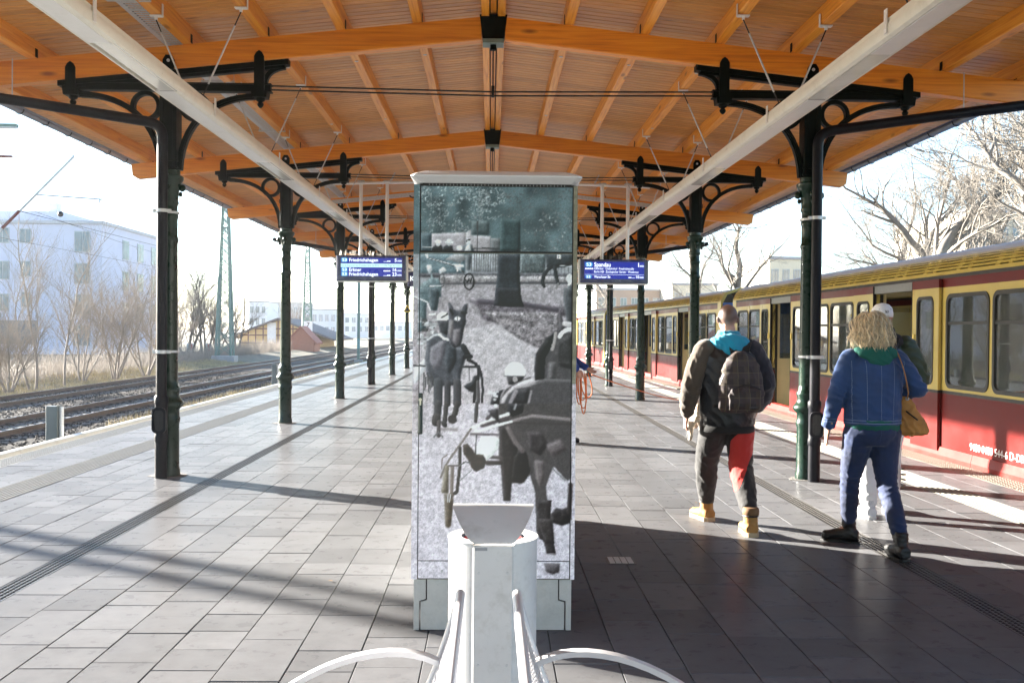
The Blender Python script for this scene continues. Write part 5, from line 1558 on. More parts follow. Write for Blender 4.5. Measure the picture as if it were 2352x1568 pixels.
    # ends: blue face inside a yellow rim
    arch = [(.0, .0), (CWID, 0), (CWID, 2.306), (CWID - .12, 2.54), (CWID - .5, 2.67), (CWID/2, 2.73), (.5, 2.67), (.12, 2.54), (0, 2.306)]
    cxa, cza = CWID/2, 1.35
    inn = [(cxa + (u - cxa)*.972, cza + (v - cza)*.965) for u, v in arch]
    for ye, dy in ((.0, 1), (CL, -1)):
        MB().prism([(u, v) for u, v in inn], lambda u, v, w: (u, w, v), min(ye + dy*.02, ye + dy*.05), max(ye + dy*.02, ye + dy*.05)).build("end_wall", BELLOWS, t)
        MB().ring2([(cxa + (u - cxa)*1.004, v + (.012 if v > 2.4 else 0)) for u, v in arch], inn, lambda u, v, w: (u, w, v), min(ye - dy*.004, ye + dy*.30), max(ye - dy*.004, ye + dy*.30)).build("end_rim", YEL, t)
        MB().prism(rrect(.75, CWID - .75, .0, 2.2, .3, 6), lambda u, v, w: (u, w, v), min(ye + dy*.019, ye - dy*.42), max(ye + dy*.019, ye - dy*.42)).build("gangway_bellows", BLACK, t)
    return t
car = make_car("nearest red and ochre train car with open doors beside the walking people")
car.location = (5.685, 4.53, 0)
cpos = [(5.685 + .01, 24.62, math.atan(.0316), "second red and ochre train car, beyond the blue gangway gap"),
        (5.05 + .03, 44.5, math.atan(.064), "farthest red and ochre train car, curving away behind the display")]
for x, y, rz, lab in cpos:
    c_ = copy_tree(car); c_.location = (x, y, 0); c_.rotation_euler.z = rz; c_["label"] = lab
NUM = M("train_number_white", (.78, .78, .76), .5, var=.05)
def side_text(txt, ynear, z, size, width, parent, mat=None):
    """reads from far (left) to near (right) on the platform face of a car"""
    me = text_mesh(txt, size, False, width)
    o = link("lettering", me, mat or NUM, parent, (-.0015, ynear, z), (R(90), 0, R(-90)))
    return o
p0 = hit(2227, 1030, X=5.68)
side_text("9480 0480 544-6 D-DB", p0.y - 4.53, .195, .125, 1.20, car)
u_ = hit(2330, 1068, X=5.68)
MB().box(-.0025, -.0005, u_.y - 4.53 - .30, u_.y - 4.53 - .2, .185, .193).build("underline", NUM, car)
# ================================================================== PEOPLE
SKIN = M("skin", (0.50, 0.27, 0.19), 0.5, var=.12, vscale=14, bump=.08, bscale=200)
def solid(mb, name, mat, parent, voxel, smooth=4, fold=None, keep_loc=None):
    """one continuous surface grown from overlapping closed pieces"""
    me = mb.mesh("tmp", fix=True)
    ob = bpy.data.objects.new("tmp", me); COL.objects.link(ob)
    r = ob.modifiers.new("r", 'REMESH'); r.mode = 'VOXEL'; r.voxel_size = voxel; r.use_smooth_shade = True
    s_ = ob.modifiers.new("s", 'SMOOTH'); s_.factor = .5; s_.iterations = smooth
    dg = bpy.context.evaluated_depsgraph_get()
    out = bpy.data.meshes.new_from_object(ob.evaluated_get(dg))
    bpy.data.objects.remove(ob); bpy.data.meshes.remove(me)
    out.name = name
    if fold:
        n = len(out.vertices); co = np.empty(n*3); out.vertices.foreach_get("co", co); co = co.reshape(-1, 3)
        nr = np.empty(n*3); out.vertices.foreach_get("normal", nr); nr = nr.reshape(-1, 3)
        d = np.array([fold(Vector(p)) for p in co])
        co = co + nr * d[:, None]
        out.vertices.foreach_set("co", co.ravel()); out.update()
    out.shade_smooth()
    return link(name, out, mat, parent)
def folds(amp, fz, fx=2.0, ns=5.0, spots=None, base=.25, seed=0.0):
    """creases that run around the limb, strongest near the joints in spots"""
    def f(p):
        w = base
        if spots:
            for (q, r) in spots:
                w = max(w, math.exp(-((p - Vector(q)).length / r) ** 2))
        ph = fz*p.z + fx*p.x + 4.5*noise.noise(p*ns + Vector((seed, 0, 0))) + 1.7*noise.noise(p*ns*2.6)
        return amp * w * (1 - 2*abs(math.sin(ph)) ** .8) + amp*.35*noise.noise(p*28)
    return f
def limb(m, pts, rs, n=14):
    m.tube(pts, rs, n)
    for p, r in zip(pts, rs): m.ell(p, r*.98, r*.98, r*.98, 12, 8)
def hand(m, wrist, d, side, curl=.5, s=1.0):
    """palm and five fingers from the wrist along d; side: -1 left, +1 right"""
    w = Vector(wrist); d = Vector(d).normalized()
    fwd = Vector((0, 1, 0)); fwd = (fwd - d*fwd.dot(d)).normalized()          # thumb side points forward
    inn = d.cross(fwd) * 1.0
    if inn.x * side > 0: inn = -inn                                            # palm faces the body
    M3 = Matrix((inn, fwd, d)).transposed()
    m.ell(w + d*.05*s, .017*s, .040*s, .052*s, 12, 8, M3)
    m.tube([w - d*.03*s, w + d*.03*s], [.025*s, .024*s], 10)
    for k, (off, ln_) in enumerate(((.030, .068), (.010, .078), (-.011, .074), (-.030, .058))):
        b = w + d*(.088 if k in (1, 2) else .082)*s + fwd*off*s
        dir_ = d; pts = [b - d*.02*s, b]
        for sg in range(3):
            a = curl*(.35 + .30*sg)
            dir_ = (d*math.cos(a*(sg + 1)*.6) + inn*math.sin(a*(sg + 1)*.6)).normalized()
            pts.append(pts[-1] + dir_*ln_*s*(.42, .33, .25)[sg])
        m.tube(pts, [.0095*s, .0095*s, .0088*s, .0082*s, .0068*s], 8)
    tb = w + d*.025*s + fwd*.030*s
    m.tube([tb - fwd*.012*s, tb + (fwd*.6 + d*.7 + inn*.3).normalized()*.035*s, tb + (fwd*.45 + d*1.0 + inn*.45).normalized()*.066*s], [.014*s, .0115*s, .008*s], 8)
def head(m, c, s=1.0, yaw=0.0, tilt=0.0):
    c = Vector(c); M3 = Matrix.Rotation(yaw, 3, 'Z') @ Matrix.Rotation(tilt, 3, 'X')
    def q(x, y, z): return c + M3 @ (Vector((x, y, z)) * s)
    m.ell(q(0, -.012, .022), .076*s, .094*s, .092*s, 18, 12, M3)
    m.ell(q(0, .022, -.03), .062*s, .074*s, .085*s, 16, 10, M3)
    m.ell(q(0, .045, -.085), .040*s, .042*s, .032*s, 12, 8, M3)
    m.ell(q(0, .10, -.022), .013*s, .018*s, .026*s, 10, 7, M3); m.ell(q(0, .112, -.036), .016*s, .013*s, .012*s, 10, 7, M3)
    for e in (-1, 1):
        m.ell(q(e*.031, .084, .012), .017*s, .012*s, .008*s, 8, 6, M3)
        m.ell(q(e*.030, .078, -.004), .014*s, .011*s, .010*s, 8, 6, M3)
        m.ell(q(e*.079, -.005, -.012), .009*s, .020*s, .031*s, 10, 8, M3)
        m.ell(q(e*.086, -.014, -.002), .007*s, .014*s, .020*s, 8, 6, M3)
    m.ell(q(0, .09, -.062), .024*s, .010*s, .006*s, 8, 6, M3); m.ell(q(0, .089, -.071), .021*s, .010*s, .007*s, 8, 6, M3)
    return q
def foot_mb(m, ankle, yaw, pitch, length=.27, w=.048, h=.085, up=.12, sole=True):
    """shoe: heel behind the ankle, toe along yaw (0 = +Y)"""
    a = Vector(ankle); Mz = Matrix.Rotation(yaw, 3, 'Z') @ Matrix.Rotation(pitch, 3, 'X')
    g0 = a.z
    def q(y, z, x=0): return a + Mz @ Vector((x, y, z))
    zb_ = -g0 if abs(pitch) < 1e-3 else -.105
    L_ = length
    prof = [(-.075, .045, .060), (-.05, .052, .075), (0, .056, .085), (.06, .056, .070), (.12, .056, .052), (L_ - .10, .050, .045), (L_ - .075, .030, .032)]
    rings = []
    for y, rx, hz in prof:
        c = q(y, zb_ + .02 + hz/2 + .004)
        rings.append((c, rx*w/.052, hz/2 + .012, Mz @ Matrix.Rotation(R(90), 3, 'X')))
    m.loft(rings, 14)
    m.tube([q(-.012, zb_ + .05), q(-.008, up)], [w*1.02, w*.98], 14)
    return q, zb_
def sole_mb(ankle, yaw, pitch, length, w, t=.026, heel=.0):
    a = Vector(ankle); Mz = Matrix.Rotation(yaw, 3, 'Z') @ Matrix.Rotation(pitch, 3, 'X')
    zb_ = -a.z if abs(pitch) < 1e-3 else -.105
    out = [(-.55, -.085), (-.9, -.06), (-1, 0), (-.85, .06), (-1.02, .13), (-.75, length - .09), (-.3, length - .062), (.3, length - .062), (.75, length - .09), (1.02, .13), (.85, .06), (1, 0), (.9, -.06), (.55, -.085)]
    m = MB()
    m.prism([(u*w*1.1, v) for u, v in out], lambda u, v, z: tuple(a + Mz @ Vector((u, v, zb_ + z))), .001, t)
    return m

def build_body(t, J, head_c, hs=1.0, yaw=0.0, tilt=0.0, curlL=.5, curlR=.5, slim=1.0):
    m = MB()
    limb(m, [J['hipL'], J['kneL'], J['ankL']], [.085*slim, .055*slim, .040]); limb(m, [J['hipR'], J['kneR'], J['ankR']], [.085*slim, .055*slim, .040])
    for s_ in 'LR':
        a = Vector(J['ank' + s_]); y = J.get('toe' + s_, 0.0)
        m.ell(a + Vector((-math.sin(y)*.06, math.cos(y)*.06, -.05)), .036, .036, .03, 10, 7); m.tube([a, a + Vector((-math.sin(y)*.11, math.cos(y)*.11, -.06))], [.038, .028], 10)
    limb(m, [J['shL'], J['elL'], J['wrL']], [.050*slim, .040*slim, .027]); limb(m, [J['shR'], J['elR'], J['wrR']], [.050*slim, .040*slim, .027])
    zs_, zh = J['shL'][2], J['hipL'][2]
    m.loft([((0, 0, zh - .06), .13*slim, .10), ((0, 0, zh + .06), .155*slim, .11), ((0, 0, zh + .2), .135*slim, .095), ((0, 0, zs_ - .16), .165*slim, .11), ((0, 0, zs_ - .02), .165*slim, .095), ((0, 0, zs_ + .05), .075, .065)], 18)
    m.tube([(0, -.01, zs_), (head_c[0], head_c[1] - .02, head_c[2] - .06)], [.060, .056], 12)
    head(m, head_c, hs, yaw, tilt)
    hand(m, J['wrL'], Vector(J['wrL']) - Vector(J['elL']) * 1.0, -1, curlL); hand(m, J['wrR'], Vector(J['wrR']) - Vector(J['elR']), 1, curlR)
    return m

def seam_mat(name, col, rough, lines, line_col, width=.0022, zr=(0.0, 9.0), var=.25, vscale=5, bump=.55, bscale=20, hem=()):
    """cloth with stitched seams at fixed x on the garment, within zr, and hems at fixed z"""
    m = M(name, col, rough, var=var, vscale=vscale, bump=bump, bscale=bscale, sheen=.15)
    nt = m.node_tree; N = nt.nodes; L = nt.links
    b = N["Principled BSDF"]; src = b.inputs["Base Color"].links[0].from_socket
    tc = N.new("ShaderNodeTexCoord"); sx = N.new("ShaderNodeSeparateXYZ"); L.new(tc.outputs["Object"], sx.inputs[0])
    acc = None
    def mth(op, a, b_=None, c=None):
        n = N.new("ShaderNodeMath"); n.operation = op
        for i, v in enumerate((a, b_, c)):
            if v is None: continue
            if isinstance(v, (int, float)): n.inputs[i].default_value = v
            else: L.new(v, n.inputs[i])
        return n.outputs[0]
    for x in lines:
        k = mth('LESS_THAN', mth('ABSOLUTE', mth('SUBTRACT', sx.outputs[0], mth('MULTIPLY_ADD', sx.outputs[2], x[1], x[0]))), width)
        acc = k if acc is None else mth('MAXIMUM', acc, k)
    if acc is not None:
        acc = mth('MULTIPLY', acc, mth('MULTIPLY', mth('GREATER_THAN', sx.outputs[2], zr[0]), mth('LESS_THAN', sx.outputs[2], zr[1])))
        dash = mth('GREATER_THAN', mth('FRACT', mth('MULTIPLY', sx.outputs[2], 60.0)), .35); acc = mth('MULTIPLY', acc, dash)
    for z in hem:
        k = mth('LESS_THAN', mth('ABSOLUTE', mth('SUBTRACT', sx.outputs[2], z)), .0025)
        acc = k if acc is None else mth('MAXIMUM', acc, k)
    mx = N.new("ShaderNodeMix"); mx.data_type = 'RGBA'; L.new(mth('MULTIPLY', acc, .45), mx.inputs[0]); L.new(src, mx.inputs[6]); mx.inputs[7].default_value = (*line_col, 1)
    L.new(mx.outputs[2], b.inputs["Base Color"])
    return m

# ------------------------------------------------------------------ man with the backpack and yellow boots
def man_boots():
    t = thing("person", "person walking away in dark jacket, turquoise hood, black and red trousers and yellow boots", "person", (1.90, 7.93, 0), R(2))
    J = dict(hipL=(-.095, 0, .89), kneL=(-.12, .20, .50), ankL=(-.085, .33, .105), hipR=(.095, 0, .89), kneR=(.105, .0, .48), ankR=(.10, -.30, .105),
             shL=(-.205, 0, 1.43), elL=(-.30, -.035, 1.15), wrL=(-.318, .05, .905), shR=(.205, 0, 1.43), elR=(.295, -.03, 1.15), wrR=(.285, .17, .945), toeL=.25, toeR=-.05)
    hc = (0, .045, 1.672)
    b = build_body(t, J, hc, 1.0, 0, -.05, .9, .8)
    scalp = M("skin_shaven", (0.50, 0.27, 0.19), 0.5, var=.12, vscale=14, bump=.1, bscale=220)
    nt = scalp.node_tree; N = nt.nodes; L = nt.links; bs = N["Principled BSDF"]; src = bs.inputs["Base Color"].links[0].from_socket
    tc = N.new("ShaderNodeTexCoord"); sx = N.new("ShaderNodeSeparateXYZ"); L.new(tc.outputs["Object"], sx.inputs[0])
    def rng_(sock, a, b_, c, d):
        r = N.new("ShaderNodeMapRange"); r.inputs[1].default_value = a; r.inputs[2].default_value = b_; r.inputs[3].default_value = c; r.inputs[4].default_value = d; L.new(sock, r.inputs[0]); return r.outputs[0]
    mm = N.new("ShaderNodeMath"); mm.operation = 'MULTIPLY'; L.new(rng_(sx.outputs[2], 1.60, 1.655, 0, .80), mm.inputs[0]); L.new(rng_(sx.outputs[1], .09, .05, 0, 1), mm.inputs[1])
    top = N.new("ShaderNodeMath"); top.operation = 'MULTIPLY'; L.new(mm.outputs[0], top.inputs[0]); L.new(rng_(sx.outputs[2], 1.735, 1.785, 1, .72), top.inputs[1])
    mx = N.new("ShaderNodeMix"); mx.data_type = 'RGBA'; L.new(top.outputs[0], mx.inputs[0]); L.new(src, mx.inputs[6]); mx.inputs[7].default_value = (.045, .030, .027, 1); L.new(mx.outputs[2], bs.inputs["Base Color"])
    solid(b, "body", scalp, t, .0080, 3)
    # trousers: dark with one red panel
    tr = MB()
    limb(tr, [(-.098, 0, .88), (-.105, .10, .70), (-.12, .195, .50), (-.105, .25, .32), (-.09, .30, .195)], [.122, .112, .098, .088, .066])
    limb(tr, [(.098, 0, .88), (.105, .02, .70), (.11, .0, .49), (.108, -.13, .32), (.10, -.255, .205)], [.122, .112, .096, .090, .068])
    tr.loft([((0, 0, .78), .16, .13), ((0, 0, .88), .205, .145), ((0, 0, .98), .195, .14)], 20)
    TR = bpy.data.materials.new("black_and_red_trousers"); TR.use_nodes = True
    nt = TR.node_tree; N = nt.nodes; L = nt.links; bs = N["Principled BSDF"]; bs.inputs["Roughness"].default_value = .85; bs.inputs["Sheen Weight"].default_value = .2
    tc = N.new("ShaderNodeTexCoord"); sx = N.new("ShaderNodeSeparateXYZ"); L.new(tc.outputs["Object"], sx.inputs[0])
    def mth(op, a, b_=None, c=None):
        n = N.new("ShaderNodeMath"); n.operation = op
        for i, v in enumerate((a, b_, c)):
            if v is None: continue
            if isinstance(v, (int, float)): n.inputs[i].default_value = v
            else: L.new(v, n.inputs[i])
        return n.outputs[0]
    low = mth('GREATER_THAN', sx.outputs[2], mth('MULTIPLY_ADD', sx.outputs[0], 1.75, .27))          # diagonal lower edge
    upp = mth('LESS_THAN', sx.outputs[2], mth('MULTIPLY_ADD', mth('POWER', mth('MAXIMUM', mth('SUBTRACT', sx.outputs[0], .005), .0001), .5), .42, .665))
    k = mth('MULTIPLY', mth('MULTIPLY', low, upp), mth('GREATER_THAN', sx.outputs[0], .012))
    mx = N.new("ShaderNodeMix"); mx.data_type = 'RGBA'; L.new(k, mx.inputs[0]); mx.inputs[6].default_value = (.009, .0085, .009, 1); mx.inputs[7].default_value = (.55, .030, .022, 1); L.new(mx.outputs[2], bs.inputs["Base Color"])
    bn_ = N.new("ShaderNodeTexNoise"); bn_.inputs["Scale"].default_value = 16; bn_.inputs["Detail"].default_value = 4; L.new(tc.outputs["Object"], bn_.inputs["Vector"]); bq = N.new("ShaderNodeBump"); bq.inputs["Strength"].default_value = .6; bq.inputs["Distance"].default_value = .012; L.new(bn_.outputs[0], bq.inputs["Height"]); L.new(bq.outputs[0], bs.inputs["Normal"])
    solid(tr, "trousers", TR, t, .0105, 5, folds(.009, 13, 22, 4.6, [((-.12, .2, .45), .13), ((.11, 0, .45), .13), ((0, 0, .80), .12), ((-.09, .28, .24), .07), ((.10, -.22, .24), .07)], .35))
    # jacket: padded body, sleeves of brown fleece
    jk = MB()
    jk.loft([((0, .0, .795), .205, .150), ((0, 0, .86), .222, .160), ((0, 0, 1.0), .232, .165), ((0, -.005, 1.2), .242, .165), ((0, -.01, 1.36), .238, .150), ((0, -.005, 1.45), .165, .115), ((0, .0, 1.50), .09, .085)], 24)
    solid(jk, "jacket", M("black_quilted_jacket", (.008, .008, .009), .45, var=.25, vscale=30, bump=.7, bscale=30), t, .0105, 4, folds(.007, 30, 30, 3, None, .6, 3))
    MB().loft([((0, 0, .765), .198, .146), ((0, 0, .775), .212, .158), ((0, 0, .815), .214, .158), ((0, 0, .825), .205, .15)], 28).build("waistband", M("black_knit", (.012, .012, .012), .9, bump=.3, bscale=300), t, smooth=True)
    sl = MB()
    limb(sl, [(-.185, 0, 1.415), (-.262, -.02, 1.28), (-.302, -.035, 1.15), (-.318, .01, 1.02), (-.320, .045, .925)], [.098, .088, .082, .078, .058])
    FL = M("brown_fleece", (.065, .046, .031), .9, var=.25, vscale=9, bump=.6, bscale=22, sheen=.3)
    solid(sl, "sleeve", FL, t, .0095, 4, folds(.0065, 24, 26, 5, [((-.30, -.03, 1.14), .14), ((-.32, .03, .98), .09)], .35, 1))
    sr = MB()
    limb(sr, [(.185, 0, 1.415), (.262, -.02, 1.28), (.298, -.03, 1.15), (.296, .07, 1.03), (.288, .14, .965)], [.098, .088, .082, .076, .058])
    solid(sr, "sleeve", M("dark_blue_sleeve", (.016, .018, .028), .85, var=.2, vscale=9, sheen=.2, bump=.6, bscale=22), t, .0095, 4, folds(.006, 24, -26, 5, [((.30, -.03, 1.14), .16)], .35, 2))
    # hood and collar
    hd_ = MB()
    hd_.loft([((0, .01, 1.43), .135, .105), ((0, .005, 1.49), .125, .10), ((0, .005, 1.545), .098, .088), ((0, .01, 1.575), .088, .08)], 20)
    hd_.ell((0, -.085, 1.475), .150, .060, .078, 16, 10); hd_.ell((0, -.115, 1.43), .085, .045, .075, 14, 9); hd_.ell((-.09, -.04, 1.485), .075, .07, .05); hd_.ell((.09, -.04, 1.485), .075, .07, .05)
    solid(hd_, "hood", M("turquoise_fleece", (.005, .27, .42), .85, var=.12, vscale=12, bump=.2, bscale=120, sheen=.2), t, .009, 3, folds(.006, 40, 40, 6, None, .6, 7))
    # boots
    BT = M("tan_nubuck_boot", (.33, .165, .04), .75, var=.2, vscale=16, bump=.15, bscale=120); SL = M("crepe_sole", (.40, .31, .19), .7, var=.15)
    for nm, an, yw in (("boot", J['ankL'], .28), ("boot", J['ankR'], -.06)):
        f = MB(); foot_mb(f, an, yw, 0, .285, .056, .09, .075)
        bo = solid(f, nm, BT, t, .0085, 3, folds(.003, 60, 10, 8, None, .6, 2))
        cl = MB(); a = Vector(an); cl.lathe([(.052, .05), (.062, .06), (.064, .085), (.060, .11), (.050, .115)], (a.x + .002, a.y - .008, a.z), 18); cl.build("boot_collar", M("brown_boot_collar", (.16, .085, .035), .8, var=.2), bo, smooth=True)
        MB().lathe([(.0595, .045), (.0625, .05), (.0595, .056)], (a.x + .001, a.y - .009, a.z), 18).build("boot_strap", BLACK, bo)
        sole_mb(an, yw, 0, .285, .055, .034).build("sole", SL, bo)
    return t
man1 = man_boots()
def place_on(p, x, y, z):
    """person-local point to the place"""
    return p.matrix_basis @ Vector((x, y, z))
# backpack
def backpack():
    PL_ = bpy.data.materials.new("plaid_canvas"); PL_.use_nodes = True
    nt = PL_.node_tree; N = nt.nodes; L = nt.links; bs = N["Principled BSDF"]; bs.inputs["Roughness"].default_value = .75
    tc = N.new("ShaderNodeTexCoord"); sx = N.new("ShaderNodeSeparateXYZ"); L.new(tc.outputs["Object"], sx.inputs[0])
    def mth(op, a, b_=None):
        n = N.new("ShaderNodeMath"); n.operation = op
        for i, v in enumerate((a, b_)):
            if v is None: continue
            if isinstance(v, (int, float)): n.inputs[i].default_value = v
            else: L.new(v, n.inputs[i])
        return n.outputs[0]
    def stripes(s, per, wd, off=0): return mth('LESS_THAN', mth('FRACT', mth('ADD', mth('MULTIPLY', s, 1/per), off)), wd)
    base = (.026, .018, .019); 
    cur = None
    for s, per, wd, off, c in ((0, .085, .42, 0, (.060, .042, .028)), (2, .095, .42, .2, (.052, .036, .036)), (0, .085, .05, .6, (.14, .115, .06)), (2, .095, .05, .75, (.12, .095, .06))):
        mx = N.new("ShaderNodeMix"); mx.data_type = 'RGBA'; L.new(mth('MULTIPLY', stripes(sx.outputs[s], per, wd, off), .75), mx.inputs[0])
        if cur is None: mx.inputs[6].default_value = (*base, 1)
        else: L.new(cur, mx.inputs[6])
        mx.inputs[7].default_value = (*c, 1); cur = mx.outputs[2]
    L.new(cur, bs.inputs["Base Color"])
    t = thing("backpack", "dark plaid backpack on the back of the person with yellow boots", "backpack", place_on(man1, .045, -.20, .94), R(2))
    m = MB()
    m.loft([((0, 0, 0), .155, .055), ((0, -.005, .035), .178, .085), ((0, -.01, .16), .184, .098), ((0, -.005, .28), .172, .092), ((-.002, .0, .38), .140, .078), ((-.004, .01, .445), .090, .060), ((-.004, .015, .475), .04, .04)], 22)
    solid(m, "pack", PL_, t, .009, 3, folds(.007, 18, 26, 5, None, .7, 4))
    p = MB(); p.loft([((.012, -.075, .022), .12, .035), ((.012, -.092, .05), .138, .042), ((.012, -.092, .15), .136, .042), ((.012, -.08, .195), .118, .030)], 18)
    solid(p, "pocket", PL_, t, .009, 3, folds(.008, 14, 40, 6, None, .8, 9))
    z_ = MB(); z_.tube([(.012 + x, -.128 + .1*x*x*8, .20 + .02*math.cos(x*22)) for x in [-.11 + .022*i for i in range(11)]], .0045, 6); z_.build("zip", BLACK, t)
    z2 = MB(); z2.tube([(-.178 + .006*i, -.045 - .006*i, .22 + .05*i*.4) for i in range(5)], .005, 6); z2.build("zip", GALV, t)
    for s_ in (-1, 1):
        st = MB(); 
        path = bezier((s_*.035, .03, .44), (s_*.09, .10, .60), (s_*.13, .22, .585), (s_*.14, .33, .50), 12) + bezier((s_*.14, .33, .50), (s_*.15, .37, .35), (s_*.17, .34, .12), (s_*.17, .06, .04), 10)[1:]
        for a, b in zip(path[:-1], path[1:]): st.bar(a, b, .055, .014, (0, 0, 1) if abs((b-a).normalized().z) < .8 else (0, 1, 0))
        st.build("strap", M("black_webbing", (.012, .012, .013), .8, bump=.3, bscale=300), t)
    MB().box(.03, .095, -.137, -.134, .045, .052).build("label_patch", M("dark_patch", (.05, .05, .05), .6), t)
    return t
backpack()

# small dog carried in front
def dog():
    FUR = M("tan_and_white_fur", (.62, .54, .44), .9, var=.12, vscale=30, bump=.9, bscale=90, dark=(.45, .22, .07, .9), dscale=7, sheen=.4)
    t = thing("dog", "small tan and white dog carried at the left side of the person with yellow boots", "dog", place_on(man1, -.20, .26, .70), R(0))
    m = MB()
    m.loft([((0, -.09, .13), .05, .05), ((0, -.06, .16), .075, .085), ((.0, .06, .22), .080, .095), ((.0, .16, .30), .070, .085), ((0, .20, .36), .05, .06)], 16)
    m.ell((0, .24, .42), .052, .062, .052); m.tube([(0, .28, .41), (0, .335, .40)], [.030, .018], 10)
    for e in (-1, 1):
        m.ell((e*.042, .225, .47), .016, .012, .034)
        m.tube([(e*.045, -.07, .15), (e*.050, -.03, .07), (e*.050, -.075, .02), (e*.050, -.05, -.015)], [.046, .030, .018, .016], 10); m.ell((e*.05, -.035, -.018), .018, .028, .012)
        m.tube([(e*.04, .15, .24), (e*.04, .19, .12), (e*.04, .20, .05)], [.032, .020, .017], 10)
    m.tube([(0, -.11, .20), (-.01, -.16, .245), (-.012, -.17, .29)], [.028, .024, .012], 8)
    solid(m, "body", FUR, t, .0075, 2, lambda p: .005*noise.noise(p*60))
    for e in (-1, 1): MB().ell((e*.024, .293, .43), .007, .006, .007).build("eye", BLACK, t)
    MB().ell((0, .338, .402), .010, .008, .008).build("nose", BLACK, t)
dog()

# ------------------------------------------------------------------ woman in denim
def woman():
    t = thing("person", "person with wavy blond hair in a blue denim jacket, jeans and black ankle boots", "person", (2.755, 7.13, 0), R(3))
    J = dict(hipL=(-.09, 0, .86), kneL=(-.095, .15, .49), ankL=(-.055, .27, .105), hipR=(.09, 0, .86), kneR=(.10, -.03, .48), ankR=(.085, -.29, .105),
             shL=(-.185, 0, 1.39), elL=(-.262, .0, 1.13), wrL=(-.285, .09, .89), shR=(.185, 0, 1.39), elR=(.318, -.055, 1.165), wrR=(.19, .18, 1.10), toeL=1.0, toeR=.0)
    hc = (-.01, .03, 1.585)
    solid(build_body(t, J, hc, .94, .05, .02, .45, .7, .95), "body", SKIN, t, .0080, 3)
    JEANS = seam_mat("dark_blue_jeans", (.006, .019, .070), .8, [(0.0, 0)], (.05, .09, .2), .002, (.78, .95), var=.35, vscale=4)
    tr = MB()
    limb(tr, [(-.092, 0, .855), (-.098, .07, .68), (-.096, .15, .49), (-.078, .20, .33), (-.063, .245, .19)], [.118, .098, .073, .068, .057])
    limb(tr, [(.092, 0, .855), (.10, .01, .68), (.10, -.03, .48), (.095, -.15, .32), (.088, -.255, .19)], [.118, .098, .074, .070, .058])
    tr.loft([((0, -.0, .76), .15, .115), ((0, -.01, .85), .192, .145), ((0, 0, .94), .185, .135)], 20)
    solid(tr, "jeans", JEANS, t, .0095, 5, folds(.006, 60, 12, 5, [((-.096, .15, .45), .13), ((.10, -.03, .44), .13), ((-.06, .25, .22), .08), ((.086, -.25, .22), .08), ((0, 0, .78), .09)], .22))
    sh = MB(); sh.loft([((0, 0, .865), .196, .146), ((0, 0, .94), .198, .150), ((0, 0, 1.0), .19, .14)], 24)
    sh.build("shirt", M("green_jersey", (.005, .10, .075), .9, var=.15, vscale=14, bump=.2, bscale=200), t, smooth=True)
    DEN = seam_mat("blue_denim_jacket", (.013, .045, .140), .8, [(0.0, 0), (-.075, -.02), (.075, .02), (-.15, -.03), (.15, .03)], (.30, .38, .50), .0022, (.93, 1.37), var=.3, vscale=5, hem=(.925, .945))
    jk = MB()
    jk.loft([((0, 0, .905), .205, .152), ((0, 0, .93), .207, .154), ((0, 0, 1.05), .205, .150), ((0, 0, 1.2), .218, .150), ((0, -.005, 1.32), .218, .135), ((0, -.005, 1.41), .150, .105), ((0, 0, 1.45), .09, .08)], 24)
    limb(jk, [(-.168, 0, 1.375), (-.232, -.005, 1.25), (-.266, .0, 1.13), (-.280, .045, 1.0), (-.287, .086, .905)], [.082, .070, .064, .058, .048])
    limb(jk, [(.168, 0, 1.375), (.25, -.03, 1.27), (.315, -.055, 1.165), (.26, .06, 1.13), (.205, .155, 1.105)], [.082, .072, .066, .058, .048])
    solid(jk, "denim_jacket", DEN, t, .0095, 5, folds(.0065, 55, 18, 4.5, [((-.266, -.035, 1.13), .13), ((.31, -.05, 1.16), .14), ((-.285, .01, .95), .07), ((0, -.14, .95), .2), ((-.17, -.05, 1.33), .09), ((.17, -.05, 1.33), .09)], .2, 5))
    cf = MB(); cf.tube([(-.2855, .072, .94), (-.2895, .093, .89)], [.0505, .0505], 18); cf.build("cuff", DEN, t, smooth=False); MB().ell((-.2875, .030, .912), .007, .004, .007).build("button", M("brass_button", (.5, .4, .2), .35, metal=.8), t)
    hd_ = MB(); hd_.loft([((0, .0, 1.40), .13, .10), ((0, 0, 1.455), .115, .095), ((0, .005, 1.50), .09, .08)], 20)
    hd_.ell((0, -.085, 1.42), .150, .050, .065, 16, 10); hd_.ell((0, -.112, 1.385), .095, .036, .062, 14, 9); hd_.ell((-.10, -.04, 1.435), .065, .06, .035); hd_.ell((.10, -.04, 1.435), .065, .06, .035)
    solid(hd_, "hood", MATS["green_jersey"], t, .009, 3, folds(.005, 38, 30, 6, None, .6, 8))
    BB = M("black_leather_boot", (.006, .006, .0065), .5, var=.3, vscale=20, bump=.3, bscale=60)
    for an, yw in ((J['ankL'], 1.05), (J['ankR'], .02)):
        f = MB(); foot_mb(f, an, yw, 0, .265, .047, .08, .085); kn = Vector(J['kneL'] if yw > .5 else J['kneR']); f.tube([Vector(an) + Vector((0, 0, .02)), Vector(an).lerp(kn, .26)], [.049, .051], 14)
        bo = solid(f, "boot", BB, t, .0082, 3, folds(.0035, 90, 20, 7, None, .6, 6))
        sole_mb(an, yw, 0, .262, .046, .016).build("sole", BLACK, bo)
    # hair: a cap and many curved locks
    HAIR = M("blond_hair", (.68, .54, .34), .45, var=.3, vscale=30, rnd=.42, sheen=.3)
    rg = random.Random(21)
    hr = MB(); C0 = Vector(hc) + Vector((0, -.012, .02))
    hr.ell(C0 + Vector((0, -.008, .005)), .092, .105, .098, 18, 12)
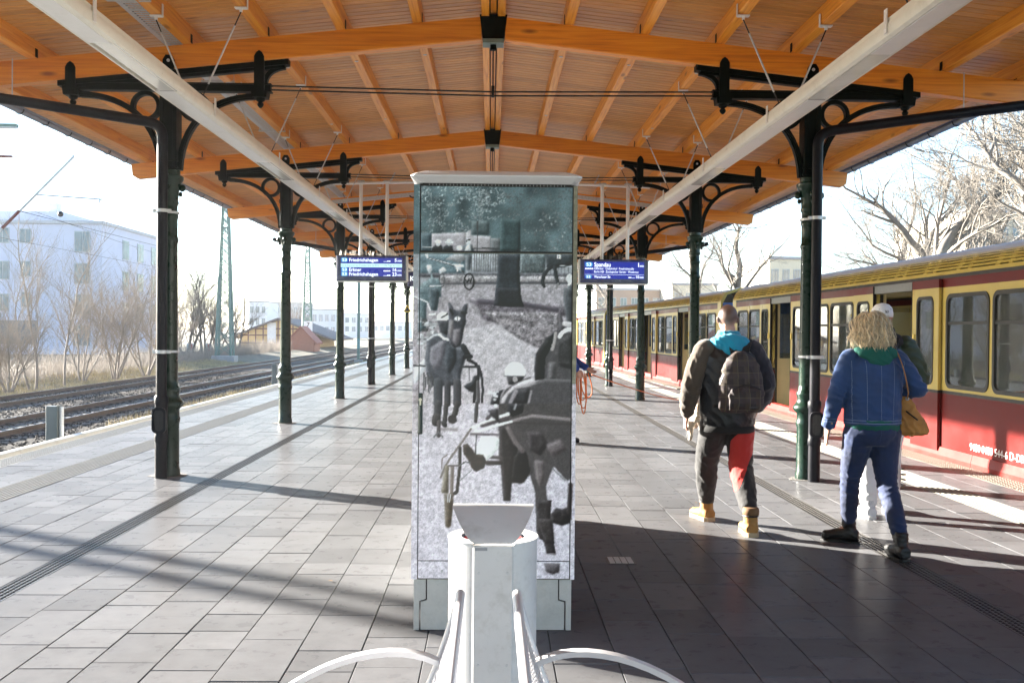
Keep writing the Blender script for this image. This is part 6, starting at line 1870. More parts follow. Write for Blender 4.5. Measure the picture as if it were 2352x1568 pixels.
    hr.loft([(C0 + Vector((0, -.03, -.16)), .085, .055), (C0 + Vector((0, -.035, -.09)), .105, .080), (C0 + Vector((0, -.02, .0)), .096, .100)], 18)
    hb = solid(hr, "hair", HAIR, t, .009, 2, folds(.008, 10, 80, 12, None, 1, 3))
    lk_ = MB()
    for i in range(1150):
        th = rg.uniform(0, 6.283); ph = math.acos(rg.uniform(-.25, .985))
        if math.sin(th) > .35 and ph > .55: continue                       # leave the face free
        fl = rg.uniform(.0, .030) if rg.random() < .9 else rg.uniform(.03, .052); ax, ay, az = .096 + fl, .108 + fl, .106 + fl*.6
        endz = hc[2] - rg.uniform(.075, .165) + (.03 if math.cos(th)**2 > .6 else 0)
        wv = rg.uniform(0, 6.28); am = rg.uniform(.005, .020); tw = rg.uniform(-.4, .4); flick = rg.uniform(-.012, .040)
        pts = []; K = 9
        for k in range(K):
            f = k/(K - 1)
            p_ = ph + f*1.5
            if p_ < 1.75:
                q = C0 + Vector((ax*math.sin(p_)*math.cos(th + tw*f), ay*math.sin(p_)*math.sin(th + tw*f), az*math.cos(p_))); last = q
            else:
                g = min(1, (p_ - 1.75)/max(.05, ph + 1.5 - 1.75)) if ph + 1.5 > 1.75 else 1
                lz = C0.z - .012
                bul = .020*math.sin(math.pi*min(1, g)) + flick*g*g
                q = C0 + Vector((math.cos(th + tw*f)*(ax + bul), math.sin(th + tw*f)*(ay*.92 + bul), 0)); q.z = C0.z + az*math.cos(1.75) + (endz - C0.z - az*math.cos(1.75))*g
            q = q + Vector((-math.sin(th), math.cos(th), 0))*am*math.sin(wv + f*9) + Vector((math.cos(th), math.sin(th), 0))*am*.7*math.cos(wv + f*8)
            pts.append(q)
        r = rg.uniform(.0016, .0044)
        lk_.tube(pts, [r*.6] + [r]*5 + [r*.9, r*.6, r*.15], 4)
    o = lk_.build("locks", HAIR, hb, smooth=True, fix=False); tag(o, kind="stuff")
    return t
wom = woman()
# handbag
def handbag():
    TAN = M("tan_suede", (.42, .19, .045), .8, var=.2, vscale=14, bump=.2, bscale=150)
    t = thing("handbag", "slouchy tan handbag hanging from the shoulder of the person in denim", "handbag", place_on(wom, .275, -.02, .83), R(-25))
    m = MB()
    m.loft([((.005, 0, 0), .085, .060), ((.01, 0, .03), .125, .082), ((.0, 0, .10), .112, .075), ((-.03, 0, .19), .080, .050), ((-.05, 0, .26), .052, .030), ((-.055, 0, .285), .02, .015)], 18)
    solid(m, "bag", TAN, t, .008, 3, folds(.007, 20, 34, 6, None, .8, 2))
    st = MB(); M3 = Matrix.Rotation(R(25), 3, 'Z')
    def L_(x, y, z): return M3 @ (Vector((x, y, z)) - Vector((.275, -.02, .83)))
    path = [L_(.225, -.075, 1.10)] + [M3 @ (p - Vector((.275, -.02, .83))) for p in bezier((.215, -.12, 1.14), (.17, -.175, 1.28), (.14, -.16, 1.42), (.135, -.02, 1.468), 10)] + [M3 @ (p - Vector((.275, -.02, .83))) for p in bezier((.135, -.02, 1.468), (.14, .12, 1.42), (.20, .14, 1.2), (.235, .07, 1.09), 8)][1:]
    for a, b in zip(path[:-1], path[1:]): st.bar(a, b, .024, .006, (1, 0, 0) if abs((b-a).normalized().x) < .7 else (0, 1, 0))
    st.build("strap", TAN, t)
    MB().ell(tuple(path[0]), .014, .014, .014).build("ring", GALV, t)
    MB().tube([(-.03, -.058, .18), (.05, -.078, .12)], .006, 6).build("zip", BLACK, t)
handbag()

# ------------------------------------------------------------------ man in green jacket and white cap
def man_green():
    t = thing("person", "person in a white cap, green bomber jacket and white trousers behind the person in denim", "person", (3.37, 8.52, 0), R(-8))
    J = dict(hipL=(-.095, 0, .92), kneL=(-.11, .02, .50), ankL=(-.13, -.16, .105), hipR=(.095, 0, .92), kneR=(.11, .14, .52), ankR=(.115, .12, .105),
             shL=(-.21, 0, 1.47), elL=(-.29, .02, 1.18), wrL=(-.24, .2, 1.05), shR=(.21, 0, 1.47), elR=(.30, -.02, 1.18), wrR=(.25, .2, 1.05), toeL=.1, toeR=-.1)
    hc = (0, .04, 1.70)
    solid(build_body(t, J, hc, 1.0, .1, -.04), "body", SKIN, t, .0080, 3)
    WT = M("white_track_trousers", (.74, .74, .75), .7, var=.06, bump=.4, bscale=20)
    tr = MB()
    limb(tr, [(-.098, 0, .90), (-.108, .02, .70), (-.115, .02, .50), (-.125, -.08, .30), (-.13, -.14, .15)], [.118, .105, .092, .088, .078]); limb(tr, [(.098, 0, .90), (.108, .08, .70), (.112, .14, .52), (.115, .13, .30), (.115, .12, .15)], [.118, .105, .092, .088, .078])
    tr.loft([((0, 0, .80), .16, .12), ((0, 0, .90), .2, .14), ((0, 0, 1.0), .19, .135)], 20)
    to = solid(tr, "trousers", WT, t, .0105, 4, folds(.006, 22, 14, 4, [((.115, .12, .22), .12), ((-.13, -.14, .22), .12), ((.11, .14, .5), .12)], .3, 4))
    for k in range(4):
        MB().bar((.185, .02 + .002*k, .40 - k*.045), (.225, .10, .385 - k*.045), .022, .012).build("stripe", BLACK, to)
    GR = M("green_bomber_nylon", (.020, .042, .017), .5, var=.2, vscale=10, bump=.6, bscale=18, sheen=.1)
    jk = MB(); jk.loft([((0, 0, .95), .195, .14), ((0, 0, 1.0), .22, .16), ((0, 0, 1.2), .238, .165), ((0, 0, 1.36), .235, .15), ((0, 0, 1.47), .16, .11), ((0, 0, 1.53), .09, .08)], 24)
    limb(jk, [(-.19, 0, 1.455), (-.262, .0, 1.31), (-.296, .02, 1.18), (-.27, .12, 1.10), (-.245, .18, 1.06)], [.098, .092, .09, .08, .055]); limb(jk, [(.19, 0, 1.455), (.268, -.01, 1.31), (.305, -.02, 1.18), (.285, .09, 1.10), (.255, .18, 1.06)], [.098, .094, .092, .082, .055])
    solid(jk, "bomber_jacket", GR, t, .0105, 4, folds(.010, 40, 14, 4, [((.30, -.02, 1.18), .2), ((-.3, .02, 1.18), .2)], .4, 6))
    hd_ = MB(); hd_.loft([((0, .0, 1.46), .14, .11), ((0, 0, 1.54), .115, .10), ((0, .01, 1.62), .092, .09)], 20); hd_.ell((0, -.08, 1.50), .16, .07, .09); hd_.ell((0, -.06, 1.59), .095, .06, .05)
    solid(hd_, "hood", M("black_hoodie", (.012, .012, .016), .9, var=.2), t, .0095, 3, folds(.006, 30, 30, 6, None, .6, 2))
    CAPW = M("white_cap_cotton", (.76, .76, .76), .8, var=.04, bump=.1, bscale=250)
    cp = MB(); cp.loft([((0, .025, 1.705), .090, .108), ((0, .022, 1.74), .0905, .108), ((0, .018, 1.785), .080, .094), ((0, .016, 1.815), .052, .060), ((0, .015, 1.826), .012, .014)], 22)
    ca = cp.build("cap", CAPW, t, smooth=True)
    vb = MB(); vb.prism([(.08*math.cos(a), .10 + .085*math.sin(a)) for a in [math.pi*i/10 for i in range(11)]], lambda u, v, w: (u, v, 1.712 + w - .25*(v - .1)**1), 0, .006); vb.build("visor", CAPW, ca)
    em_ = MB()
    for a, b in (((-.014, 1.762), (-.004, 1.745)), ((-.004, 1.745), (.004, 1.762)), ((-.014, 1.742), (.010, 1.742)), ((.012, 1.762), (.012, 1.742))):
        em_.bar((a[0] + .012, -.0885, a[1]), (b[0] + .012, -.089, b[1]), .0035, .004, (0, 1, 0))
    em_.build("cap_emblem", BLACK, ca)
    for x in (-.045, .05): MB().ell((x, -.072, 1.772), .003, .003, .003).build("eyelet", BLACK, ca)
    for an, yw in ((J['ankL'], .1), (J['ankR'], -.1)):
        f = MB(); foot_mb(f, an, yw, 0, .285, .05, .08, .05)
        bo = solid(f, "sneaker", M("white_sneaker", (.62, .63, .66), .6, var=.1, dark=(.05, .06, .09, .9), dscale=9), t, .0085, 3)
        sole_mb(an, yw, 0, .285, .05, .024).build("sole", M("white_sole", (.7, .7, .68), .6), bo)
    return t
mg = man_green()
bp2 = thing("backpack", "plain black backpack worn over the green bomber jacket", "backpack", place_on(mg, 0, -.22, 1.02), R(-8))
m = MB(); m.loft([((0, 0, 0), .13, .05), ((0, 0, .04), .155, .08), ((0, 0, .25), .15, .085), ((0, .01, .40), .11, .06), ((0, .015, .45), .05, .04)], 20)
solid(m, "pack", M("black_nylon", (.010, .010, .011), .6, var=.2), bp2, .010, 3, folds(.006, 20, 20, 5, None, .7))
for s_ in (-1, 1):
    st = MB(); path = bezier((s_*.05, .04, .42), (s_*.10, .10, .55), (s_*.13, .2, .55), (s_*.14, .36, .42), 10)
    for a, b in zip(path[:-1], path[1:]): st.bar(a, b, .05, .014)
    st.build("strap", M("black_webbing", (.012, .012, .013), .8), bp2)

# ------------------------------------------------------------------ person half hidden behind the cabinet, with an orange cord
def simple_person(label, loc, yaw, top, legs, J=None, seated=False, hairc=(.06, .035, .02), scale=1.0, vox=.011):
    t = thing("person", label, "person", loc, yaw)
    t.scale = (scale,)*3
    if J is None:
        J = dict(hipL=(-.09, 0, .88), kneL=(-.10, .03, .48), ankL=(-.10, 0, .105), hipR=(.09, 0, .88), kneR=(.10, .03, .48), ankR=(.10, 0, .105),
                 shL=(-.19, 0, 1.42), elL=(-.25, -.02, 1.15), wrL=(-.22, .14, 1.0), shR=(.19, 0, 1.42), elR=(.25, -.02, 1.15), wrR=(.22, .14, 1.0))
    zs_ = J['shL'][2]; zh = J['hipL'][2]
    hc = (0, .04, zs_ + .22)
    solid(build_body(t, J, hc), "body", SKIN, t, vox, 2)
    tr = MB()
    for s_ in 'LR': limb(tr, [J['hip' + s_], J['kne' + s_], Vector(J['ank' + s_]) + Vector((0, 0, .05))], [.108, .082, .066])
    tr.loft([((0, 0, zh - .06), .15, .12), ((0, 0, zh + .1), .18, .13)], 18)
    solid(tr, "trousers", legs, t, .013, 3)
    jk = MB(); jk.loft([((0, 0, zh - .02), .19, .14), ((0, 0, zh + .25), .2, .14), ((0, 0, zs_ - .1), .215, .14), ((0, 0, zs_ + .01), .15, .10), ((0, 0, zs_ + .07), .08, .075)], 20)
    for s_ in 'LR': limb(jk, [J['sh' + s_], J['el' + s_], Vector(J['wr' + s_]).lerp(Vector(J['el' + s_]), .12)], [.08, .066, .05])
    solid(jk, "jacket", top, t, .012, 3, folds(.007, 40, 12, 5, None, .5))
    hr = MB(); hr.ell((0, .02, hc[2] + .035), .086, .105, .088, 16, 10); hr.ell((0, -.04, hc[2] - .02), .078, .06, .09)
    cut = solid(hr, "hair", M("hair_%d" % int(hairc[0]*1000), hairc, .6, var=.3, vscale=40, bump=.6, bscale=80), t, .012, 1, lambda p: .004*noise.noise(p*50))
    for v in cut.data.vertices:
        if v.co.y > .085: v.co.y = .085 - (v.co.y - .085)*.6
    for s_ in 'LR':
        f = MB(); foot_mb(f, J['ank' + s_], 0, 0, .27, .047, .08, .05)
        solid(f, "shoe", M("black_shoe", (.012, .012, .014), .5), t, .011, 2)
    return t, J
BLUEJ = M("navy_blue_jacket", (.012, .045, .21), .75, var=.2, vscale=10)
DARKT = M("dark_trousers", (.015, .016, .02), .85, var=.2)
hp_ = hit(1358, 856, Y=13.9)
J4 = dict(hipL=(-.09, 0, .88), kneL=(-.10, .03, .48), ankL=(-.10, -.02, .105), hipR=(.09, 0, .88), kneR=(.10, .05, .48), ankR=(.10, .05, .105),
          shL=(-.19, 0, 1.42), elL=(-.16, .16, 1.16), wrL=(-.03, .36, 1.04), shR=(.19, 0, 1.42), elR=(.18, .12, 1.16), wrR=(.12, .20, 1.02))
p4, _ = simple_person("person in a blue jacket holding an orange cord, half hidden behind the cabinet", (1.00, 13.95, 0), R(-90), BLUEJ, DARKT, J4, vox=.008)
ORG = M("orange_cord", (.75, .16, .02), .55, var=.15)
cd = thing("orange_cord", "orange cord held by the person behind the cabinet and stretched towards the train", "cord", (0, 0, 0))
h0 = Vector((1.42, 13.93, .955))
end = hit(1585, 921, X=4.5)
MB().tube(bezier(h0, h0.lerp(end, .33) - Vector((0, 0, .06)), h0.lerp(end, .66) - Vector((0, 0, .10)), end, 16), .010, 6).build("stretched_length", ORG, cd, smooth=True)
for k, (dx, dz) in enumerate(((.05, .46), (.13, .40), (.10, .52), (.03, .60), (.17, .36))):
    a = Vector((1.20 + .02*k, 13.95, .98)); b = Vector((1.26 + .025*k, 13.92, .98))
    MB().tube(bezier(a, a + Vector((-dx*.4, -.02, -dz*1.25)), b + Vector((dx*1.2, .02, -dz*1.3)), b, 14), .0085, 5).build("loop", ORG, cd, smooth=True)
# passengers in the train
Jn = None
simple_person("passenger standing inside the second open train door, seen through the doorway", (6.62, 20.3, .02), R(120), M("pale_top", (.35, .28, .25), .8, var=.2), DARKT, None, hairc=(.05, .025, .015))
Jsit = dict(hipL=(-.09, 0, .50), kneL=(-.11, .42, .50), ankL=(-.11, .44, .105), hipR=(.09, 0, .50), kneR=(.11, .42, .50), ankR=(.11, .44, .105),
            shL=(-.19, -.02, 1.03), elL=(-.25, .05, .78), wrL=(-.12, .28, .66), shR=(.19, -.02, 1.03), elR=(.25, .05, .78), wrR=(.12, .28, .66))
GREYJ = M("grey_blue_coat", (.10, .14, .17), .85, var=.2)
for i, (wi, xx, yo, yaw, tp, lab) in enumerate(((3, 6.35, .30, 0, GREYJ, "seated passenger in a grey blue coat behind the large train window at right"),
                                     (2, 7.95, .30, 0, M("dark_coat", (.03, .03, .04), .85), "seated passenger in a dark coat across the aisle at the rightmost window"),
                                     (4, 6.30, .30, 0, M("olive_coat", (.06, .06, .04), .85), "seated passenger in an olive coat behind the window next to the middle door"))):
    a, b = WINS[wi]
    simple_person(lab, (xx, 4.53 + a + yo, .02), yaw, tp, DARKT, Jsit, hairc=(.03 + .02*i, .025, .018))
# ================================================================== BACKGROUND
def grow(seed, base, height, r0, spread=.55, levels=4, n0=5, lean=(0, 0), twig=.006, fork=.32, up=.25, kids=(5, 6, 5, 4), droop=0.0, crook=.16, minr=.004):
    """bare tree: returns trunk mesh builder and branch mesh builder"""
    rg = random.Random(seed); T = MB(); B = MB()
    def path(p, d, L, r, r1, n, cr):
        pts = [p]; rs = [r]
        for i in range(n):
            f = (i + 1)/n
            d = (d + Vector((rg.gauss(0, cr), rg.gauss(0, cr), rg.gauss(0, cr)*.7 + up*.12 - droop*f*.2))).normalized()
            pts.append(pts[-1] + d*(L/n)); rs.append(r + (r1 - r)*f)
        return pts, rs, d
    sides = (9, 6, 5, 4, 3, 3)
    def rec(p, d, L, r, lev):
        n = (6, 6, 5, 3, 2, 2)[min(lev, 5)]
        r1 = max(minr*.6, r*(.62 if lev == 0 else .32))
        pts, rs, dl = path(p, d, L, r, r1, n, crook*(.45 if lev == 0 else 1))
        (T if lev == 0 else B).tube(pts, rs, sides[min(lev, 5)], cap=False)
        if lev >= levels: return
        k = kids[min(lev, len(kids) - 1)]
        for i in range(k):
            f = fork + (1 - fork)*(i + rg.random()*.8)/k if lev else (fork + (1 - fork)*(i + .6*rg.random())/k)
            f = min(f, .99)
            ii = min(int(f*n), n - 1); q = pts[ii].lerp(pts[ii + 1], f*n - ii); rr = rs[ii] + (rs[ii + 1] - rs[ii])*(f*n - ii)
            dd = (pts[ii + 1] - pts[ii]).normalized()
            ax = dd.orthogonal().normalized(); ax.rotate(Matrix.Rotation(rg.uniform(0, 6.283), 3, dd))
            an = spread*rg.uniform(.65, 1.35)
            nd = (dd*math.cos(an) + ax*math.sin(an)); nd.z += up*.5; nd.normalize()
            rec(q, nd, L*rg.uniform(.48, .78)*(1 - .35*f if lev else 1 - .2*f), max(minr, rr*rg.uniform(.38, .68)), lev + 1)
        if lev <= 1:   # leader carries on
            rec(pts[-1], dl, L*.62, rs[-1], lev + 1)
    rec(Vector((0, 0, 0)), Vector((lean[0], lean[1], 1)).normalized(), height*.42, r0, 0)
    return T, B
BARK_P = M("plane_bark", (0.215, 0.195, 0.16), 0.85, var=.3, vscale=3, dark=(.12, .105, .08, .8), dscale=2.2)
TWIG_P = M("plane_twigs", (0.21, 0.185, 0.155), 0.85, var=.2)
BARK_D = M("dark_bark", (0.10, 0.085, 0.07), 0.9, var=.3, vscale=5)
TWIG_D = M("shrub_twigs", (0.15, 0.115, 0.085), 0.9, var=.2)
TWIG_T = M("pale_shrub_twigs", (0.24, 0.20, 0.16), 0.9, var=.2)
def tree(name, label, loc, builder, mt, mb_, group):
    t = thing(name, label, "tree", loc, 0, group)
    T, B = builder
    T.build("trunk", mt, t, smooth=True, fix=False); o = B.build("crown", mb_, t, smooth=True, fix=False)
    tag(o, kind="stuff")
    return t
G_R = "bare plane trees behind the train"
tree("plane_tree", "large pale bare plane tree behind the train beside the right column", (13.0, 30.8, -1.0), grow(3, None, 13.5, .27, .66, 5, lean=(.02, .0), kids=(7, 7, 6, 6, 4), fork=.42, crook=.2, minr=.007), BARK_P, TWIG_P, G_R)
tree("plane_tree", "thick leaning bare plane tree cut by the right picture edge", (12.2, 20.9, -1.0), grow(8, None, 13.5, .32, .64, 5, lean=(-.10, .02), kids=(7, 7, 6, 5, 4), fork=.40, crook=.2, minr=.007), BARK_P, TWIG_P, G_R)
tree("plane_tree", "bare plane tree rising behind the blue gap between train cars", (12.6, 51.5, -1.0), grow(14, None, 13.0, .26, .66, 4, kids=(7, 7, 7, 6), fork=.52, crook=.2), BARK_P, TWIG_P, G_R)
tree("plane_tree", "bare plane tree with leaning limbs beside the right display", (13.5, 66.0, -1.0), grow(22, None, 14.0, .28, .66, 4, lean=(.1, 0), kids=(7, 7, 6, 6), fork=.4, crook=.22), BARK_P, TWIG_P, G_R)
tree("plane_tree", "slender bare tree between the nearest and second right columns", (17.5, 44.0, -.6), grow(31, None, 12.5, .2, .62, 4, kids=(7, 7, 7, 6), fork=.45, crook=.2), BARK_P, TWIG_P, G_R)
tree("plane_tree", "bare tree low behind the train near the far right columns", (12.0, 92.0, -1.0), grow(37, None, 13.0, .3, .6, 4, kids=(5, 6, 5, 4), fork=.4, crook=.22), BARK_P, TWIG_P, G_R)
tree("plane_tree", "bare tree set back behind the large plane tree at right", (20.0, 37.0, -.6), grow(44, None, 15.0, .24, .64, 4, kids=(8, 7, 7, 6), fork=.36, crook=.2), BARK_P, TWIG_P, G_R)
tree("plane_tree", "fine twigged bare tree filling the gap above the open train doors", (16.2, 33.5, -.7), grow(58, None, 12.5, .22, .68, 4, kids=(8, 8, 7, 7), fork=.36, crook=.2), BARK_P, TWIG_P, G_R)
# twiggy scrub that forms one brown mass along the right bank
sc_ = MB(); rg = random.Random(9)
for i in range(5200):
    y = rg.uniform(26, 150); x = rg.uniform(15, 26)
    h = rg.uniform(1.5, 4.6); p = Vector((x, y, -.7)); d = Vector((rg.gauss(0, .3), rg.gauss(0, .3), 1)).normalized()
    q = p + d*h*.6; e = q + (d + Vector((rg.gauss(0, .4), rg.gauss(0, .4), .2))).normalized()*h*.5
    sc_.tube([p, q, e], [.022, .014, .004], 3, cap=False)
tag(sc_.build("scrub", TWIG_P, fix=False), "brown leafless scrub on the bank behind the train", kind="stuff")

# left side: shrubs and young trees on the verge
def shrub_tree(seed, h, n, r=.05, sp=.35, mt=TWIG_D, levels=3):
    """several stems that fan out of one stool"""
    rg = random.Random(seed); T = MB(); B = MB()
    for k in range(n):
        a = 6.283*k/n + rg.random(); ln_ = sp*rg.uniform(.3, 1.2)
        t_, b_ = grow(seed*31 + k, None, h*rg.uniform(.75, 1.15), r*rg.uniform(.6, 1.1), .52, levels, lean=(math.cos(a)*ln_, math.sin(a)*ln_), kids=(8, 7, 5), fork=.22, up=.32, crook=.15, minr=.005)
        off = Vector((math.cos(a)*.15, math.sin(a)*.15, 0))
        T.add([Vector(v) + off for v in t_.v], t_.f); B.add([Vector(v) + off for v in b_.v], b_.f)
    return T, B
G_L = "bare shrubs and trees on the left verge"
def on_verge(px, Y, z=-1.1): 
    p = hit(px, 840, Y=Y); return (p.x, Y, z)
specs = [("bare_shrub", "tall thin stemmed bare tree at the left picture edge before the pale building", 75, 43, (5, 9.8, 3, .06, .14, 3)),
         ("bare_shrub", "slender bare sapling in front of the pale building's left windows", 140, 46, (11, 9.5, 2, .065, .12, 3)),
         ("bare_shrub", "bushy bare shrub at the left picture edge above the dry grass", 20, 41, (16, 5.0, 7, .05, .6, 3)),
         ("bare_shrub", "fan shaped bare shrub with reddish twigs before the pale building", 190, 50, (23, 7.6, 6, .055, .55, 3)),
         ("bare_shrub", "wide multi-stemmed bare shrub left of the nearest downpipe", 265, 52, (29, 8.2, 7, .06, .6, 3)),
         ("bare_shrub", "bare shrub with thick slanting stem right beside the nearest downpipe", 335, 56, (35, 8.4, 6, .065, .55, 3)),
         ("bare_shrub", "low brown bare shrub half hidden by the nearest left column", 385, 60, (41, 7.5, 6, .06, .55, 3))]
for nm, lab, px, Y, (sd, h, n, r, sp, lv) in specs:
    tree(nm, lab, on_verge(px, Y), shrub_tree(sd, h, max(1, n - 1), r, sp, TWIG_T, lv), TWIG_T, TWIG_T, G_L)
for k, (px, Y, h, sd, lab) in enumerate(((432, 84, 10.5, 51, "dark bare tree just right of the nearest left column"), (468, 92, 11.0, 57, "dark spreading bare tree left of the near lattice mast"),
                                        (540, 100, 10.0, 63, "dark bare tree right behind the near lattice mast"), (500, 110, 9.0, 67, "low dark bare tree behind the near lattice mast"),
                                        (690, 165, 9.0, 71, "small bare tree beside the far lattice mast"), (670, 190, 12, 73, "faint bare tree behind the half-timbered shed"))):
    tree("bare_tree", lab, on_verge(px, Y), shrub_tree(sd, h, 4, .11, .55, TWIG_D, 3), BARK_D, TWIG_D, G_L)
hed = MB(); rg = random.Random(13)
for i in range(7000):
    y = rg.uniform(36, 130); x = -20.6 - 1.6*rg.random() - (y - 36)*.03 - 3*rg.random()**2
    h = rg.uniform(.35, 1.5); p = Vector((x, y, zv(x, y))); d = Vector((rg.gauss(0, .35), rg.gauss(0, .35), 1)).normalized()
    hed.tube([p, p + d*h*.6, p + d*h*.6 + (d + Vector((rg.gauss(0, .5), rg.gauss(0, .5), 0))).normalized()*h*.5], [.012, .008, .003], 3, cap=False)
tag(hed.build("undergrowth", TWIG_T, fix=False), "low dry undergrowth below the bare shrubs on the left verge", kind="stuff")
DRY = M("dry_grass_blade", (0.36, 0.29, 0.15), 0.9, var=.25, vscale=.8, rnd=.3)
gr = MB()
for i in range(42000):
    y = 22 + 60*rg.random()**1.4; x = -19.0 - 3.6*rg.random()
    h = rg.uniform(.06, .22); a = rg.uniform(0, 6.28); z = zv(x, y) - .01
    dx, dy = math.cos(a)*.012, math.sin(a)*.012
    gr.v += [(x - dx, y - dy, z), (x + dx, y + dy, z), (x + rg.gauss(0, .06), y + rg.gauss(0, .06), z + h)]
    n = len(gr.v); gr.f.append((n - 3, n - 2, n - 1))
for i in range(9000):                                              # weeds along the conductor rail
    y = 26 + 60*rg.random(); x = -9.4 - .9*rg.random()
    if nz3(x, y, .35, 9) < -.05: continue
    h = rg.uniform(.08, .38); a = rg.uniform(0, 6.28); z = -1.16
    dx, dy = math.cos(a)*.010, math.sin(a)*.010
    gr.v += [(x - dx, y - dy, z), (x + dx, y + dy, z), (x + rg.gauss(0, .07), y + rg.gauss(0, .07), z + h)]
    n = len(gr.v); gr.f.append((n - 3, n - 2, n - 1))
tag(gr.build("dry_grass", DRY, fix=False), "dry yellow grass on the verge beside the tracks", kind="stuff")

# ------------------------------------------------------------------ buildings
WALLW = M("pale_render", (0.54, 0.54, 0.63), 0.8, var=.05, vscale=.6)
GLZ = M("far_window_glass", (0.10, 0.15, 0.18), 0.08, var=.3, vscale=1, spec=.8)
FRM = M("window_frame_grey", (0.35, 0.37, 0.38), 0.5)
def box_building(label, x0, x1, y0, y1, z0, z1, wall, wins, roofc, parapet=.35, name="apartment_building"):
    """wins: (face, u0, u1, z0, z1); face 'S' looks towards the camera, 'E'/'W' along the tracks"""
    t = thing(name, label, "building", ((x0 + x1)/2, (y0 + y1)/2, z0))
    cx, cy = (x0 + x1)/2, (y0 + y1)/2
    MB().box(x0 - cx, x1 - cx, y0 - cy, y1 - cy, 0, z1 - z0).build("wall", wall, t)
    MB().cbox(x0 - cx - .15, x1 - cx + .15, y0 - cy - .15, y1 - cy + .15, z1 - z0 + .002, z1 - z0 + parapet, .05).build("roof", roofc, t)
    for f, a, b, c, d in wins:
        if f == 'S':
            fr = MB().box(a - cx - .08, b - cx + .08, y0 - cy - .06, y0 - cy - .001, c - z0 - .08, d - z0 + .08).build("window", FRM, t)
            mid = (a + b)/2 - cx
            for u0, u1 in ((a - cx, mid - .03), (mid + .03, b - cx)): MB().box(u0, u1, y0 - cy - .075, y0 - cy - .061, c - z0, d - z0).build("pane", GLZ, fr)
        else:
            xx, o = (x1 - cx, 1) if f == 'E' else (x0 - cx, -1)
            fr = MB().box(min(xx + o*.001, xx + o*.06), max(xx + o*.001, xx + o*.06), a - cy - .08, b - cy + .08, c - z0 - .08, d - z0 + .08).build("window", FRM, t)
            MB().box(min(xx + o*.061, xx + o*.075), max(xx + o*.061, xx + o*.075), a - cy, b - cy, c - z0, d - z0).build("pane", GLZ, fr)
    return t
YB = 91.0
cor = hit(235, 507, Y=YB)
ws_ = []
for (pa, pb, qa, qb) in ((47, 70, 527, 556), (50, 70, 601, 633), (50, 70, 672, 703), (173, 206, 533, 577), (173, 206, 606, 650), (173, 206, 677, 722), (-8, 20, 524, 556), (-6, 20, 601, 640), (-6, 20, 676, 712), (172, 206, 748, 792)):
    a = hit(pa, qb, Y=YB); b = hit(pb, qa, Y=YB); ws_.append(('S', a.x, b.x, a.z, b.z))
for k in range(3):
    for y in (96, 100, 104): ws_.append(('E', y, y + 1.5, 2.2 + 2.95*k, 3.9 + 2.95*k))
bld = box_building("large pale rendered apartment block behind the bare shrubs at left", -75, cor.x, YB, 107, -1.4, cor.z - .35, WALLW, ws_, M("parapet_grey", (.42, .42, .44), .7))
rt = hit(62, 487, Y=96); lf = hit(-30, 495, Y=96); rr_ = hit(150, 495, Y=96)
MB().box(lf.x + 55 - 55 - bld.location.x, rr_.x - bld.location.x, 95 - bld.location.y, 104 - bld.location.y, cor.z + 1.4 - .02, rt.z + 1.4).build("penthouse", WALLW, bld)
ch = hit(122, 466, Y=97)
MB().box(ch.x - .4 - bld.location.x, ch.x + .4 - bld.location.x, 97 - bld.location.y, 98 - bld.location.y, rt.z + 1.402, ch.z + 1.4).build("chimney", WALLW, bld)
# louvred dark bay low on the block
a = hit(0, 735, Y=YB); b = hit(85, 790, Y=YB)
lv = MB().box(a.x - bld.location.x, b.x - bld.location.x, YB - .2 - bld.location.y, YB - .002 - bld.location.y, b.z + 1.4, a.z + 1.4).build("louvre_bay", M("louvre_grey", (.10, .11, .12), .7), bld)

# half-timbered shed with a wide gable
OCH = M("ochre_infill", (0.52, 0.36, 0.16), 0.85, var=.08); TIM = M("brown_timber", (0.10, 0.035, 0.03), 0.8, var=.2); TILE = M("dark_roof_tile", (0.10, 0.085, 0.08), 0.8, var=.2, vscale=3)
YS = 132.0
sA, sB, sP = hit(552, 762, Y=YS), hit(768, 782, Y=YS), hit(640, 731, Y=YS)
zg = -1.2; xl_, xr_ = hit(553, 800, Y=YS).x, hit(724, 800, Y=YS).x
sh = thing("timber_shed", "half-timbered ochre shed with a wide dark gabled roof beyond the tracks", "shed", (sP.x, YS, zg))
pk = sP.z - zg - .25; ez = hit(553, 765, Y=YS).z - zg
X0, X1 = xl_ - sP.x, xr_ - sP.x
MB().prism([(X0, 0), (X1, 0), (X1, ez), (0, pk), (X0, ez)], ident, 0, 16).build("wall", OCH, sh)
for s0, s1 in (((X0 - 1.6, ez - .75), (.1, pk + .12)), ((-.1, pk + .12), (X1 + 2.6, ez - .9))):
    d = Vector(s1) - Vector(s0); n = Vector((-d.y, d.x)).normalized()*.22
    MB().prism([s0, s1, (s1[0] + n.x, s1[1] + n.y), (s0[0] + n.x, s0[1] + n.y)], ident, -.8, 17).build("roof_slope", TILE, sh)
for z in (.9, 1.9, 2.75):
    if z < pk - .3:
        w0 = X0 if z < ez else X0*(pk - z)/(pk - ez); w1 = X1 if z < ez else X1*(pk - z)/(pk - ez)
        MB().box(w0, w1, -.06, -.001, z - .08, z + .08).build("timber", TIM, sh)
for k in range(11):
    x = X0 + (X1 - X0)*k/10; zt = ez + (pk - ez)*(1 - abs(x/(X0 if x < 0 else X1)))
    MB().box(x - .07, x + .07, -.07, -.002, .0, max(.4, zt - .02)).build("timber", TIM, sh)
pnl = hit(614, 800, Y=YS).x - sP.x, hit(634, 800, Y=YS).x - sP.x
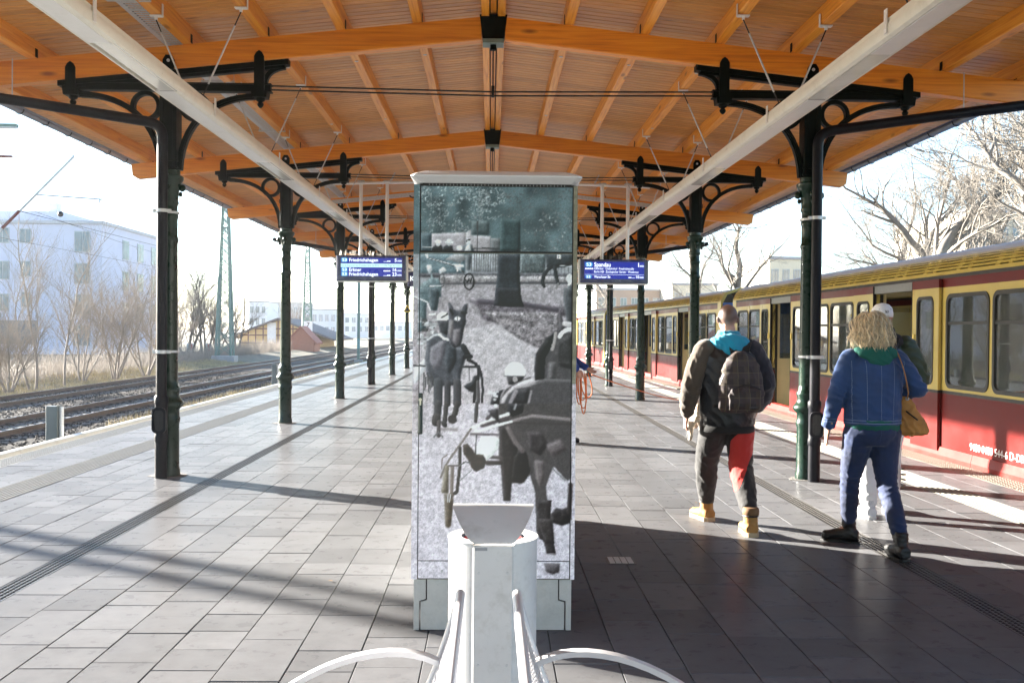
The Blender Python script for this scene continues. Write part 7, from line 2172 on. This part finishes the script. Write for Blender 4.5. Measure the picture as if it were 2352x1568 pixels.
MB().box(pnl[0], pnl[1], -.12, -.075, .3, pk - .3).build("white_panel", M("panel_white", (.62, .62, .60), .6), sh)
BRK = M("red_brick", (0.32, 0.13, 0.08), 0.85, var=.15)
c = hit(690, 795, Y=118)
sr_ = thing("brick_hut", "small red brick hut with pitched roof before the timber shed", "hut", (c.x, 118, -1.2))
MB().prism([(-1.6, 0), (1.6, 0), (1.6, 1.2), (0, 2.9), (-1.6, 1.2)], ident, 0, 4).build("wall", BRK, sr_)
for s_ in (-1, 1): MB().prism([(0, 2.95), (s_*1.9, .95), (s_*1.95, 1.1), (0, 3.1)], ident, -.2, 4.2).build("roof_slope", M("red_tile", (.30, .10, .06), .8, var=.2), sr_)
# far blocks
FARW = M("far_render", (0.60, 0.60, 0.62), 0.85, var=.04)
def far_block(label, pxa, pxb, pytop, Y, rows, cols, depth=14, wall=FARW, pybot=None):
    a = hit(pxa, pytop, Y=Y); b = hit(pxb, pytop, Y=Y)
    z1 = max(a.z, b.z); ws = []
    for r_ in range(rows):
        for c_ in range(cols):
            w = (b.x - a.x)/cols; u = a.x + w*(c_ + .5); z = z1 - 1.9 - r_*2.95
            if z < 1: continue
            ws.append(('S', u - w*.26, u + w*.26, z - .75, z + .75))
    return box_building(label, a.x, b.x, Y, Y + depth, -1.4, z1, wall, ws, M("far_roof", (.33, .33, .35), .8))
far_block("far pale apartment block behind the roof of the timber shed", 572, 612, 694, 250, 3, 3)
far_block("far grey apartment block right of the timber shed's gable", 616, 700, 697, 285, 3, 6, wall=M("far_render_grey", (.42, .41, .40), .85))
far_block("far white apartment block with balconies beside the third left column", 702, 772, 712, 240, 3, 5)
far_block("distant pale building between the third and fourth left columns", 790, 850, 722, 330, 3, 4)
far_block("distant low white hall near the far left columns", 856, 940, 742, 360, 2, 6, wall=M("far_hall", (.66, .66, .66), .8))
CRM = M("cream_facade", (0.62, 0.55, 0.42), 0.8, var=.05)
far_block("cream apartment house high behind the trees at the right edge", 2222, 2420, 492, 78, 4, 6, wall=CRM)
far_block("cream villa showing behind the train roof right of the blue gap", 1768, 1868, 597, 112, 3, 4, wall=CRM)
far_block("low brown roofed house beyond the far train cars", 1370, 1520, 668, 150, 2, 6, wall=M("brown_facade", (.30, .23, .18), .8))
far_block("plain pale house behind the second right column", 1545, 1648, 656, 140, 2, 4, wall=CRM)

# ------------------------------------------------------------------ lattice masts and overhead line
MAST = M("pale_green_mast_paint", (0.09, 0.17, 0.14), 0.6, var=.15, vscale=3)
def mast(label, x, y, h, w0=1.25, w1=.42, z0=-1.2, bays=15):
    t = thing("lattice_mast", label, "mast", (x, y, z0), 0, "lattice masts of the overhead line")
    MB().cbox(-w0*.75, w0*.75, -.6, .6, -.5, .55, .04).build("foundation", CONCRETE, t)
    def leg(sx, sy, z): w = w0 + (w1 - w0)*(z/h); return Vector((sx*w/2, sy*w*.36, z))
    for sx in (-1, 1):
        for sy in (-1, 1):
            MB().bar(leg(sx, sy, .5), leg(sx, sy, h), .14, .14).build("leg", MAST, t)
    zs_ = [.6 + (h - .7)*(i/bays)**.93 for i in range(bays + 1)]
    for i in range(bays):
        for sy in (-1, 1):
            MB().bar(leg(-1, sy, zs_[i]), leg(1, sy, zs_[i + 1]), .085, .05).build("brace", MAST, t)
            MB().bar(leg(1, sy, zs_[i]), leg(-1, sy, zs_[i + 1]), .085, .05).build("brace", MAST, t)
        for sx in (-1, 1):
            MB().bar(leg(sx, -1, zs_[i]), leg(sx, 1, zs_[i + 1]), .08, .05).build("brace", MAST, t)
    MB().cbox(-w1*.9, w1*.9, -w1*.6, w1*.6, h*.80, h*.80 + .12, .01).build("platform_plate", MAST, t)
    return t
m1 = hit(516, 822, Y=81); m2 = hit(705, 800, Y=128)
mast("tall green lattice mast left of the second column, nearest of the visible two", m1.x, 81, 13.5)
mast("farther green lattice mast beside the third left column", m2.x, 128, 14)
for yy_, lab in ((18.37, "slim steel line post outside the left picture edge, the farther of a pair"), (17.98, "slim steel line post outside the left picture edge, the nearer of a pair")):
    lp = thing("line_post", lab, "post", (-21.0, yy_, -1.15), 0, "pair of line posts left of the platform")
    MB().bar((0, 0, 0), (0, 0, 11.5), .15, .14).build("pole", MAST, lp)
    MB().cbox(-.18, .18, -.18, .18, -.1, .25, .02).build("foundation", CONCRETE, lp)
pl2 = hit(832.5, 829, Z=-1.1)
po = thing("signal_post", "slim pale green steel post between the third and fourth left columns", "post", (-10.3, 78, -1.15))
MB().bar((0, 0, 0), (0, 0, 8.6), .23, .2).build("pole", MAST, po)
MB().box(-.3, .3, -.25, .25, -.1, .35).build("foundation", CONCRETE, po)
MB().bar((0, 0, 1.2), (0, 0, 2.0), .235, .205).build("scrawl_band", M("graffiti_teal", (.05, .22, .22), .6, var=.6, vscale=8), po)
# cantilever arm of a mast just outside the left edge
YC_ = 36.0
cl = thing("catenary_cantilever", "tubular overhead line arm with red insulators reaching in at upper left", "overhead line", (hit(-40, 560, Y=YC_).x, YC_, -1.2))
base_ = cl.location
def LP(px, py): return hit(px, py, Y=YC_) - base_
MB().bar((-.25, 0, 0), (-.25, 0, 11.5), .3, .3).build("mast", MAST, cl)
MB().tube([LP(-20, 550), LP(170, 359)], .045, 8).build("stay_tube", GALV, cl)
INS = M("red_insulator", (.14, .035, .03), .4)
MB().tube([LP(5, 524), LP(45, 484)], .055, 8).build("insulator", INS, cl)
MB().tube([LP(-40, 358), LP(45, 360)], .02, 6).build("top_rod", GALV, cl); MB().tube([LP(-5, 359), LP(28, 360)], .05, 8).build("insulator", INS, cl)
MB().tube([LP(45, 360), LP(172, 357)], .016, 6).build("top_rod", GALV, cl)
MB().tube([LP(84, 447), LP(235, 458)], .03, 8).build("steady_tube", GALV, cl)
MB().tube([LP(230, 458), LP(228, 466)], .03, 6).build("clamp", GALV, cl)
MB().tube([LP(142, 489), LP(145, 476), LP(224, 461)], .016, 6).build("registration_arm", GALV, cl); MB().ell(tuple(LP(139, 492)), .10, .1, .1).build("weight", STEEL, cl)
MB().cbox(-1.2, 1.2, -.1, .1, LP(0, 292).z - .05, LP(0, 292).z + .05, .02).build("cross_arm", GALV, cl)
a = LP(40, 285); MB().cbox(-1, a.x, -.12, .12, a.z - .12, a.z, .02).build("bracket_arm", MAST, cl)
for (x, z, lab) in ((-12.46, 4.6, "contact wire above the nearer main line track"), (-16.85, 4.6, "contact wire above the farther main line track")):
    wr = thing("overhead_wire", lab, "wire", (x, 0, 0), group="overhead wires")
    MB().tube([(0, 5, z), (0, 260, z)], .010, 4).build("contact_wire", STEEL, wr)
    pts = []
    for k in range(30):
        y = 36 + (k - 6)*9.2; f = ((k - 6) % 5)/5; pts.append((0, y, z + 1.25 - .7*math.sin(math.pi*f)))
    MB().tube(pts, .009, 4).build("carrier_wire", STEEL, wr)

# ------------------------------------------------------------------ small line-side things
BOXG = M("lineside_box_grey", (.10, .12, .12), .55, var=.1)
def lineside(px, pyt, X, label, w=.26):
    p = hit(px, pyt, X=X)
    t = thing("lineside_box", label, "equipment box", (X, p.y, -1.15), 0, "grey boxes beside the conductor rail")
    h = p.z + 1.15; w = w*.8
    MB().cbox(-w, w*.15, -.12, .12, .1, h, .01).build("housing", BOXG, t); MB().tube([(w*.5, -.03, -.1), (w*.5, -.03, h - .02)], .05, 8).build("pipe", GALV, t); MB().cbox(w*.15 + .001, w*.25, -.14, .14, .05, h + .02, .005).build("cover_edge", BOXG, t)
lineside(132, 932, -9.55, "grey equipment box beside the conductor rail at far left")
lineside(634, 836, -9.45, "grey equipment box just left of the second left column", .2)
for px, py, lab in ((592, 788, "white and red trackside marker left of the second column"), (626, 785, "white trackside marker beside the second left column")):
    p = hit(px, 806, Z=-1.1)
    if p.y > 130 or p.y < 40: p = hit(px, 800, Y=92)
    t = thing("trackside_marker", lab, "marker", (p.x, 92, -1.2), 0, "trackside markers")
    MB().cbox(-.28, .28, -.2, .2, 0, 1.35, .03).build("block", M("marker_white", (.66, .66, .64), .6), t)
    MB().box(.06, .282, -.205, -.2005, .7, 1.3).build("red_face", M("marker_red", (.5, .04, .03), .5), t)
    MB().box(-.22, .0, -.206, -.2005, .25, .85).build("dark_mark", BLACK, t)
p = hit(707, 752, Y=127)
kb = thing("kilometre_board", "small white number board on the farther lattice mast", "board", (p.x, 127.2, p.z - .7))
MB().box(-.55, .55, -.03, 0, 0, 1.5).build("board", M("marker_white", (.66, .66, .64), .6), kb)
place_text("7", kb, -.2, -.035, .8, .8, BLACK); place_text("2", kb, -.2, -.035, .12, .8, BLACK)
cbx = hit(828, 830, Z=-1.0)
# debris on the paving: a few leaves and a small stone
LEAF = M("dry_leaf", (.22, .12, .04), .8, var=.3)
for k, (px, py) in enumerate(((1893, 1249), (1255, 1746 - 300), (1130, 1500), (760, 1335), (1600, 1155), (1210, 1440))):
    q = hit(px, py, Z=0); m = MB(); rgk = random.Random(k)
    n = 7; m.v = [(0, 0, .006)] + [(rgk.uniform(.010, .022)*math.cos(6.28*i/n), rgk.uniform(.010, .022)*math.sin(6.28*i/n), rgk.uniform(.002, .010)) for i in range(n)]
    m.f = [(0, 1 + i, 1 + (i + 1) % n) for i in range(n)]
    o = m.build("dry_leaf", LEAF, None, fix=False, loc=(q.x, q.y, .001))
    tag(o, ["small dry leaf on the shaded paving near the black boots", "dry leaf on the paving beside the cabinet plinth", "dry leaf on the sunlit paving left of the bin", "dry leaf on the sunlit paving far left of the bin", "tiny dry leaf on the paving left of the yellow boots", "dry leaf lying near the cabinet's left foot"][k], "leaf", "dry leaves on the paving")
# ================================================================== HAZE
HZ = bpy.data.materials.new("pale_haze"); HZ.use_nodes = True
nt = HZ.node_tree
for n in list(nt.nodes): nt.nodes.remove(n)
ho = nt.nodes.new("ShaderNodeOutputMaterial"); pv = nt.nodes.new("ShaderNodeVolumePrincipled")
pv.inputs["Color"].default_value = (0.93, 0.95, 1.0, 1)
pv.inputs["Density"].default_value = 0.00022
pv.inputs["Anisotropy"].default_value = 0.5
nt.links.new(pv.outputs[0], ho.inputs["Volume"])
hz = MB().box(-930, 930, -330, 1530, -2.6, 24).build("haze", HZ)
tag(hz, "pale winter haze over the tracks and houses", kind="stuff")
scene.cycles.volume_bounces = 1
scene.cycles.volume_step_rate = 4.0
import OpenImageIO as oiio, sys, numpy as np
b=oiio.ImageBuf(sys.argv[1] if len(sys.argv)>1 else '/workdir/render_main.png'); a=b.get_pixels(oiio.FLOAT); h,w=a.shape[:2]
T={'floorL':(300,1400,'235,235,228'),'floorLfar':(560,1000,'225,228,225'),'floorRlit':(1500,1090,'185,180,168'),'shade':(1800,1400,'52,52,62'),'shade2':(1450,1450,'62,62,65'),'roofC':(1000,200,'165,120,75'),'roofR':(1760,170,'150,75,25'),'roofL':(560,120,'150,85,40'),'beam':(900,85,'175,85,15'),'iron':(400,300,'15,30,25'),'trainred':(2260,980,'155,60,55'),'trainyel':(2300,685,'195,170,85'),'lampL':(300,130,'205,205,195'),'print':(1180,770,'165,160,160'),'bin':(1140,1400,'205,203,203'),'bldgL':(150,620,'195,200,225'),'skyR':(2050,330,'235,245,255'),'jeans':(1970,1080,'15,25,60'),'denim':(2000,880,'25,50,100'),'treeR':(2110,500,'180,165,150')}
for k,(x,y,t) in T.items():
    i,j=int(y*h/1568),int(x*w/2352); p=a[max(0,i-3):i+4,max(0,j-3):j+4,:3].reshape(-1,3).mean(0)*255
    print(f'{k:10s} {p.astype(int)}   target {t}')
